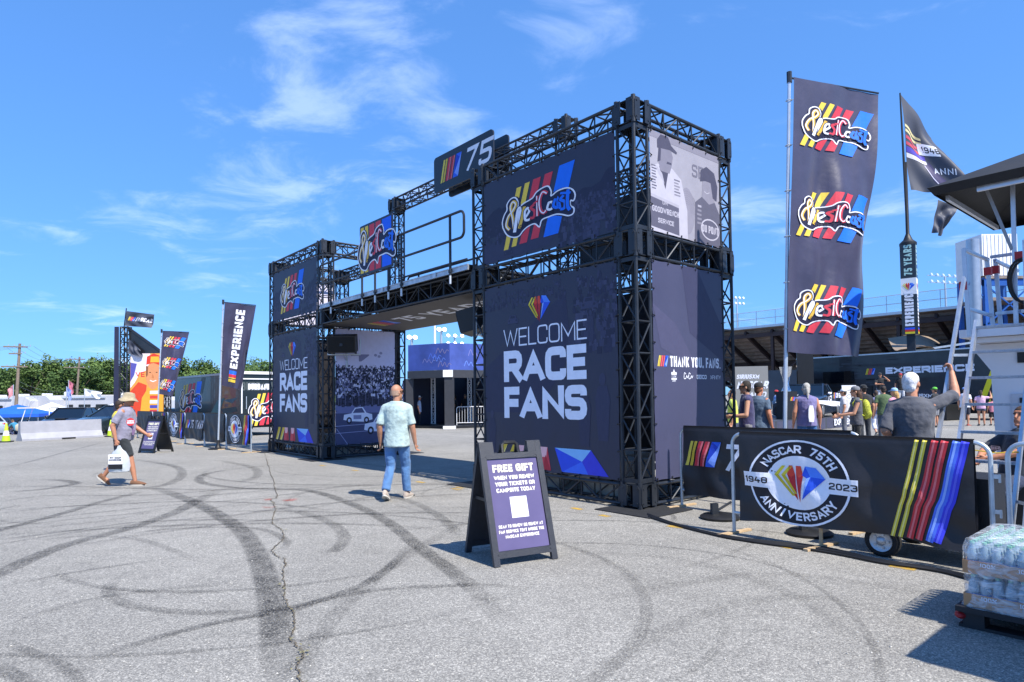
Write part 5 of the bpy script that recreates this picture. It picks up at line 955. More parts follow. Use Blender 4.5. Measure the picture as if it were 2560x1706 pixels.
    # clothing
    if shirt:
        m = MB(); c = 1.13
        m.loft([ring(up(0, dy, z), rx*fw*1.12+.012, ry*fat*1.14+.014, 20, UR) for z, rx, ry, dy in ((hem, .158, .112, .0), (hem+.06, .155, .112, .005), (1.0, .148, .112, .012*(fat-1)*8), (1.1, .143, .112, .012*(fat-1)*8), (1.25, .152, .106, 0), (1.36, .162, .095, -.002), (1.425, .135, .082, -.006), (1.465, .078, .066, -.004), (1.49, .066, .06, .0))])
        for sd in 'LR':
            sh, el, wr = J['sh'+sd], J['el'+sd], J['wr'+sd]; m.cap2(up(.045*(1 if sd == 'R' else -1), -.005, 1.435), sh, .058, .06)
            if sleeve > 0:
                e = sh.lerp(el, min(1, sleeve*1.15)); m.cyl(sh, e, .066, .062+.006*fat, 14)
                if sleeve > 1: m.cap2(sh.lerp(el, .9), el, .062, .058); m.cyl(el, el.lerp(wr, .92), .058, .046, 14)
        me = skinned(m, vox*1.15, 6, .026 if near else .02); me.materials.append(cmat(shirt)); link('shirt', me, t)
    if pants:
        m = MB(); hx = 1+(fat-1)*.5; m.loft([ring((0, 0, z+pz-.95), rx*hx, ry*hx*1.03, 18) for z, rx, ry in ((.84, .165, .118), (.92, .168, .125), (1.0, .158, .118), (1.04, .15, .112))])
        for sd in 'LR':
            h_, kn, an = J['hip'+sd], J['kn'+sd], J['an'+sd]
            if leg == 'long': m.cap2(h_, kn, .098*hx, .076); m.cap2(kn, kn.lerp(an, .5), .075, .07); m.cyl(kn.lerp(an, .45), an.lerp(kn, .05), .07, .066, 14)
            elif leg == 'capri': m.cap2(h_, kn, .095*hx, .074); m.cyl(kn, kn.lerp(an, .62), .074, .07, 14)
            elif leg == 'tight': m.cap2(h_, kn, .092*hx, .064); m.cap2(kn, kn.lerp(an, .4), .064, .06); m.cap2(kn.lerp(an, .35), an, .06, .042)
            elif leg == 'mini': m.cyl(h_, h_.lerp(kn, .4), .1*hx, .1, 14)
            else: m.cyl(h_, h_.lerp(kn, .93), .1*hx, .092, 14); m.cap2(h_, h_, .1*hx, .1)
        me = skinned(m, vox*1.15, 3, .03 if near else .018); me.materials.append(cmat(pants)); link('trousers' if leg in ('long', 'tight', 'capri') else 'shorts', me, t)
    for sd in 'LR':
        an, td = J['an'+sd], J['toe'+sd].normalized(); sdv = td.cross(Vector((0, 0, 1))).normalized(); upv = sdv.cross(td); m = MB(); o = an-upv*.085*1.0
        def fr_(x, w, h0, h1): return [o+td*x+sdv*w*math.cos(a)+upv*(h0+(h1-h0)*(.5+.5*math.sin(a))) for a in [2*math.pi*j/12 for j in range(12)]]
        m.loft([fr_(-.085, .022, .01, .07), fr_(-.07, .036, .0, .1), fr_(-.0, .041, .0, .105), fr_(.07, .044, .0, .085), fr_(.14, .047, .0, .06), fr_(.185, .036, .0, .045), fr_(.2, .015, .008, .035)]); so = m.build('shoe', cmat(shoes), t, smooth=True)
        m = MB(); m.loft([[o+td*x+sdv*w*math.cos(a)+upv*z for x, w, a in [(.055+.15*math.cos(b), .053, 0) for b in [0]] for a in [0]]+[o+td*(.055+.148*math.cos(b))+sdv*.052*math.sin(b)+upv*z for b in [2*math.pi*j/16 for j in range(16)]] for z in (-.002, .018)]); m.build('sole', cmat('#b9b4ab'), so)
    # hair and headwear
    hm = mat('hair_'+hair.strip('#'), hair, .7, 0, .3, 40, .5, 120)
    if hs != 'bald':
        m = MB(); m.ell(hp(0, -.022, .04), (.083, .098, .094), 14, 10, HM)
        if hs in ('long', 'ponytail'): m.ell(hp(0, -.06, -.03), (.075, .06, .1), 12, 8, HM)
        if hs == 'long': m.cap2(hp(0, -.075, -.05), up(0, -.1, 1.36), .075, .06)
        if hs == 'ponytail': m.cap2(hp(0, -.11, -.0), up(0, -.13, 1.42), .03, .016)
        if hs == 'short': m.ell(hp(0, -.05, -.02), (.07, .055, .07), 12, 8, HM)
        me = skinned(m, .010, 1, .026); me.materials.append(hm); link('hair', me, t)
    else:
        m = MB(); m.loft([[hp(.078*math.cos(a)*k, -.015+.094*math.sin(a)*k, z) for a in [math.pi*(.98+1.04*j/15) for j in range(16)]]+[hp(.06*math.cos(a)*k, -.015+.07*math.sin(a)*k, z) for a in [math.pi*(.98+1.04*(15-j)/15) for j in range(16)]] for z, k in ((-.045, .96), (.0, 1.0), (.03, .985))]); m.build('hair', mat('stubble_'+hair.strip('#'), hair, .8, 0, .2, 60), t, smooth=True)
    m = MB()
    for sg in (-1, 1): m.ell(hp(.032*sg, .083, .018), (.013, .009, .008), 8, 6, HM)
    m.build('eyes', mat('eye_dark', '#2b211c', .3), t)
    if glasses: m = MB(); [m.box(hp(.034*sg, .098, .018), (.052, .01, .032), M=HM) for sg in (-1, 1)]; [m.bar(hp(.06*sg, .098, .024), hp(.08*sg, -.01, .02), .005, .008) for sg in (-1, 1)]; m.build('glasses', M_BLACK, t)
    if cap:
        m = MB(); m.loft([[hp(.088*k*math.cos(a), -.015+.102*k*math.sin(a), z) for a in [2*math.pi*j/16 for j in range(16)]] for z, k in ((.045, 1), (.07, 1.0), (.105, .9), (.13, .65), (.142, .25))]); y0 = 1 if not capback else -1
        m.loft([[hp(x, y0*(.06+.0*abs(x)), .05+dz) for x in (-.075, -.04, 0, .04, .075)]+[hp(x, y0*(.165-.9*abs(x)**1.6*2.2), .042+dz-.004) for x in (.07, .04, 0, -.04, -.07)] for dz in (-.004, .008)]); m.build('cap', cmat(cap), t, smooth=True)
    if hat:
        m = MB(); m.loft([[hp(r*math.cos(a), -.01+r*1.12*math.sin(a), z+(.012*math.sin(3*a+1) if r > .11 else 0)) for a in [2*math.pi*j/24 for j in range(24)]] for r, z in ((.092, .03), (.15, -.022), (.152, -.012), (.096, .05), (.092, .09), (.08, .125), (.04, .14), (.005, .142))], False); m.build('sun_hat', cmat(hat), t, smooth=True)
    return t
def spot(u, d): p = at(u, 1000, d); return Vector((p.x, p.y, 0))
_wk = 'visitors walking about'
# man in the pale green shirt, seen from behind, walking into the passage
tp = (gp(970, 1253)+gp(1014, 1243))/2; tp.z = 0
person('bald man in pale mint shirt and blue jeans walking away through the forecourt', tp, (.12, 1), 1.8, '#a6bab8', '#4d76a6', '#ad7d63', '#b0a295', '#a08471', 'bald', sleeve=.78, hem=.80, fat=1.16, look=R(38), near=True, glasses=True,
       feet={'L': ((-.1, -.24, .14), (0, 1, 0), (-.1, .9, -.42)), 'R': ((.115, .14, .085), (0, 1, 0), (.15, 1, 0))}, arms={'L': ((-.265, .03, .85), (-.5, -1, 0)), 'R': ((.275, .06, .84), (.5, -1, 0))}, curl=.6)
# man in the sun hat
hpz = gp(308, 1213); hpz.z = 0
hm_ = person('man in beige sun hat, grey tee and dark shorts striding right with a plastic bag', hpz, (1, .1), 1.74, '#8a8799', '#23282c', '#b07a5e', '#6f4d36', '#a08670', 'bald', hat='#a5977a', sleeve=.7, hem=.86, leg='shorts', fat=1.18, look=R(-40), near=True, lean=R(6), curl=1.0,
       feet={'R': ((.1, .26, .085), (0, 1, 0), (0, 1, 0)), 'L': ((-.1, -.40, .17), (0, 1, 0), (0, .75, -.62))}, arms={'R': ((.25, -.02, .87), (.3, -1, 0)), 'L': ((-.24, .3, .95), (-.3, -1, -.4))})
for i, (z, c) in enumerate(((1.07, '#d8d4dd'),)):
    a = Art(); a.ell(0, 0, .07, .075, '#c23a44', 1, 16).rect(-.055, -.03, .055, .03, '#e8e4ea', 1.6).text('TNT', 0, -.02, .04, '#c23a44', .22, 1, al='c', l=2.2); o = a.build('shirt_print', flat_map((.098, .18, 1.2), (.45, -.9, 0), (0, 0, 1), (.9, .45, 0)), hm_); o.location = (.03, .0, .0)
m = MB(); m.tube(interp([(.07, .05, 1.47), (.1, .16, 1.3), (.1, .21, 1.1), (.05, .2, .98), (-.06, .19, 1.1), (-.08, .15, 1.3), (-.07, .05, 1.46)], 5), .007, 5); m.box((.09, .215, 1.0), (.07, .012, .1)); m.build('lanyard', cmat('#7b5a86'), hm_)
# the bag in his hand
hand = hm_.matrix_world if False else Matrix.Translation(hpz)@Matrix.Rotation(math.atan2(.1, 1)-math.pi/2, 4, 'Z')@Matrix.Scale(1.74/1.75, 4)@Vector((.26, .05, .77))
bg = thing('shopping_bag', 'clear plastic bag with a white and black print held by the sun hat man', 'bag', hand-Vector((0, 0, .5)), R(6))
m = MB(); m.loft([[(rx*math.cos(a)+.012*math.sin(3*a+z*9), ry*math.sin(a), z) for a in [2*math.pi*j/20 for j in range(20)]] for z, rx, ry in ((.0, .12, .04), (.02, .17, .07), (.12, .19, .085), (.28, .17, .07), (.38, .12, .05), (.44, .05, .03), (.5, .02, .02))]); pw = mat('clear_plastic_film', '#d6dde4', .2, 0, .1, 8, .6, 18, alpha=.62); m.build('bag_film', pw, bg, smooth=True)
m = MB(); m.ell((.05, 0, .14), (.08, .04, .1)); m.ell((-.07, 0, .1), (.06, .04, .07)); m.build('contents', cmat('#c3d6b4'), bg, smooth=True)
a = Art(); a.rect(-.15, .09, .1, .34, '#e9eaee', 1).rect(-.15, .07, .1, .16, '#1e1f24', 1.5).rect(-.14, .225, .08, .25, '#23242a', 1.6); a.text('PIT SHOP', -.12, .262, .034, '#26272d', .2, 1, .14, l=2, fit=.19); a.text('OFFICIAL GEAR', -.13, .23, .014, WH, .2, 1, .14, l=2.4, fit=.18); a.build('bag_print', lambda x, y, l: Vector((x, -(.095+.0*x)+.35*x*x-l+.02*abs(y-.2), y)), bg)
m = MB(); m.tube([(-.03, 0, .46), (-.02, 0, .53), (.02, 0, .53), (.03, 0, .46)], .012, 6); m.build('bag_handle', M_BLACK, bg, smooth=True)
person('person in bright yellow shirt and dark trousers half hidden behind the sun hat man', spot(298, 14.4), (.6, .8), 1.6, '#d9c232', '#22252b', '#a97255', hair='#2f231d', fat=1.15)
# man holding the ladder
pp = at(2280, 1000, 7.12); pp.z = 0
person('white haired man in grey polo shirt holding the ladder rail, behind the near barrier', pp, (.5, .86), 1.8, '#4d4f57', '#2e3138', '#bd8568', '#2b2b2d', '#d9d9dc', 'short', sleeve=.85, hem=.8, fat=1.26, near=True, look=R(22), world_hands={'R': (4.93, 7.17, 1.80), 'Rh': (.5, -.2, -1)}, arms={'L': ((-.2, .12, 1.0), (-.35, -1, 0))}, curl=1.0)
# seated crew member
sp_ = Vector((5.62, 7.18, 0))
sm_ = person('young man in dark work shirt and jeans sitting by the pit box behind the ladder', sp_, (-1, -.12), 1.76, '#2b3340', '#2a3550', '#b87d60', '#26262a', '#4a3626', 'short', sleeve=.8, near=True, seat=.62, lean=R(-10), look=R(-12), fat=1.05, arms={'R': ((.08, .38, .83), (1, -.3, -.2)), 'L': ((-.06, .4, .84), (-1, -.3, -.2))}, feet={'R': ((.13, .52, .085), (0, 1, 1)), 'L': ((-.13, .48, .085), (0, 1, 1))})
a = Art(); a.poly(rrect(-.06, -.02, .06, .03, .01), '#d9dce4', 1).poly(rrect(-.054, -.015, .054, .025, .01), '#2b3340', 1.5); a.text('SHINE', 0, -.008, .026, '#e4e6ee', .2, 1, al='c', l=2); a.build('name_patch', flat_map((.09, .155, .93), (-1, .0, 0), (0, .17, 1), (0, 1, -.17)), sm_)
m = MB(); m.box((0, 0, .27), (.42, .42, .54)); st_ = m.build('crate_seat', mat('dark_crate', '#26282c', .7), label='dark crate the young crew man sits on', cat='crate'); st_.location = sp_+Vector((.02, .02, 0)); st_.rotation_euler = (0, 0, .6)
# visitors beyond the barriers
gcr = 'visitors beyond the barriers'
person('man in dark purple sleeveless shirt and sunglasses looking left, beside the tower', spot(1866, 12.6), (-1, .25), 1.85, '#34325a', '#77777c', '#b88a70', hair='#2d2621', sleeve=0, group=gcr, glasses=True, arms={'L': ((-.2, .3, 1.1), (-.4, -1, -.3)), 'R': ((.2, .25, 1.08), (.4, -1, -.3))}, near=True)
person('bearded man in black cap and slate blue tee looking right', spot(1897, 13.4), (.8, .5), 1.82, '#4f6379', '#a9a596', '#b4775a', cap='#1d1e22', hair='#5a3a26', leg='shorts', fat=1.3, group=gcr, near=True)
person('grey haired person with ponytail in purple sleeveless top and blue shorts', spot(2016, 14.2), (.2, 1), 1.82, '#6f6a96', '#27588e', '#b88064', hair='#a9a6a0', hs='ponytail', sleeve=0, leg='shorts', fat=1.2, group=gcr, near=True)
m = MB(); tw = at(2027, 1030, 14.0); m.loft([[tw+Vector((x*k, .02*math.sin(j*2), z)) for j, x in enumerate((-.07, -.02, .03, .07))]+[tw+Vector((x*k, -.03, z)) for x in (.07, .03, -.02, -.07)] for z, k in ((-.22, .7), (-.1, .9), (.05, .8), (.14, .5))]); m.build('white_towel', cmat('#e8e8ec'), smooth=True, label='white towel held by the grey haired person in blue shorts', cat='towel')
wm = person('woman in grey cap and tank top with long brown hair and black leggings, facing left', spot(2140, 15.2), (-1, .25), 1.74, '#4a4c55', '#17181b', '#c08d70', hair='#4a2f20', hs='long', cap='#6a6c72', sleeve=0, leg='tight', group=gcr, near=True, arms={'L': ((-.12, .36, 1.08), (-.4, -1, -.6)), 'R': ((.12, .36, 1.05), (.5, -1, -.6))})
m = MB(); m.ell((0, -.2, 1.2), (.16, .11, .24), 14, 10); m.ell((0, -.27, 1.1), (.12, .06, .12), 12, 8); me = skinned(m, .014, 2, .014); me.materials.append(mat('backpack_check', '#a9ad3a', .8, 0, .5, 30, .3, 40)); bk = thing('backpack', 'yellow green patterned backpack on the woman in the grey cap', 'backpack', wm.location, wm.rotation_euler.z); link('pack', me, bk)
m = MB(); [m.tube([(x, -.1, 1.42), (x*1.05, .02, 1.45), (x*1.05, .1, 1.35), (x*1.1, .06, 1.15), (x, -.14, 1.05)], .016, 6) for x in (-.11, .11)]; m.build('straps', mat('backpack_strap', '#b9c034', .8), bk, smooth=True)
wm2 = person('woman in floral purple top and white cropped trousers seen from behind', spot(2190, 23.6), (.15, 1), 1.68, '#7f7ba2', '#d4d4e0', '#c08c6e', hair='#3f3028', hs='short', leg='capri', fat=1.25, group=gcr, sleeve=.4, feet={'L': ((-.12, -.25, .15), (0, 1, 0), (0, .8, -.5)), 'R': ((.12, .1, .085), (0, 1, 0))})
m = MB(); m.ell((0, -.21, 1.13), (.14, .07, .2), 12, 9); me = skinned(m, .014, 2, .014); me.materials.append(cmat('#e3e4ec')); bk = thing('drawstring_bag', 'white drawstring bag on the back of the woman in white trousers', 'bag', wm2.location, wm2.rotation_euler.z); link('pouch', me, bk)
for lab, u, d, f, H_, sh, pa, kw in [
    ('man in black printed tee and black cap seen from behind', 2160, 20, (0, 1), 1.84, '#18191d', '#2b3038', dict(cap='#17181b', capback=True, fat=1.2)),
    ('man in olive green tee with cropped dark hair seen from behind', 2209, 21, (.2, 1), 1.82, '#4d6240', '#3f4a55', dict(hair='#2b211b', fat=1.15)),
    ('blond woman in pink top and light blue cap behind the grey shirt man', 2237, 19, (-.4, .9), 1.72, '#cf8fa0', '#8a93a5', dict(hair='#b8915a', hs='long', cap='#8fb4d6')),
    ('man in white cap and pale shirt left of the woman with the backpack', 2110, 22, (-.8, .5), 1.74, '#b9b4b8', '#565a66', dict(cap='#dadce0')),
    ('man in red cap and light blue shirt behind the show truck', 1941, 33, (.9, -.2), 1.8, '#7d9cd0', '#3b4150', dict(cap='#b02a30', sleeve=1.2)),
    ('man in green cap, black tee and grey shorts facing left', 2338, 29, (-.5, .8), 1.82, '#1d1f24', '#7d7f86', dict(cap='#58b23a', leg='shorts', fat=1.2)),
    ('man in white tee, blue cap and navy shorts seen through the ladder', 2412, 30, (.8, .5), 1.8, '#dcdde6', '#1d2233', dict(cap='#5f86c4', leg='shorts', fat=1.35, shoes='#8e3b34')),
    ('woman in tie dye top and denim shorts with one arm raised', 2452, 30, (.5, .85), 1.66, '#c9a3c0', '#4a5566', dict(hair='#2a201b', hs='ponytail', leg='mini', sleeve=.5, fat=1.1, arms={'R': ((.42, .28, 1.62), (.3, -.4, -1))})),
    ('child in pink top and black shorts beside the tie dye woman', 2480, 30.2, (.3, 1), 1.32, '#d98a98', '#1a1b1f', dict(hair='#2e221b', leg='shorts')),
    ('person in neon yellow vest behind the tower truss', 1831, 17, (-1, .3), 1.72, '#cfdc55', '#4a5a7a', dict(hair='#4a3626')),
    ('man in white cap and white shirt in the doorway of the blue tent', 1047, 35, (1, .1), 1.72, '#c3cfe6', '#20232c', dict(cap='#e6e6ea')),
    ('dark dressed visitor left inside the tent behind the white barrier', 1138, 39, (-1, .2), 1.75, '#23252c', '#1c1d22', dict(hair='#2b211b')),
    ('dark dressed visitor in a printed tee inside the tent, middle of three', 1163, 38.5, (-.4, -1), 1.82, '#1e2029', '#1d1e24', dict(hair='#2b211b')),
    ('dark dressed visitor right inside the tent behind the tower leg', 1186, 39, (.5, -.8), 1.8, '#22252f', '#1c1d22', dict(hair='#3a2a20'))]:
    person(lab, spot(u, d), f, H_, sh, pa, group=gcr, **kw)
for lab, u, H_, sh, cp_, ar in (('man in black tee and black cap with a hand raised on the trailer stage', 2202, 1.78, '#1a1b20', '#202126', {'L': ((-.2, .25, 1.5), (-1, .2, -.8)), 'R': ((.0, .25, 1.15), (1, -.2, -.3))}), ('man in red cap and black shirt behind the stage desk', 2253, 1.74, '#17181c', '#a32a34', None)):
    p = spot(u, 34.6); p.z = .9; person(lab, p, (-.35, -1), H_, sh, '#b9bcc4', cap=cp_, arms=ar, group=gcr)
cz = at(42, 1080, 43); cz.z = zg(cz.x, cz.y)
person('person in blue shirt crouching beside the silver car under the blue canopy', cz, (-.9, .3), 1.7, '#2f7da0', '#27345e', '#b8876a', hair='#5a4a3a', seat=.5, lean=R(38), arms={'R': ((.1, .55, .55), (1, -.4, 0)), 'L': ((-.1, .55, .5), (-1, -.4, 0))}, feet={'R': ((.14, .22, .085), (0, 1, 1)), 'L': ((-.14, .1, .085), (0, 1, 1))})
# ------------------------------------------------------------------ vehicles
M_HEAD = mat('headlight_glass', '#dfe6ee', .1, 0, 0, spec=.8); M_TAIL = mat('tail_light', '#a3202a', .2, 0, 0); M_RIM = mat('car_rim', '#9aa0a8', .35, .7, .1); M_CHROME = mat('chrome', '#cfd4da', .12, 1, 0)
def sec(x, w, zb, zt, wt=None, r=.08):           # one cross-section of a car body, 12 points
    wt = wt or w; return [(x, -w*.92, zb), (x, -w, zb+r), (x, -w, zb+(zt-zb)*.6), (x, -wt, zt-r*.6), (x, -wt*.93, zt), (x, -wt*.4, zt+.012), (x, wt*.4, zt+.012), (x, wt*.93, zt), (x, wt, zt-r*.6), (x, w, zb+(zt-zb)*.6), (x, w, zb+r), (x, w*.92, zb)]
VK = {'sedan': dict(L=2.3, W=.9, wr=.33, ax=(-1.4, 1.42), body=[(-2.3, .78, .45, .78), (-2.2, .86, .25, .95), (-1.7, .9, .2, 1.0), (-.9, .9, .2, .97), (.8, .9, .2, .95), (1.5, .89, .2, .86), (2.15, .84, .22, .72), (2.3, .74, .35, .6)], gl=[(-1.85, .99), (-1.0, 1.42), (.2, 1.44), (1.15, .94)]),
      'suv': dict(L=2.4, W=.95, wr=.37, ax=(-1.45, 1.5), body=[(-2.4, .86, .5, 1.05), (-2.32, .93, .32, 1.15), (-1.2, .96, .27, 1.14), (.9, .96, .27, 1.12), (1.7, .95, .27, 1.06), (2.25, .9, .3, .98), (2.4, .82, .42, .85)], gl=[(-2.3, 1.13), (-2.0, 1.74), (.1, 1.78), (.98, 1.11)]),
      'race': dict(L=2.6, W=1.0, wr=.36, ax=(-1.45, 1.5), body=[(-2.6, .94, .35, 1.0), (-2.5, .99, .2, 1.08), (-.9, 1.0, .16, 1.06), (1.0, 1.0, .16, 1.0), (1.7, .99, .14, .92), (2.4, .95, .12, .8), (2.6, .86, .2, .66)], gl=[(-.95, 1.05), (-.6, 1.5), (.25, 1.54), (1.15, .99)]),
      'pickup': dict(L=2.75, W=.98, wr=.4, ax=(-1.75, 1.8), body=[(-2.75, .93, .55, 1.12), (-2.7, .97, .42, 1.18), (-.9, .98, .38, 1.18), (1.2, .98, .38, 1.18), (2.0, .97, .38, 1.14), (2.6, .93, .4, 1.06), (2.75, .85, .5, .95)], gl=[(-.95, 1.17), (-.75, 1.86), (.5, 1.9), (1.3, 1.17)])}
def vehicle(name, label, kind, pos, head, col, group, cat='car', hood=None):
    k = VK[kind]; t = thing(name, label, cat, pos, yaw_of(head), group); pm = mat('car_paint_'+col.strip('#'), col, .25, .2, .04, 2, coat=.6)
    m = MB(); m.loft([sec(*b) for b in k['body']]); body = m.build('body', pm, t, smooth=True)
    W = k['W']; x0, x1, x2, x3 = [g[0] for g in k['gl']]; z0, z1, z2, z3 = [g[1] for g in k['gl']]
    m = MB(); m.loft([[(x, -w, z), (x, w, z)][::1] for x, w, z in ()]) if False else None
    m = MB(); wb, wt = W*.93, W*.74; V = [(x0, -wb, z0-.05), (x1, -wt, z1), (x2, -wt, z2), (x3, -wb, z3-.05), (x0, wb, z0-.05), (x1, wt, z1), (x2, wt, z2), (x3, wb, z3-.05)]; m.add(V, [(0, 1, 2, 3), (4, 7, 6, 5), (0, 4, 5, 1), (3, 2, 6, 7), (0, 3, 7, 4), (1, 5, 6, 2)]); m.build('cabin_glass', M_GLASS, t)
    m = MB(); m.box(((x1+x2)/2, 0, (z1+z2)/2+.012), (x2-x1+.12, wt*2+.02, .05))
    for s in (-1, 1):
        m.bar((x0, s*wb, z0-.04), (x1, s*wt, z1+.01), .07, .05); m.bar((x3, s*wb, z3-.04), (x2, s*wt, z2+.01), .07, .05); xm = (x1+x2)/2-.1; m.bar((xm, s*wb*1.0, z0), (xm, s*wt*1.01, z1), .07, .03)
    m.build('roof', pm, t)
    for ax in k['ax']:
        for s in (-1, 1):
            m = MB(); r = k['wr']; m.lathe([(r*.6, -.11), (r*.95, -.11), (r, -.07), (r, .07), (r*.95, .11), (r*.6, .11)], n=18); w = m.build('wheel', M_RUBBER, t, smooth=True); w.matrix_local = Matrix.Translation((ax, s*(W-.1), r))@Matrix.Rotation(R(90)*s, 4, 'X')
            m = MB(); m.lathe([(.02, -.125), (r*.3, -.118), (r*.58, -.115), (r*.6, -.1)], n=14, cap=True); m.build('rim', M_RIM, w, smooth=True)
    bx = k['body'][-2]; fx, fz = bx[0]+.02, bx[3]
    for s in (-1, 1):
        m = MB(); m.ell((fx, s*W*.68, fz-.12), (.14, .19, .075)); m.build('headlight', M_HEAD, t, smooth=True); m = MB(); m.ell((k['body'][1][0]-.02, s*W*.75, k['body'][1][3]-.14), (.08, .15, .09)); m.build('tail_light', M_TAIL, t, smooth=True)
        m = MB(); m.ell((x3-.35, s*(W+.1), z3+.04), (.07, .1, .07)); m.build('mirror', pm, t, smooth=True)
    m = MB(); m.box((k['L']-.03, 0, fz-.3), (.05, W*1.1, .16)); m.build('grille', M_BLACK, t); m = MB(); m.box((k['L']+.0, 0, .5), (.03, .5, .12)); m.build('number_plate', M_WHITE, t)
    if hood: m = MB(); m.box((k['ax'][1]-.1, 0, k['body'][-3][3]+.035), (.7, .5, .05)); m.build('hood_scoop', pm, t)
    return t
# ------------------------------------------------------------------ blue hospitality tent seen through the passage
C0 = gp(1124, 1073); tl_ = spot(1022, 33.9); tr_ = C0+Vector((5.2, 3.4, 0)); tt = thing('display_tent', 'open fronted display tent with a bright blue header and dark interior, beyond the passage', 'tent', C0, 0)
def T_(p): return Vector(p)-C0
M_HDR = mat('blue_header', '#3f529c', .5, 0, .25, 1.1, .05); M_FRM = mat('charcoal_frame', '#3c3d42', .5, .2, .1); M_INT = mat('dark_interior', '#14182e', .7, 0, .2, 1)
def wall(name, p, q, z0, z1, th, m, parent): p, q = T_(p), T_(q); mb = MB(); mb.bar(Vector((p.x, p.y, (z0+z1)/2)), Vector((q.x, q.y, (z0+z1)/2)), th, z1-z0); return mb.build(name, m, parent)
bl_ = tl_+Vector((2.4, 8, 0)); br_ = tr_+Vector((-1, 7, 0))
for n_, p, q in (('header_panel', tl_, C0), ('header_panel', C0, tr_)): o = wall(n_, p, q, 3.03, 4.4, .08, M_HDR, tt)
for i in range(14):
    rr = random.Random(i); f = rr.random(); side = i % 3 != 0; p, q = (T_(tl_), T_(C0)) if not side else (T_(C0), T_(tr_)); d = (q-p).normalized(); nn = Vector((d.y, -d.x, 0)); x = rr.uniform(.05, .9)*(q-p).length
    a = Art(); hh = rr.uniform(.2, .4); a.stroke(_sm([(0, 0), (.15, hh), (.3, .05), (.45, hh*.8), (.6, 0), (.75, hh*.6), (.9, .1)], 4), .035, rr.choice(['#7d7fb4', '#6a8ae0', '#8f86a8', '#5c7ad8']), 1); a.build('script_print', flat_map(p+d*x+nn*.046+Vector((0, 0, rr.uniform(3.15, 3.9))), d*.9, (0, 0, 1), nn), tt)
for n_, p, q in (('beam', tl_, C0), ('beam', C0, tr_)): wall(n_, p, q, 2.62, 3.02, .22, M_FRM, tt)
for p in (C0, tl_, tr_): m = MB(); m.box(T_(p)+Vector((0, .06, 1.31)), (.48, .3, 2.6)); m.build('post', M_FRM, tt)
m = MB(); m.box(T_(C0)+Vector((-.05, -.14, 2.83)), (.5, .06, .36)); m.build('corner_bracket', M_WHITE, tt); m = MB(); m.box(T_(C0)+Vector((.0, -.02, .08)), (.62, .42, .15)); m.build('post_foot', M_WHITE, tt)
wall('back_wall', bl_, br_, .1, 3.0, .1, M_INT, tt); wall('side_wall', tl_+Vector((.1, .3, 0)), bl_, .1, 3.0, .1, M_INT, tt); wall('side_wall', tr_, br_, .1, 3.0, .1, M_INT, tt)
m = MB(); m.prism([(T_(p).x, T_(p).y) for p in (tl_, C0+Vector((0, .1, 0)), tr_, br_, bl_)], 4.3, 4.38); m.build('roof', M_FRM, tt); m = MB(); m.prism([(T_(p).x, T_(p).y) for p in (tl_+Vector((.1, .25, 0)), C0+Vector((0, .3, 0)), tr_, br_, bl_)], 0.005, .12); m.build('floor_platform', M_BLACK, tt)
iw = spot(1052, 38.5); a = Art()
for j in range(4):
    for i in range(3):
        a.text(('ECAR', 'LOGO', 'WC')[0] if (i+j) % 2 else 'ECAR', i*.85, j*.62, .2, '#c9ccd8' if (i+j) % 2 else '#a83040', .2, 1, l=1)
m = MB(); m.box(T_(iw)+Vector((.4, .1, 1.4)), (3.0, .08, 2.5)); bd = m.build('backdrop', mat('backdrop_navy', '#1b2352', .6, 0, .2, 1), tt); a.build('lettering', flat_map(T_(iw)+Vector((-.9, .05, .5)), (1, 0, 0), (0, 0, 1), (0, -1, 0)), bd)
m = MB(); p = T_(spot(1083, 36.5)); truss(m, p+Vector((0, 0, .1)), p+Vector((0, 0, 2.9)), (1, 0, 0), (0, 1, 0), w=.26, n=7, rc=.03, rb=.018); m.build('inner_truss', M_WHITE, tt); m = MB(); p = T_(spot(1174, 38)); truss(m, p+Vector((0, 0, .1)), p+Vector((0, 0, 2.9)), (1, 0, 0), (0, 1, 0), w=.26, n=7, rc=.03, rb=.018); m.build('inner_truss', M_WHITE, tt)
wb0 = gp(1142, 1069); barrier('bare white steel barrier in front of the blue tent', wb0, wb0+Vector((2.3, .5, 0)), None, n_bar=15, h=1.1, feet=(0, 1), mtl=M_WHITE)
# ------------------------------------------------------------------ grandstand
SP0, SP1 = at(1850, 822, 71.7), at(2400, 767, 55.4); sd = (SP1-SP0); sd.z = 0; slen = sd.length; sd.normalize(); sn = Vector((-sd.y, sd.x, 0)); sn = sn if sn.y > 0 else -sn
S0 = SP0-sd*9; Ls = slen+42; gs = thing('grandstand', 'steel grandstand seen from behind with dark rakers and a railed top walkway', 'grandstand', (S0.x, S0.y, 0), yaw_of(sd)); ZT = 9.0; lf = 1 if sn.dot(Vector((-sd.y, sd.x, 0))) > 0 else -1
M_STL = mat('dark_brown_steel', '#3a2c2c', .6, .2, .2, 2); M_SLAT = mat('grey_bleacher', '#8a7f79', .85, 0, .3, 2, spec=.2)
for i in range(22):
    m = MB(); z = ZT-.15-i*.36; y = lf*(.4+i*.74); m.box((Ls/2, y, z), (Ls, .74, .06)); m.box((Ls/2, y+lf*.36, z-.2), (Ls, .04, .3)); m.build('bleacher_row', M_SLAT, gs)
m = MB(); m.bar((Ls/2, lf*.1, ZT+.08), (Ls/2, lf*16.4, ZT+.08-.4865*16.3), Ls, .06); m.build('light_block_slab', M_SLAT, gs)  # added slab over the rows, keeps sky light out of the underside
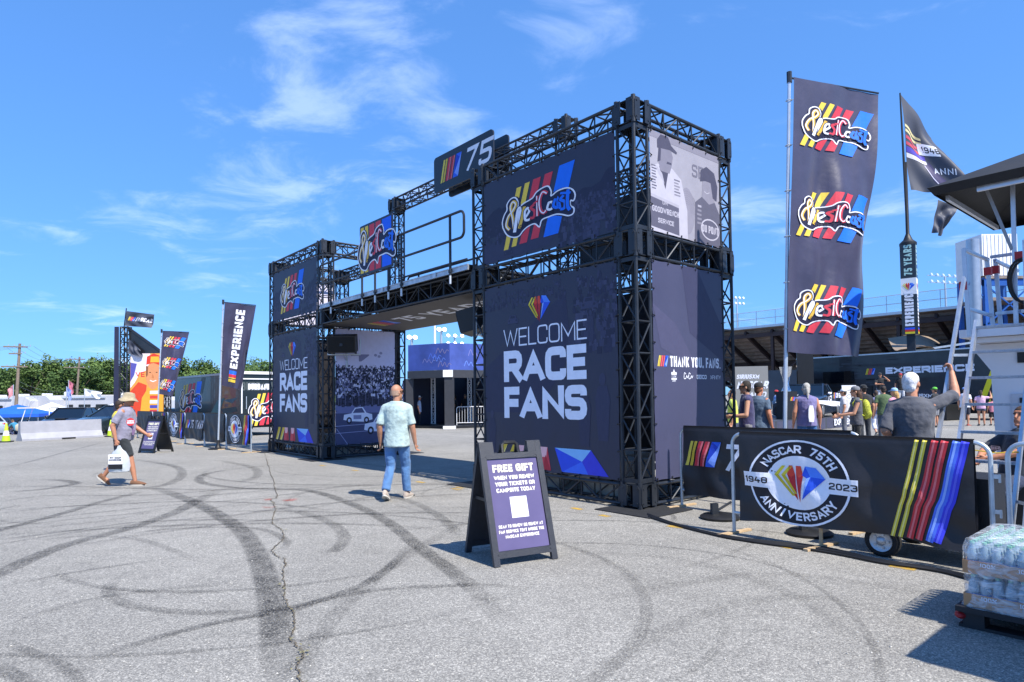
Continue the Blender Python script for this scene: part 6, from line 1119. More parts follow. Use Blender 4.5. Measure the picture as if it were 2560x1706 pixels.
for i in range(int(Ls/3.1)+1):
    x = .3+i*3.1; m = MB(); m.bar((x, 0, ZT-.55), (x, lf*16, ZT-.55-7.8), .25, .5); m.build('raker_beam', M_STL, gs)
    if i % 2 == 0:
        for y in (.2, 7.4): m = MB(); m.box((x, lf*y, (ZT-.6-y*.49)/2), (.3, .3, ZT-.6-y*.49)); m.build('column', M_STL, gs)
        if i % 4 == 0: m = MB(); m.bar((x, lf*.2, 3), (x+6.2, lf*.2, ZT-1.2), .12, .12); m.build('brace', M_STL, gs)
for z, y in ((ZT-.9, .1), (5.2, 7.2), (3.4, .2)): m = MB(); m.box((Ls/2, lf*y, z), (Ls, .22, .45)); m.build('cross_beam', M_STL, gs)
m = MB(); m.box((Ls/2, lf*-.1, ZT), (Ls, .35, .25)); m.build('walkway_edge', M_ALU, gs)
for i in range(int(Ls/2.2)+1): m = MB(); m.cyl((i*2.2, 0, ZT), (i*2.2, 0, ZT+1.75), .035, n=6); m.build('fence_post', M_GALV, gs)
for z in (.1, .9, 1.72): m = MB(); m.cyl((0, 0, ZT+z), (Ls, 0, ZT+z), .03, n=6); m.build('fence_rail', M_GALV, gs)
m = MB(); m.quad((0, 0, ZT+.1), (Ls, 0, ZT+.1), (Ls, 0, ZT+1.7), (0, 0, ZT+1.7)); m.build('fence_mesh', mat('chain_mesh', '#aab4bd', .6, .2, 0, alpha=.14), gs)
def light_mast(label, p, zt, nx, ny, w, g='floodlight masts'):
    t = thing('floodlight_mast', label, 'floodlight', (p.x, p.y, zg(p.x, p.y)), yaw_of((1, .35)), g); m = MB(); m.cyl((0, 0, 0), (0, 0, zt), .22, .13); m.build('mast', M_GALV, t, smooth=True)
    for j in range(ny): m = MB(); m.box((0, 0, zt-j*1.1), (w, .12, .1)); m.build('crossarm', M_GALV, t)
    for j in range(ny):
        for i in range(nx): m = MB(); x = -w/2+w*(i+.5)/nx; m.loft([ring((x, -.05-.25*k, zt-j*1.1+.3-.12*k), r, r, 10, Matrix.Rotation(R(65), 3, 'X')) for k, r in ((0, .08), (.8, .22), (1.1, .24))]); m.build('lamp', M_GALV, t, smooth=True)
    return t
p = spot(1848, 125); light_mast('floodlight mast behind the grandstand beside the near tower', p, 1.573+(987-745)/1599*125, 4, 2, 3.6)
p = spot(2373, 105); light_mast('floodlight mast with two rows of lamps above the grandstand, left of the canopy', p, 1.573+(982-690)/1599*105, 6, 2, 8)
p = spot(1104, 70); light_mast('floodlight on a thin mast above the blue tent', p, 1.573+(996-828)/1599*70, 2, 1, 1.2)
p = spot(1030, 66); light_mast('low floodlight rising behind the left end of the blue tent', p, 1.573+(997-848)/1599*66, 2, 1, 1.2)
p = spot(1138, 90); light_mast('small far floodlight beside the speaker under the bridge', p, 1.573+(996-843)/1599*90, 3, 2, 3)
p = spot(1088, 60); t = thing('flag_mast', 'plain white mast standing above the blue tent', 'mast', (p.x, p.y, 0)); m = MB(); m.cyl((0, 0, 0), (0, 0, 9.4), .14, .1); m.build('mast', M_WHITE, t, smooth=True); m = MB(); m.ell((0, 0, 9.45), (.14, .14, .14)); m.build('finial', M_WHITE, t, smooth=True)
# stair tower of the stand
p = spot(2446, 50); t = thing('stair_tower', 'grandstand stair tower with a silver duct, blue steel frame and white cabin', 'tower', (p.x, p.y, 0)); M_BST = mat('blue_steel', '#1e56a4', .5, .2, .1); def_ = 0
m = MB(); m.cyl((0, 0, 0), (0, 0, 1.573+(980-596)/1599*50), .44, n=20); m.build('duct', mat('duct_steel', '#b3b8c0', .35, .7, .1, 2), t, smooth=True)
m = MB(); m.box((2.2, 1.6, 12.4), (2.8, 3, 3.3)); [m.box((.95+k*.3, .08, 12.4), (.06, .05, 3.2)) for k in range(9)]; m.build('cabin', M_WHITE, t)
for x, y in ((1.0, .2), (4.6, .2), (1.0, 3), (4.6, 3)): m = MB(); m.box((x, y, 5.3), (.3, .3, 10.6)); m.build('blue_post', M_BST, t)
for z in (6.7, 10.2): m = MB(); m.box((2.8, .2, z), (3.9, .2, .5)); m.build('blue_beam', M_BST, t)
m = MB(); m.box((2.8, 1.6, 8.9), (3.6, 3, .25)); m.build('landing', M_SLAT, t); m = MB(); m.box((2.8, 1.6, 10.6), (3.8, 3.2, .2)); m.build('landing', M_SLAT, t)
for p_, q_ in (((1, .1, 6.9), (4.6, .1, 10)), ((4.6, .1, 6.9), (1, .1, 10)), ((1, .1, 3.2), (4.6, .1, 6.5)), ((4.6, .1, 3.2), (1, .1, 6.5)), ((-.7, 0, 10.2), (1, .2, 9))): m = MB(); m.bar(p_, q_, .1, .1); m.build('brace', M_BST, t)
m = MB(); m.box((2.8, 3.1, 4), (3.8, .1, 7.5)); m.build('rear_screen', mat('dark_screen', '#38414a', .7), t)
# ------------------------------------------------------------------ stage trailer, screen and tower
E0, E1 = spot(1996, 46.5), spot(2400, 37.5); ed = (E1-E0).normalized(); EL = 17.5; t = thing('stage_trailer', 'long black show trailer reading EXPERIENCE behind the crowd', 'trailer', E0, yaw_of(ed)); M_TRL = mat('black_trailer_wrap', '#23262c', .35, 0, .5, .9, coat=.3)
m = MB(); m.box((EL/2, 1.3, 2.35), (EL, 2.6, 3.5)); tb = m.build('box_body', M_TRL, t); m = MB(); m.box((EL/2, .02, 4.13), (EL+.1, .2, .08)); m.build('roof_rail', M_ALU, t); m = MB(); m.box((EL/2, 1.3, .5), (EL, 2.2, .3)); m.build('chassis', M_BLACK, t)
def et(u, v): P = onpl(u, v, E0, Vector((-ed.y, ed.x, 0))); return (P-E0).dot(ed), P.z
a = Art(); x0, z0 = et(2210, 930); x1, z1 = et(2428, 905); a.text('EXPERIENCE', x0+.1, z0-.15, (z1-z0)*1.1, WH, .3, 1, .1, l=1, fit=x1-x0+.3); b_ = Art()
a.build('lettering', flat_map((0, -.008, 0), (1, 0, 0), (0, 0, 1), (0, -1, 0)), tb); a = Art(); xs, zs = et(2160, 931); a.put(art_stripes(bars=('#e6cf32', '#e6cf32', '#d2362e', '#d2362e', '#2f7ae8')), xs+.1, z0-.15, (z1-z0)*1.05, l=1)
a.build('stripes_print', flat_map((0, -.008, 0), (1, 0, 0), (0, 0, 1), (0, -1, 0)), tb); a = Art(); xs, zs = et(2440, 975)
for i, c in enumerate(('#e8dc2e', '#e8dc2e', '#d8402c', '#d8402c')): a.poly([(xs+i*.5, .7), (xs+i*.5+.3, .7), (xs+i*.5+1.5, 4.0), (xs+i*.5+1.2, 4.0)], c, 1)
a.build('stripes_print', flat_map((0, -.008, 0), (1, 0, 0), (0, 0, 1), (0, -1, 0)), tb); a = Art(); rr = random.Random(12)
for i in range(70): x, z = rr.uniform(.3, 6.5), rr.uniform(1.4, 3.9); a.rect(x, z, x+rr.uniform(.1, .9), z+rr.uniform(.03, .1), rr.choice(['#343840', '#1b1d22', '#2d3138', '#3d424a']), .5)
a.build('ghost_print', flat_map((0, -.008, 0), (1, 0, 0), (0, 0, 1), (0, -1, 0)), tb)
m = MB(); m.prism(rrect(2.0, 2.3, 4.2, 3.1, .1), -.06, -.01, 1); m.build('window', M_GLASS, t); m = MB(); m.box((3.6, -.03, 1.5), (3.6, .06, 1.1)); m.build('stage_opening', M_BLACK, t)
m = MB(); m.box((8.6, -1.3, .47), (4.6, 2.3, .85)); m.build('fold_out_stage', M_BLACK, t); m = MB(); m.box((9.4, -2.0, 1.32), (1.8, .5, .85)); dk = m.build('desk', mat('desk_navy', '#1b2338', .4), t); a = Art(); a.text('SIRIUSXM', 0, 0, .22, WH, .22, 1, .1, 'c', 1, fit=1.4); a.build('lettering', flat_map((9.4, -2.256, 1.3), (1, 0, 0), (0, 0, 1), (0, -1, 0)), dk)
for x in (1.5, 8, 15): 
    for y in (.2, 2.2): m = MB(); m.lathe([(.2, -.12), (.45, -.12), (.5, -.06), (.5, .06), (.45, .12), (.2, .12)], n=16); w = m.build('wheel', M_RUBBER, t, smooth=True); w.matrix_local = Matrix.Translation((x, y, .5))@Matrix.Rotation(R(90), 4, 'X')
for z in (.6, 2.2): m = MB(); m.cyl((.7, -.03, z+.7), (.7, -.03, z+1.6), .03) if z > 1 else None; (z > 1) and m.build('grab_pole', M_WHITE, t)
# brown swooping stage roof
t = thing('stage_canopy', 'brown tensile stage roof with swooping edges above the black trailer', 'canopy', spot(2180, 50)); og = t.location.copy(); M_TAUPE = mat('taupe_canvas', '#8a7a69', .8, 0, .12, 1)
for (pts, d0, d1) in (([(1990, 915), (2060, 893), (2130, 900), (2200, 908)], 51, 57), ([(2220, 846), (2290, 838), (2345, 850), (2372, 878)], 49, 57)):
    top = interp([at(u, v, d1) for u, v in pts], 6); bot = interp([at(u+(30 if i < 2 else 0), v+(28 if i < 3 else 6), d0) for i, (u, v) in enumerate(pts)], 6); m = MB(); n_ = len(top); V = []
    for k in range(6):
        f = k/5; V += [p.lerp(q, f)-og-Vector((0, 0, .5*math.sin(f*math.pi))) for p, q in zip(top, bot)]
    m.add(V, [(k*n_+i, k*n_+i+1, (k+1)*n_+i+1, (k+1)*n_+i) for k in range(5) for i in range(n_-1)]); m.build('roof_cloth', M_TAUPE, t, smooth=True)
m = MB(); m.bar(at(2100, 905, 52)-og, at(2560, 838, 48)-og, .15, .15); m.build('edge_beam', M_GALV, t)
m = MB(); pA, pB = at(2230, 850, 58)-og, at(2480, 830, 52)-og; m.bar(Vector((pA.x, pA.y, 4.3)), Vector((pB.x, pB.y, 4.3)), .3, 3.0); m.build('stage_house', mat('stage_black', '#15161a', .8), t)
for u, d in ((2010, 54), (2240, 54), (2380, 52)): p = spot(u, d)-og; m = MB(); m.cyl((p.x, p.y, 0), (p.x, p.y, 5.0), .1); m.build('post', M_BLACKMETAL, t)
# pylon with its big flag
p = spot(2283, 45.5); pz = lambda v: 1.573+(983.5-v)/1599*45.5
t = thing('sign_pylon', 'tall square pylon reading 75 YEARS and EXPERIENCE with a large striped flag on top', 'pylon', p, R(-38)); w = .95
m = MB(); m.box((0, 0, pz(838)/2), (.5, .5, pz(838))); m.build('mast_column', M_BLACKMETAL, t)
for (v0, v1, mt, nm) in ((838, 738, M_TRL, 'lower_wrap'), (738, 697, M_WHITE, 'white_band'), (697, 612, M_TRL, 'upper_wrap')): m = MB(); m.box((0, 0, (pz(v0)+pz(v1))/2), (w, w, pz(v1)-pz(v0))); o = m.build(nm, mt, t)
for ux, nn, o_ in (((1, 0, 0), (0, -1, 0), Vector((0, -w/2-.01, 0))), ((0, 1, 0), (1, 0, 0), Vector((w/2+.01, 0, 0)))):
    a = Art(); b_ = Art(); b_.text('EXPERIENCE', 0, 0, .55, WH, .24, 1, .1, l=1, fit=2.15); a.put(b_, .27, pz(838)+.6, 1, rot=R(90)); a.build('lettering', flat_map(o_, ux, (0, 0, 1), nn), t); a = Art(); b_ = Art(); b_.text('75 YEARS', 0, 0, .5, '#a9d0cc', .2, 1, .12, l=1, fit=2.0); a.put(b_, .25, pz(697)+.2, 1, rot=R(90)); a.build('lettering', flat_map(o_, ux, (0, 0, 1), nn), t); a = Art(); a.put(DIAMOND, 0, pz(717), .75, .8, l=1); a.build('emblem', flat_map(o_, ux, (0, 0, 1), nn), t); a = Art()
    for i, c in enumerate(('#e6cf32', '#d2362e', '#2f5ae0')): a.rect(-.3, pz(838)+.05+.15*i, .3, pz(838)+.19+.15*i, c, 1)
    a.build('stripes_print', flat_map(o_, ux, (0, 0, 1), nn), t)
m = MB(); m.lathe([(.55, pz(612)), (.55, pz(606)), (.3, pz(598)), (.12, pz(582)), (.1, pz(400))], n=12); m.cyl((0, 0, pz(570)), (Matrix.Translation(p)@Matrix.Rotation(R(-38), 4, 'Z')).inverted()@at(2250, 233, 45.4), .1, .05); m.build('flag_staff', M_BLACK, t, smooth=True)
fl = M_FLAG = mat('dark_flag_cloth', '#3c4150', .6, 0, .1, 1, .08, 3)
a = Art(); Wf, Hf = 5.2, 4.6
for y, h_, c in ((3.05, .13, '#dccf9a'), (2.82, .13, '#dccf9a'), (2.5, .16, '#c2485a'), (2.2, .16, '#c2485a'), (1.85, .28, '#4a40a8'), (1.6, .22, '#d9d6e6')): a.rect(.05, y, 2.6, y+h_, c, 1)
a.rect(2.2, 2.2, 3.7, 2.9, WH, 2); a.text('1948', 2.5, 2.35, .38, '#33343c', .2, 1, l=3); a.stroke([(2.5, 1.6), (2.9, .9), (3.6, .3), (4.4, .05)], .8, '#3a3560', 1.5); a.text('ANNI', 3.0, 1.1, .4, WH, .2, 1, .3, l=3); a.stroke([(2.2, 1.5), (2.6, .8), (3.2, .2)], .08, '#d9d6e6', 2.5)
winv = Matrix.Translation(p)@Matrix.Rotation(R(-38), 4, 'Z'); winv = winv.inverted()
cloth('flag', at(2251, 236, 45.4), at(2330, 330, 46), at(2275, 476, 45.4), at(2420, 480, 44), t, fl, amp=.35, waves=((5, 2, 0), (9, -3, 1)), art=a, size=(Wf, Hf), inv=winv, sag=.4, nu=30, nv=30)
cloth('flag_tail', at(2345, 500, 45.6), at(2395, 520, 45.6), at(2330, 582, 45.6), at(2355, 590, 45.6), t, fl, amp=.2, waves=((6, 5, 0), (9, -7, 1)), inv=winv)
# grey screen, dark truck cab
q0, q1 = spot(1838, 39), spot(1922, 38.5); t = thing('video_screen', 'large grey video screen with white lettering behind the visitors', 'screen', q0, yaw_of(q1-q0)); Lq = (q1-q0).length
m = MB(); m.box((Lq/2, .2, 2.0), (Lq, .3, 2.6)); m.build('panel', mat('grey_screen', '#8b8a86', .6, 0, .03), t); m = MB(); m.box((.3, .2, .35), (.3, .3, .7)); m.box((Lq-.3, .2, .35), (.3, .3, .7)); m.build('stand', M_BLACK, t)
a = Art(); a.text('SIRIUSXM', .1, 2.55, .26, WH, .22, 1, .1, l=1, sk=.2, fit=1.2); a.text('NASCAR', .1, 1.95, .45, WH, .24, 1, .08, l=1, sk=.25, fit=1.7); a.text('RADIO', .5, 1.45, .3, WH, .22, 1, .1, l=1, sk=.2); a.build('lettering', flat_map((0, .045, 0), (1, 0, 0), (0, 0, 1), (0, -1, 0)), t)
p = spot(1945, 44); t = thing('box_truck', 'dark blue box truck between the screen and the black trailer', 'truck', p, R(-20)); m = MB(); m.box((0, 1.5, 1.9), (2.3, 5, 2.6)); m.build('box_body', mat('dark_blue_wrap', '#1c2a3c', .4, 0, .2, 1), t); m = MB(); m.box((1.75, 0, 2.5), (1.0, .5, 3.8)); m.build('side_curtain', M_BLACK, t)
for x in (-.9, .9): m = MB(); m.lathe([(.2, -.12), (.45, -.12), (.5, 0), (.45, .12), (.2, .12)], n=14); w_ = m.build('wheel', M_RUBBER, t, smooth=True); w_.matrix_local = Matrix.Translation((x, 0, .5))@Matrix.Rotation(R(90), 4, 'Y')
# ------------------------------------------------------------------ show stage, truck, trophy
sa, sb_ = gp(1980, 1081), gp(2122, 1067); sdv = (sb_-sa).normalized(); s0 = sa-sdv*6.0; sl_ = (sb_-s0).length; t = thing('show_stage', 'low display stage with a navy skirt reading EXPERIENCE', 'stage', s0, yaw_of(sdv))
m = MB(); m.box((sl_/2, 3, .25), (sl_, 6, .5)); m.build('deck', mat('stage_deck', '#3b3f48', .6, 0, .2, 1), t); m = MB(); N_ = 60
m.add([(sl_*i/N_, -.02-.03*math.sin(i*1.3), z) for i in range(N_+1) for z in (.01, .49)], [(2*i, 2*i+2, 2*i+3, 2*i+1) for i in range(N_)]); m.add([(sl_+.02+.03*math.sin(i), 6*i/40, z) for i in range(41) for z in (.01, .49)], [(2*i, 2*i+2, 2*i+3, 2*i+1) for i in range(40)]); sk_ = m.build('skirt', mat('navy_skirt', '#43455a', .6, 0, .15, 2), t, smooth=True)
a = Art(); x_ = (gp(2042, 1070)-s0).dot(sdv); a.text('EXPERIENCE', x_+.1, .12, .3, WH, .24, 1, .1, l=1, fit=2.4); a.build('lettering', flat_map((0, -.06, 0), (1, 0, 0), (0, 0, 1), (0, -1, 0)), sk_); a = Art(); a.text('EXPERIENCE', 1.6, .12, .3, WH, .24, 1, .1, l=1, fit=2.4); a.build('lettering', flat_map((0, -.06, 0), (1, 0, 0), (0, 0, 1), (0, -1, 0)), sk_)
tk = at(2020, 1030, 30.6); tk.z = .5; tv = vehicle('show_truck', 'navy and white race pickup truck numbered 75 on the display stage', 'race', tk, (-.62, -.78), '#243144', None, 'truck', True)
a = Art()
for s in (0,): a.poly([(-2.6, .45), (-.2, .5), (1.6, .62), (2.6, .66), (2.6, .8), (1.2, .78), (-.4, .74), (-2.6, .66)], WH, 1); a.text('75', -.35, .72, .42, WH, .2, 1, .12, l=2, sk=.2); a.text('CUP SERIES', -2.5, .9, .24, WH, .22, 1, .1, l=2, fit=1.2); a.put(STRIPES, -1.2, .88, .26, l=2)
a.build('side_lettering', flat_map((0, .985, 0), (-1, 0, 0), (0, 0, 1), (0, 1, 0)), tv) if False else None
b2_ = Art(); b2_.p = [([(-x, y) for x, y in pts], c, l) for pts, c, l in Art().poly([(-2.6, .45), (-.2, .5), (1.6, .62), (2.6, .66), (2.6, .8), (1.2, .78), (-.4, .74), (-2.6, .66)], WH, 1).p]
b2_.text('75', -.55, .74, .42, WH, .2, 1, .12, l=2, sk=.2); b2_.text('CUP SERIES', 1.1, .88, .24, WH, .22, 1, .1, l=2, fit=1.3); b2_.put(STRIPES, .6, .86, .28, l=2); b2_.build('side_lettering', flat_map((0, 1.012, 0), (-1, 0, 0), (0, 0, 1), (0, 1, 0)), tv)
a = Art(); a.poly([(.9, -.35), (2.6, -.3), (2.6, -.12), (.9, -.15)], WH, 1).poly([(.9, .15), (2.6, .12), (2.6, .3), (.9, .35)], WH, 1); a.build('hood_stripe', lambda x, y, l: Vector((x, y, 1.035-(x-1.0)*.155+.012)), tv, cell=.3)
m = MB(); m.box((2.6, 0, .38), (.06, 1.5, .3)); m.build('lower_grille', mat('mesh_grille', '#16181c', .6, .3, .5, 20), tv); m = MB(); m.ell((2.6, 0, .62), (.03, .16, .08)); m.build('badge', M_CHROME, tv, smooth=True)
pd = at(1968, 1050, 27.6); pd.z = .5; t = thing('display_plinth', 'black square plinth under the trophy on the show stage', 'plinth', pd, R(20)); m = MB(); m.box((0, 0, .6), (.6, .6, 1.2)); m.build('box', M_BLACK, t); a = Art(); a.put(STRIPES, -.1, .8, .16, l=1); a.build('logo_print', flat_map((.02, -.303, 0), (1, 0, 0), (0, 0, 1), (0, -1, 0)), t)
m = MB(); m.box((0, 0, .018), (.66, .66, .034)); m.build('foot', M_BLACK, t)
t = thing('trophy', 'tall silver trophy cup standing on the black plinth', 'trophy', pd+Vector((0, 0, 1.202))); m = MB(); m.lathe([(.2, 0), (.2, .03), (.12, .08), (.05, .3), (.045, .5), (.1, .56)], n=16); m.build('stem', M_SILVER, t, smooth=True)
m = MB(); m.lathe([(.05, .55), (.16, .64), (.22, .8), (.26, 1.02), (.27, 1.06), (.25, 1.05)], n=18, cap=False); m.build('cup', M_SILVER, t, smooth=True)
for k in range(6): m = MB(); m.tube([(.2*math.cos(k*1.05), .2*math.sin(k*1.05), .02), (.09*math.cos(k*1.05+.4), .09*math.sin(k*1.05+.4), .3), (.13*math.cos(k*1.05+.8), .13*math.sin(k*1.05+.8), .6), (.24*math.cos(k*1.05+1), .24*math.sin(k*1.05+1), .9)], .014, 6); m.build('ribbon', M_SILVER, t, smooth=True)
p = at(2122, 970, 40); t = thing('banner_stand', 'white tapered banner stand in front of the black trailer', 'banner', (p.x, p.y, 0)); m = MB(); m.prism([(-.3, .1), (.3, .1), (.45, 2.1), (-.45, 2.1)], -.02, .02, 1); m.build('panel', M_WHITE, t); m = MB(); m.box((0, 0, .05), (.7, .35, .08)); m.build('foot', M_BLACK, t); a = Art(); a.ring(0, 1.4, .16, .11, .03, '#6d7078', 1, 16); a.build('logo_print', flat_map((0, -.021, 0), (1, 0, 0), (0, 0, 1), (0, -1, 0)), t)
# ------------------------------------------------------------------ left side: show trailer
c_ = spot(600, 27.9); f_ = spot(437, 33.9); dv = (f_-c_).normalized(); Lt = (f_-c_).length; t = thing('show_trailer', 'dark show trailer with script logos behind the left barriers', 'trailer', c_, yaw_of(dv))   # x away along its side, y to the left-near? side
M_TR2 = mat('teal_black_wrap', '#182226', .35, 0, .35, .8, coat=.3)
Wt = 2.5; sgn = -1
m = MB(); m.box((Lt/2, sgn*Wt/2, 1.65), (Lt, Wt, 2.2)); tb = m.build('box_body', M_TR2, t)
m = MB(); m.box((Lt/2, .02, 2.79), (Lt+.1, .08, .1)); m.build('roof_rail', mat('grey_rail', '#9aa0a6', .4, .5, .1), t); m = MB(); m.box((-.02, sgn*Wt/2, 2.79), (.08, Wt, .12)); m.build('roof_rail', M_WHITE, t); m = MB(); m.box((-.02, sgn*Wt/2, 2.52), (.06, Wt, .05)); m.build('roof_rail', M_WHITE, t)
m = MB(); m.box((Lt/2, sgn*Wt/2, .45), (Lt*.9, Wt*.7, .2)); m.build('chassis', M_BLACKMETAL, t)
for x in (Lt*.55, Lt*.68):
    for y in (-.15, -Wt+.15): m = MB(); m.lathe([(.15, -.1), (.3, -.1), (.34, 0), (.3, .1), (.15, .1)], n=16); w = m.build('wheel', M_RUBBER, t, smooth=True); w.matrix_local = Matrix.Translation((x, y, .34))@Matrix.Rotation(R(90), 4, 'X')
nf = Vector((0, 1, 0))
vis = Vector((-dv.y, dv.x, 0)).dot(EYE-c_) > 0            # is local +y the side that faces the camera
assert vis
a = Art(); a.put(SCRIPT, Lt*.27, 1.62, 3.0, 1.75, l=1)
for pts, c in (([(.5, .5), (.62, .9), (.78, .85), (.74, .55)], '#2c4c52'), ([(.6, 1.0), (.7, 1.6), (.8, 1.7), (.72, 1.0)], '#3a6468'), ([(.74, 1.2), (.95, 1.3), (.97, 1.1), (.8, .9)], '#20383f'), ([(.78, 1.6), (.97, 1.7), (.9, 1.45)], '#355a66'), ([(.4, 2.1), (.46, 2.7), (.52, 2.7), (.47, 1.9)], '#4a585a')): a.poly([(x*Lt, y) for x, y in pts], c, .6)
a.build('logo_print', flat_map((Lt, .006, 0), (-1, 0, 0), (0, 0, 1), (0, 1, 0)), tb)
a = Art(); a.text('BURBANK', .35, 2.05, .26, WH, .26, .9, .06, l=2, fit=.95); a.text('BURBANK', .05, 2.0, .38, '#4c5456', .2, .9, .06, l=1, fit=1.5); a.put(SCRIPT, 1.3, 1.15, 1.75, 1.6, l=1); a.build('logo_print', flat_map((-.006, 0, 0), (0, -1, 0), (0, 0, 1), (-1, 0, 0)), tb)
m = MB(); m.box((-.03, -.06, 1.6), (.05, .05, 2.1)); m.build('corner_trim', M_WHITE, t); m = MB(); m.bar((-.06, -.25, 1.2), (-.06, -.25, 1.75), .03, .03); m.build('door_handle', M_GALV, t); m = MB(); m.bar((-.1, -1.7, .1), (-.1, -2.1, .9), .05, .05); m.bar((-.1, -2.5, .1), (-.1, -2.1, .9), .05, .05); m.build('jack_stand', M_GALV, t)
# ------------------------------------------------------------------ poster tower
d_ = 31.0; p0_ = at(310, 1000, d_); p0_.z = zg(p0_.x, p0_.y); t = thing('poster_tower', 'black truss display tower with a large orange portrait poster and sloping top', 'tower', p0_, R(0))
def L_(u, v, d=d_): return at(u, v, d)-p0_
m = MB(); b0 = L_(313, 1000); truss(m, Vector((b0.x, 0, 0)), Vector((b0.x, 0, L_(313, 818).z)), (1, 0, 0), (0, 1, 0), w=.4, n=14, rc=.035, rb=.02); m.build('truss_column', M_BLACKMETAL, t)
m = MB(); b1 = L_(408, 1000); truss(m, Vector((b1.x, .35, 0)), Vector((b1.x, .35, L_(408, 885).z)), (1, 0, 0), (0, 1, 0), w=.3, n=10, rc=.03, rb=.018); m.build('truss_column', M_BLACKMETAL, t)
m = MB(); A_ = [L_(322, 822), L_(402, 880), L_(402, 884), L_(326, 884)]; m.prism([(q.x, q.z) for q in A_], -.03, .0, 1); m.build('sloping_panel', M_TRL, t); m = MB(); m.bar(L_(318, 818), L_(404, 880), .1, .1); m.build('sloping_beam', M_BLACKMETAL, t)
m = MB(); q = [L_(299, 1060), L_(312, 1060), L_(312, 820), L_(302, 820)]; m.prism([(v.x, v.z) for v in q], -.5, -.46, 1); m.build('side_banner', M_NAVY, t)
m = MB(); q0_, q1_ = L_(327, 1043), L_(411, 884); m.box(((q0_.x+q1_.x)/2, -.06, (q0_.z+q1_.z)/2), (q1_.x-q0_.x, .04, q1_.z-q0_.z)); po = m.build('portrait_poster', mat('orange_poster', '#e6a04a', .5, 0, .1, 1.5), t, label='orange and red portrait poster of a smiling person in a cap')
w, h = q1_.x-q0_.x, q1_.z-q0_.z; a = Art(); a.poly([(0, h), (0, h*.45), (w*.15, h*.55), (w*.3, h*.7), (w*.6, h*.75), (w*.6, h)], '#e9e4ee', 1); a.poly([(0, h*.86), (.0, h*.55), (w*.12, h*.66), (w*.2, h*.84)], '#5a58a8', 1.3); a.text('VE', w*.16, h*.63, h*.08, '#d83c3c', .2, 1, l=2)
a.poly([(0, 0), (0, h*.4), (w*.25, h*.55), (w*.5, h*.5), (w*.42, 0)], '#d84a2e', 2); a.poly([(w*.3, 0), (w*.36, h*.3), (w*.62, h*.52), (w, h*.5), (w, 0)], '#e8a83a', 2.4); a.ell(w*.69, h*.66, w*.23, h*.2, '#dc9464', 3, 20).ell(w*.69, h*.56, w*.17, h*.13, '#dc9464', 3.2, 20).poly([(w*.48, h*.62), (w*.47, h*.8), (w*.54, h*.8), (w*.53, h*.66)], '#8a5638', 3.4); a.poly([(w*.48, h*.82), (w*.5, h*.95), (w*.7, h), (w*.95, h*.95), (w*.95, h*.8), (w*.7, h*.85)], '#d8402e', 3.6); a.poly([(w*.6, h*.86), (w*.62, h*.95), (w*.86, h*.95), (w*.88, h*.86)], '#e8b23a', 4.2)
a.stroke([(w*.6, h*.575), (w*.69, h*.555), (w*.79, h*.575)], .045, '#f0e8e0', 4); a.poly([(w*.68, h*.68), (w*.65, h*.61), (w*.73, h*.61)], '#c47a4c', 4); a.ell(w*.6, h*.7, .05, .025, '#5a3a2a', 4, 8).ell(w*.8, h*.7, .05, .025, '#5a3a2a', 4, 8)
for i, c in enumerate(('#e8e4ea', '#d84a3e', '#e8e4ea', '#4a4aa8', '#c83a44')): a.rect(w*.6, h*(.36-.075*i), w*.86, h*(.41-.075*i), c, 4)
a.clip(.01, .01, w-.01, h-.01); a.build('poster_print', flat_map((q0_.x, -.082, q0_.z), (1, 0, 0), (0, 0, 1), (0, -1, 0)), po)
wi = Matrix.Translation(-p0_); a = Art(); a.put(STRIPES, .12, .32, .24, l=1); a.text('NASCAR', .52, .32, .24, WH, .24, 1, .1, l=1, sk=.22, fit=.85)
cloth('flag', at(317, 778, 31), at(387, 787, 31.1), at(312, 815, 31), at(378, 820, 31.1), t, M_FLAG, amp=.07, waves=((8, 2, 0), (12, -3, 1)), art=a, size=(1.5, .85), inv=wi)
cloth('flag', at(322, 848, 30.8), at(352, 876, 30.8), at(320, 884, 30.8), at(355, 893, 30.8), t, M_FLAG, amp=.07, waves=((8, 2, 0), (12, -3, 1)), inv=wi)
m = MB(); m.cyl(L_(310, 820), L_(316, 771), .025); m.build('flag_staff', M_BLACK, t)
# ------------------------------------------------------------------ concrete barrier, cones
k0, k1 = gp(55, 1104), gp(258, 1093); kd = (k1-k0); t = thing('concrete_barrier', 'white painted concrete barrier on the asphalt at the left', 'barrier', k0, yaw_of(kd)); Lk = kd.length; pr = [(-.28, 0), (-.28, .08), (-.13, .32), (-.09, .8), (.09, .8), (.13, .32), (.28, .08), (.28, 0)]
m = MB(); m.prism([(y+.28, z) for y, z in pr], 0, Lk, 0); m.build('block', mat('white_concrete', '#9c9da5', .75, 0, .1, 3, .2, 30), t); m = MB(); [m.box((Lk*f, -.02, .035), (.5, .1, .06)) for f in (.55,)]; m.build('lift_slot', M_BLACK, t)
def cone(label, p): 
    t = thing('traffic_cone', label, 'cone', p, .3, 'traffic cones'); m = MB(); m.box((0, 0, .025), (.4, .4, .05)); m.build('base', mat('dark_cone_base', '#2c2f2a', .8), t); cm_ = mat('neon_cone', '#b4d62a', .5, 0, .06)
    m = MB(); m.lathe([(.15, .05), (.115, .27)], n=14); m.lathe([(.075, .46), (.03, .75), (.02, .76)], n=14); m.build('cone', cm_, t, smooth=True); m = MB(); m.lathe([(.1155, .27), (.0755, .46)], n=14); m.build('white_band', M_WHITE, t, smooth=True)
cone('neon yellow traffic cone with a white band at the left edge', gp(15, 1106)); cone('neon green traffic cone behind the man in yellow', gp(277, 1092))
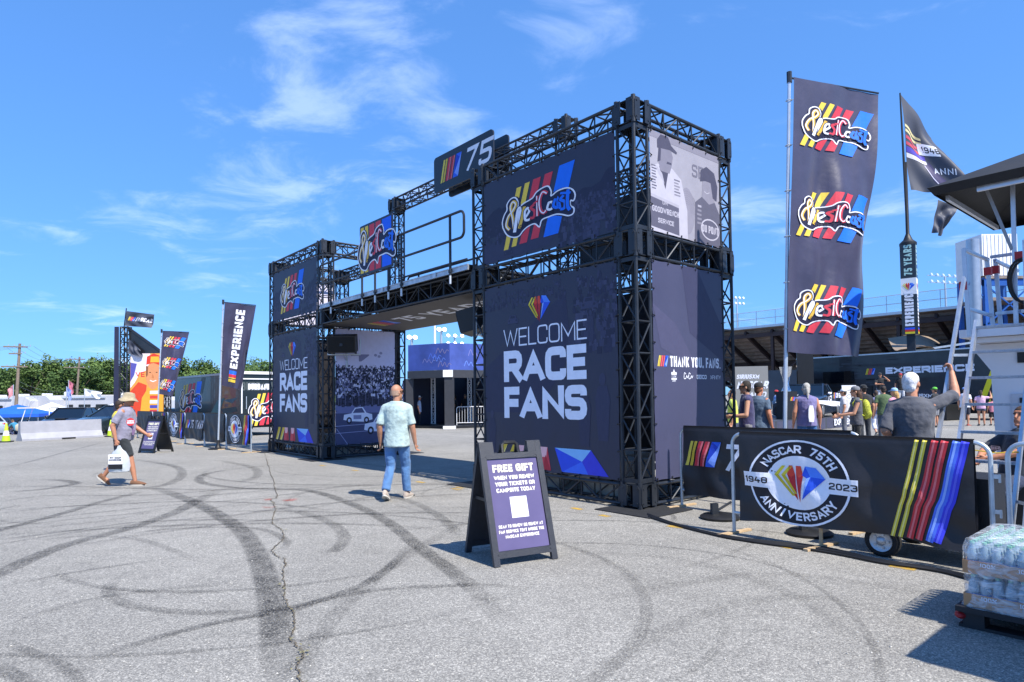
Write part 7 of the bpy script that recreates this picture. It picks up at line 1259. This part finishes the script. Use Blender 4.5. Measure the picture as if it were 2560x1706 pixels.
# ------------------------------------------------------------------ parked vehicles
def gz(u, d, dx=0): p = at(u, 1000, d); return Vector((p.x, p.y, zg(p.x, p.y)))
gv = 'vehicles parked in the lot'
for lab, k, u, d, hd, col, cat in [
    ('silver sedan cut off by the left edge behind the cone', 'sedan', -48, 42, (-.8, .6), '#aebcc8', 'car'), ('black muscle car facing the camera behind the concrete barrier', 'sedan', 185, 35.5, (.22, -1), '#171b24', 'car'),
    ('dark hatchback beside the blue canopy', 'sedan', 40, 50, (.9, -.4), '#20262e', 'car'), ('dark sedan behind the golf cart', 'sedan', 108, 49, (.9, -.4), '#242b33', 'car'), ('bright blue sedan right of the black muscle car', 'sedan', 246, 46, (.3, -1), '#1c3a86', 'car'),
    ('long black sport utility behind the blue sedan', 'suv', 238, 56, (-1, .1), '#14161a', 'car'), ('dark maroon sport utility in front of the campers', 'suv', 190, 62, (-1, .2), '#26242a', 'car'), ('dark green car behind the man in yellow', 'sedan', 302, 33, (-.2, -1), '#27353c', 'car'),
    ('light blue hatchback seen between the poster tower and the show trailer', 'suv', 430, 44, (.5, -1), '#5c84a8', 'car'), ('grey sedan behind the dark hatchback', 'sedan', 3, 58, (.9, -.2), '#5d666e', 'car')]:
    vehicle('parked_'+('truck' if cat == 'truck' else 'car'), lab, k, gz(u, d), hd, col, gv, cat, 'black muscle' in lab)
# golf cart
p = gz(98, 42.5); t = thing('golf_cart', 'golf cart with a tan roof behind the concrete barrier', 'golf cart', p, R(195)); gm_ = mat('cart_cream', '#cfc6ae', .4, 0, .08)
m = MB(); m.loft([sec(-1.1, .55, .35, .7), sec(-.4, .58, .3, .72), sec(.3, .58, .3, .55), sec(.8, .56, .3, .95), sec(1.15, .45, .4, .75)]); m.build('body', gm_, t, smooth=True); m = MB(); m.box((-.3, 0, .88), (.5, 1.0, .14)); m.box((-.62, 0, 1.12), (.12, 1.0, .45)); m.build('seat', mat('cart_seat', '#8a7c66', .7), t); m = MB(); m.box((.05, 0, 1.86), (1.9, 1.2, .07)); m.build('roof', gm_, t)
for x, x2 in ((-.8, -.75), (.55, .85)):
    for y in (-.5, .5): m = MB(); m.cyl((x2, y, .75), (x, y, 1.84), .025); m.build('roof_post', M_WHITE, t)
for x in (-.75, .75):
    for y in (-.5, .5): m = MB(); m.lathe([(.08, -.08), (.2, -.08), (.23, 0), (.2, .08), (.08, .08)], n=14); w = m.build('wheel', M_RUBBER, t, smooth=True); w.matrix_local = Matrix.Translation((x, y, .23))@Matrix.Rotation(R(90), 4, 'X')
m = MB(); m.tube([(.5+.1*math.cos(k), .17*math.sin(k)+.25, 1.1+.1*math.sin(k)*0) for k in [i*.7 for i in range(9)]], .015, 5, True); m.build('steering_wheel', M_BLACK, t)
# canopies
def popup(label, p, w, zt, ze, col, m_=None):
    t = thing('popup_canopy', label, 'canopy', p, R(20), 'pop-up canopies'); m = MB(); h = w/2
    m.add([(-h, -h, ze), (h, -h, ze), (h, h, ze), (-h, h, ze), (0, 0, zt), (-h, -h, ze-.22), (h, -h, ze-.22), (h, h, ze-.22), (-h, h, ze-.22)], [(0, 1, 4), (1, 2, 4), (2, 3, 4), (3, 0, 4), (0, 5, 6, 1), (1, 6, 7, 2), (2, 7, 8, 3), (3, 8, 5, 0)]); m.build('top', mat('canopy_'+col.strip('#'), col, .6, 0, .06, 2), t)
    for x in (-1, 1):
        for y in (-1, 1): m = MB(); m.cyl((x*h*.97, y*h*.97, 0), (x*h*.97, y*h*.97, ze-.02), .025, n=6); m.build('leg', M_GALV, t)
p = gz(45, 46); popup('bright blue pop-up canopy low over the cars at the left edge', p, 3.6, 1.46-p.z, .8-p.z, '#1f5fd6')
p = gz(130, 66); popup('white pop-up canopy in front of the middle camper', p, 3.2, 1.6-p.z, .75-p.z, '#dfe1e6'); p = gz(290, 62); popup('white pop-up canopy beside the poster tower', p, 3.6, 1.5-p.z, .6-p.z, '#dfe1e6')
# campers
def camper(label, u, d, L, H_, hd, col='#b9bac0'):
    p = gz(u, d); t = thing('camper', label, 'camper', p, yaw_of(hd), 'campers in front of the trees'); m = MB(); m.prism([(-L/2, .7), (L/2, .7), (L/2+.5, 1.5), (L/2+.3, H_-.5), (L/2-.3, H_), (-L/2, H_)], -1.25, 1.25, 1); m.build('box_body', mat('camper_'+col.strip('#'), col, .4, 0, .05, .6), t); rr = random.Random(int(u+d))
    m = MB(); m.box((0, -1.26, 1.5), (L*.96, .02, .22)); m.build('side_stripe', mat('camper_stripe', '#777a84', .5), t); x = -L/2+.7
    while x < L/2-1.2:
        wd = rr.choice((.7, 1.0, 1.5)); m = MB(); m.prism(rrect(x, H_*.55, x+wd, H_*.55+.65, .08), -1.29, -1.24, 1); w_ = m.build('window', M_GLASS, t); m = MB(); m.box((x+wd/2, -1.285, H_*.55-.03), (wd+.1, .05, .05)); m.build('window_trim', M_WHITE, w_); x += wd+rr.uniform(.5, 1.2)
    m = MB(); m.box((rr.uniform(-1, 1), 0, H_+.14), (.9, .8, .28)); m.build('air_unit', M_WHITE, t); m = MB(); m.box((L*.1, -1.27, 1.6), (.7, .03, 1.8)); m.build('door', mat('camper_door', '#d4d5da', .4), t); m = MB(); m.cyl((-L*.4, -1.35, H_-.25), (L*.3, -1.35, H_-.25), .08); m.build('awning_roll', M_GALV, t)
    for x in (-L*.3, -L*.2, L*.3):
        m = MB(); m.lathe([(.2, -.1), (.38, -.1), (.4, 0), (.38, .1), (.2, .1)], n=12); w_ = m.build('wheel', M_RUBBER, t, smooth=True); w_.matrix_local = Matrix.Translation((x, -1.1, .4))@Matrix.Rotation(R(90), 4, 'X')
    m = MB(); m.box((0, 0, .55), (L, 2.2, .3)); m.build('chassis', M_BLACK, t)
for i, (lab, u, d, L, hd) in enumerate([('white camper at the left edge by the leaning pole', -8, 80, 9, (1, .05)), ('white camper behind the blue canopy', 62, 82, 8.5, (1, -.1)), ('white camper with a grey awning in the middle of the row', 128, 86, 9, (1, .1)), ('fifth wheel camper left of the second pole', 164, 90, 7, (1, 0)), ('white motorhome right of the second pole', 222, 84, 9.5, (1, .05)), ('long white camper beside the poster tower', 282, 86, 10, (1, .1)), ('white camper half hidden behind the poster tower', 345, 88, 10, (1, 0))]): camper(lab, u, d, L, 3.75+.15*(i % 3), hd, ('#bcbdc3', '#b2b4bb', '#bfbdb8')[i % 3])
# ------------------------------------------------------------------ utility poles, wires, small flags
def upole(label, u, d, vt, lean, arms):
    p = gz(u, d); zt = 1.573+(1007-vt)/1599*d-p.z; t = thing('utility_pole', label, 'pole', p, R(25), 'utility poles'); m = MB(); m.cyl((0, 0, 0), (lean, 0, zt), .2, .13, 10); m.build('pole', mat('weathered_pole', '#7d6f62', .9, 0, .25, 3), t, smooth=True)
    for z, w in arms: m = MB(); m.box((lean*z/zt, -.15, z if z > 0 else zt+z), (w, .12, .14)); m.build('crossarm', mat('weathered_arm', '#75695d', .9, 0, .2, 3), t); [MB().cyl((lean+w*f, -.15, zt+z+.05), (lean+w*f, -.15, zt+z+.25), .05).build('insulator', M_GALV, t) for f in (-.45, -.2, .2, .45)]
    return p, zt, t
p1, z1_, t1 = upole('tall weathered utility pole with two crossarms at the left', 38, 74, 858, .35, ((-.4, 2.3), (-2.7, 2.5), (-1.2, 1.2)))
p2, z2_, t2 = upole('weathered utility pole with a white transformer drum, in front of the trees', 188, 100, 893, .5, ((-.4, 2.6), (-1.7, 2.8)))
m = MB(); m.lathe([(.5, 0), (.52, .1), (.52, 1.0), (.45, 1.1)], (-.9, -.3, z2_-6.6), 12); m.build('transformer', M_WHITE, t2, smooth=True); m = MB(); m.box((-.4, -.2, z2_-6.2), (.7, .1, .12)); m.build('bracket', M_GALV, t2)
def wire(p, q, sag, r=.014): 
    m = MB(); pts = [p.lerp(q, i/14)-Vector((0, 0, sag*4*(i/14)*(1-i/14))) for i in range(15)]; m.tube(pts, r, 4); m.build('overhead_wire', mat('grey_wire', '#6f7680', .6), label='thin overhead wire strung between the utility poles in front of the trees', cat='wire', group='overhead wires')
for k in (-1.4, -.5, .5, 1.4): wire(p1+Vector((.35+k*.9, k*.4, z1_-.3)), p2+Vector((.5+k*1.6, k*.6, z2_-.3)), 1.2); wire(p1+Vector((.35+k, 0, z1_-.3)), p1+Vector((-60, 15+k*2, z1_+.5)), 1.5)
for z in (.56, .5, .42): wire(p1+Vector((.2, 0, z1_*z)), p2+Vector((.3, 0, z2_*(z-.06))), .8); wire(p2+Vector((.3, 0, z2_*(z-.06))), p2+Vector((50, 8, z2_*(z-.1))), .8)
def small_flag(label, u, d, vt, vb, col, w=1.2, h=.8):
    p = gz(u, d); zt = 1.573+(1006-vt)/1599*d-p.z; t = thing('camp_flag', label, 'flag', p, 0, 'small flags over the campers'); m = MB(); m.cyl((0, 0, 0), (0, 0, zt), .04, n=6); m.build('pole', M_GALV, t); b = p+Vector((0, 0, zt)); cloth('flag', b, b+Vector((w, 0, -.5)), b-Vector((0, 0, h)), b+Vector((w*.8, 0, -h-.6)), t, mat('flag_'+col.strip('#'), col, .7, 0, .3, 4), amp=.15, inv=Matrix.Translation(-p), nu=8, nv=8)
small_flag('red and white striped flag drooping left of the tall pole', 33, 70, 960, 0, '#c88a94', -.6, 1.0); small_flag('red and blue flag on the taller of two staffs by the second pole', 171, 78, 950, 0, '#b86a7c', .6, 1.2); small_flag('blue and white flag on the shorter staff by the second pole', 166, 76, 966, 0, '#7f92cc', .6, 1.1); small_flag('white pennant flag right of the second pole', 211, 78, 972, 0, '#dfe3e8', 2.2, .7)
# ------------------------------------------------------------------ trees
def crown_mesh(seed, n_cl, n_leaf, airy=0):
    rr = random.Random(seed); m = MB(); cl = []
    for i in range(n_cl):
        a = rr.uniform(0, 6.28); r = rr.random()**.5; z = rr.uniform(-1, 1); k = math.sqrt(max(.05, 1-z*z)); cl.append((Vector((math.cos(a)*r*k, math.sin(a)*r*k, z*.9+.1*rr.random())), rr.uniform(.2, .36)))
    V = []; F = []
    for c, s in cl:
        for j in range(n_leaf):
            d = Vector((rr.gauss(0, 1), rr.gauss(0, 1), rr.gauss(0, .8))).normalized()*s*(.55+.55*rr.random()); p = c+d; q = rr.uniform(.03, .062); u = Vector((rr.gauss(0, 1), rr.gauss(0, 1), rr.gauss(0, .6))).normalized(); v = u.orthogonal().normalized(); n = len(V); V += [p+u*q, p+v*q*.8, p-u*q, p-v*q*.8]; F.append((n, n+1, n+2, n+3))
    me = bpy.data.meshes.new('crown'); me.from_pydata([tuple(v) for v in V], [], F); me.materials.append(M_LEAF); return me
M_LEAF = bpy.data.materials.new('tree_leaf'); M_LEAF.use_nodes = True; _nt = M_LEAF.node_tree; _b = _nt.nodes['Principled BSDF']; _b.inputs['Roughness'].default_value = .6; _b.inputs['Specular IOR Level'].default_value = .25
_oi = _nt.nodes.new('ShaderNodeObjectInfo'); _ge = _nt.nodes.new('ShaderNodeNewGeometry'); _ad = _nt.nodes.new('ShaderNodeMath'); _ad.operation = 'MULTIPLY_ADD'; _ad.inputs[1].default_value = .55; _nt.links.new(_ge.outputs['Random Per Island'], _ad.inputs[0]); _m2 = _nt.nodes.new('ShaderNodeMath'); _m2.operation = 'MULTIPLY'; _m2.inputs[1].default_value = .45; _nt.links.new(_oi.outputs['Random'], _m2.inputs[0]); _nt.links.new(_m2.outputs[0], _ad.inputs[2])
_rp = _nt.nodes.new('ShaderNodeValToRGB'); _rp.color_ramp.elements[0].color = (.018, .05, .012, 1); _rp.color_ramp.elements[1].color = (.13, .2, .05, 1); _nt.links.new(_ad.outputs[0], _rp.inputs[0]); _nt.links.new(_rp.outputs[0], _b.inputs['Base Color'])
CROWNS = [crown_mesh(i, 30, 150) for i in range(4)]; AIRY = crown_mesh(9, 22, 70)
tm = MB(); tm.cyl((0, 0, 0), (.02, 0, .45), .03, .02, 8); [tm.cyl((.02, 0, .34+.05*k), (.2*math.cos(k*2.2), .2*math.sin(k*2.2), .62+.06*k), .013, .005, 6) for k in range(5)]; TRUNK = tm.data('trunk', mat('tree_bark', '#4d4136', .9, 0, .3, 4), True)
def tree(label, p, h, w, k, cm=None, name='leafy_tree'):
    t = thing(name, label, 'tree', p, random.uniform(0, 6), 'trees along the far edge of the lot'); o = link('trunk', TRUNK, t); o.scale = (h*.9, h*.9, h); o = link('crown', cm or CROWNS[k % 4], t); o.scale = (w/2, w/2, h*.42); o.location = (0, 0, h*.58); return t
rt = random.Random(11); px_t = [(-60, 925), (-15, 922), (18, 924), (48, 921), (78, 917), (102, 905), (122, 893), (150, 912), (172, 909), (196, 915), (214, 907), (240, 914), (262, 903), (282, 905), (303, 912), (335, 915), (365, 920), (398, 918), (430, 925), (470, 905), (500, 908), (525, 925), (560, 930), (600, 925), (635, 906), (665, 908), (700, 915), (745, 918), (790, 920)]
kinds_t = ['broad', 'rounded', 'tall', 'spreading', 'bushy']
for i, (u, v) in enumerate(px_t):
    d = rt.uniform(128, 160); p = gz(u, d); hz = 1008-.0111*u; h = 1.573+(hz-v)/1599*d-p.z; air = u == 122
    tree(('airy tall tree rising above the others near the first pole' if air else '%s green tree %s in the far tree line' % (rt.choice(kinds_t), ['beyond the left edge', 'at the left edge', 'left of the tall pole', 'right of the tall pole', 'over the blue canopy', 'beside the airy tree', '', 'left of the second pole', 'just left of the second pole', 'right of the second pole', 'two right of the second pole', 'over the right motorhome', 'left of the poster tower', 'beside the poster tower', 'behind the poster tower edge', 'behind the poster', 'behind the poster centre', 'behind the script flag', 'right of the script flag', 'over the show trailer', 'over the trailer logo', 'left of the EXPERIENCE flag', 'behind the EXPERIENCE flag', 'right of the EXPERIENCE flag', 'over the trailer end', 'beside the left tower', 'behind the left tower', 'behind the left tower banner', 'behind the left tower middle'][i])), p, h, rt.uniform(8, 12) if not air else 9, i, AIRY if air else None)
for i in range(30):                                # second row closes the gaps
    u = -70+i*29+rt.uniform(-8, 8); d = rt.uniform(150, 172); p = gz(u, d); h = 1.573+(1008-.0111*u-rt.uniform(922, 948))/1599*d-p.z; tree('dark green tree in the second row of the far wood', p, h, rt.uniform(8, 11), i+1)
hp0 = MB(); rt2 = random.Random(4)
V = []; F = []
for i in range(9000):                              # undergrowth filling the foot of the tree line
    u = rt2.uniform(-160, 840); d = rt2.uniform(132, 150); p = gz(u, d); p.z += rt2.random()**1.6*3.8; q = rt2.uniform(.25, .55); a = Vector((rt2.gauss(0, 1), rt2.gauss(0, 1), rt2.gauss(0, .7))).normalized(); b = a.orthogonal().normalized(); n = len(V); V += [p+a*q, p+b*q*.8, p-a*q, p-b*q*.8]; F.append((n, n+1, n+2, n+3))
me = bpy.data.meshes.new('undergrowth'); me.from_pydata([tuple(v) for v in V], [], F); me.materials.append(M_LEAF); link('undergrowth', me, None, 'dense green undergrowth at the foot of the far trees', 'undergrowth', kind='stuff')
m = MB(); m.add([gz(u, 165)+Vector((0, 0, z)) for u in range(-200, 901, 50) for z in (-2, 8)], [(2*i, 2*i+2, 2*i+3, 2*i+1) for i in range(22)]); m.build('wooded_slope', mat('dark_wood_floor', '#26331c', .95, 0, .4, .3), kind='structure')
bpy.data.scenes.remove(TMP)
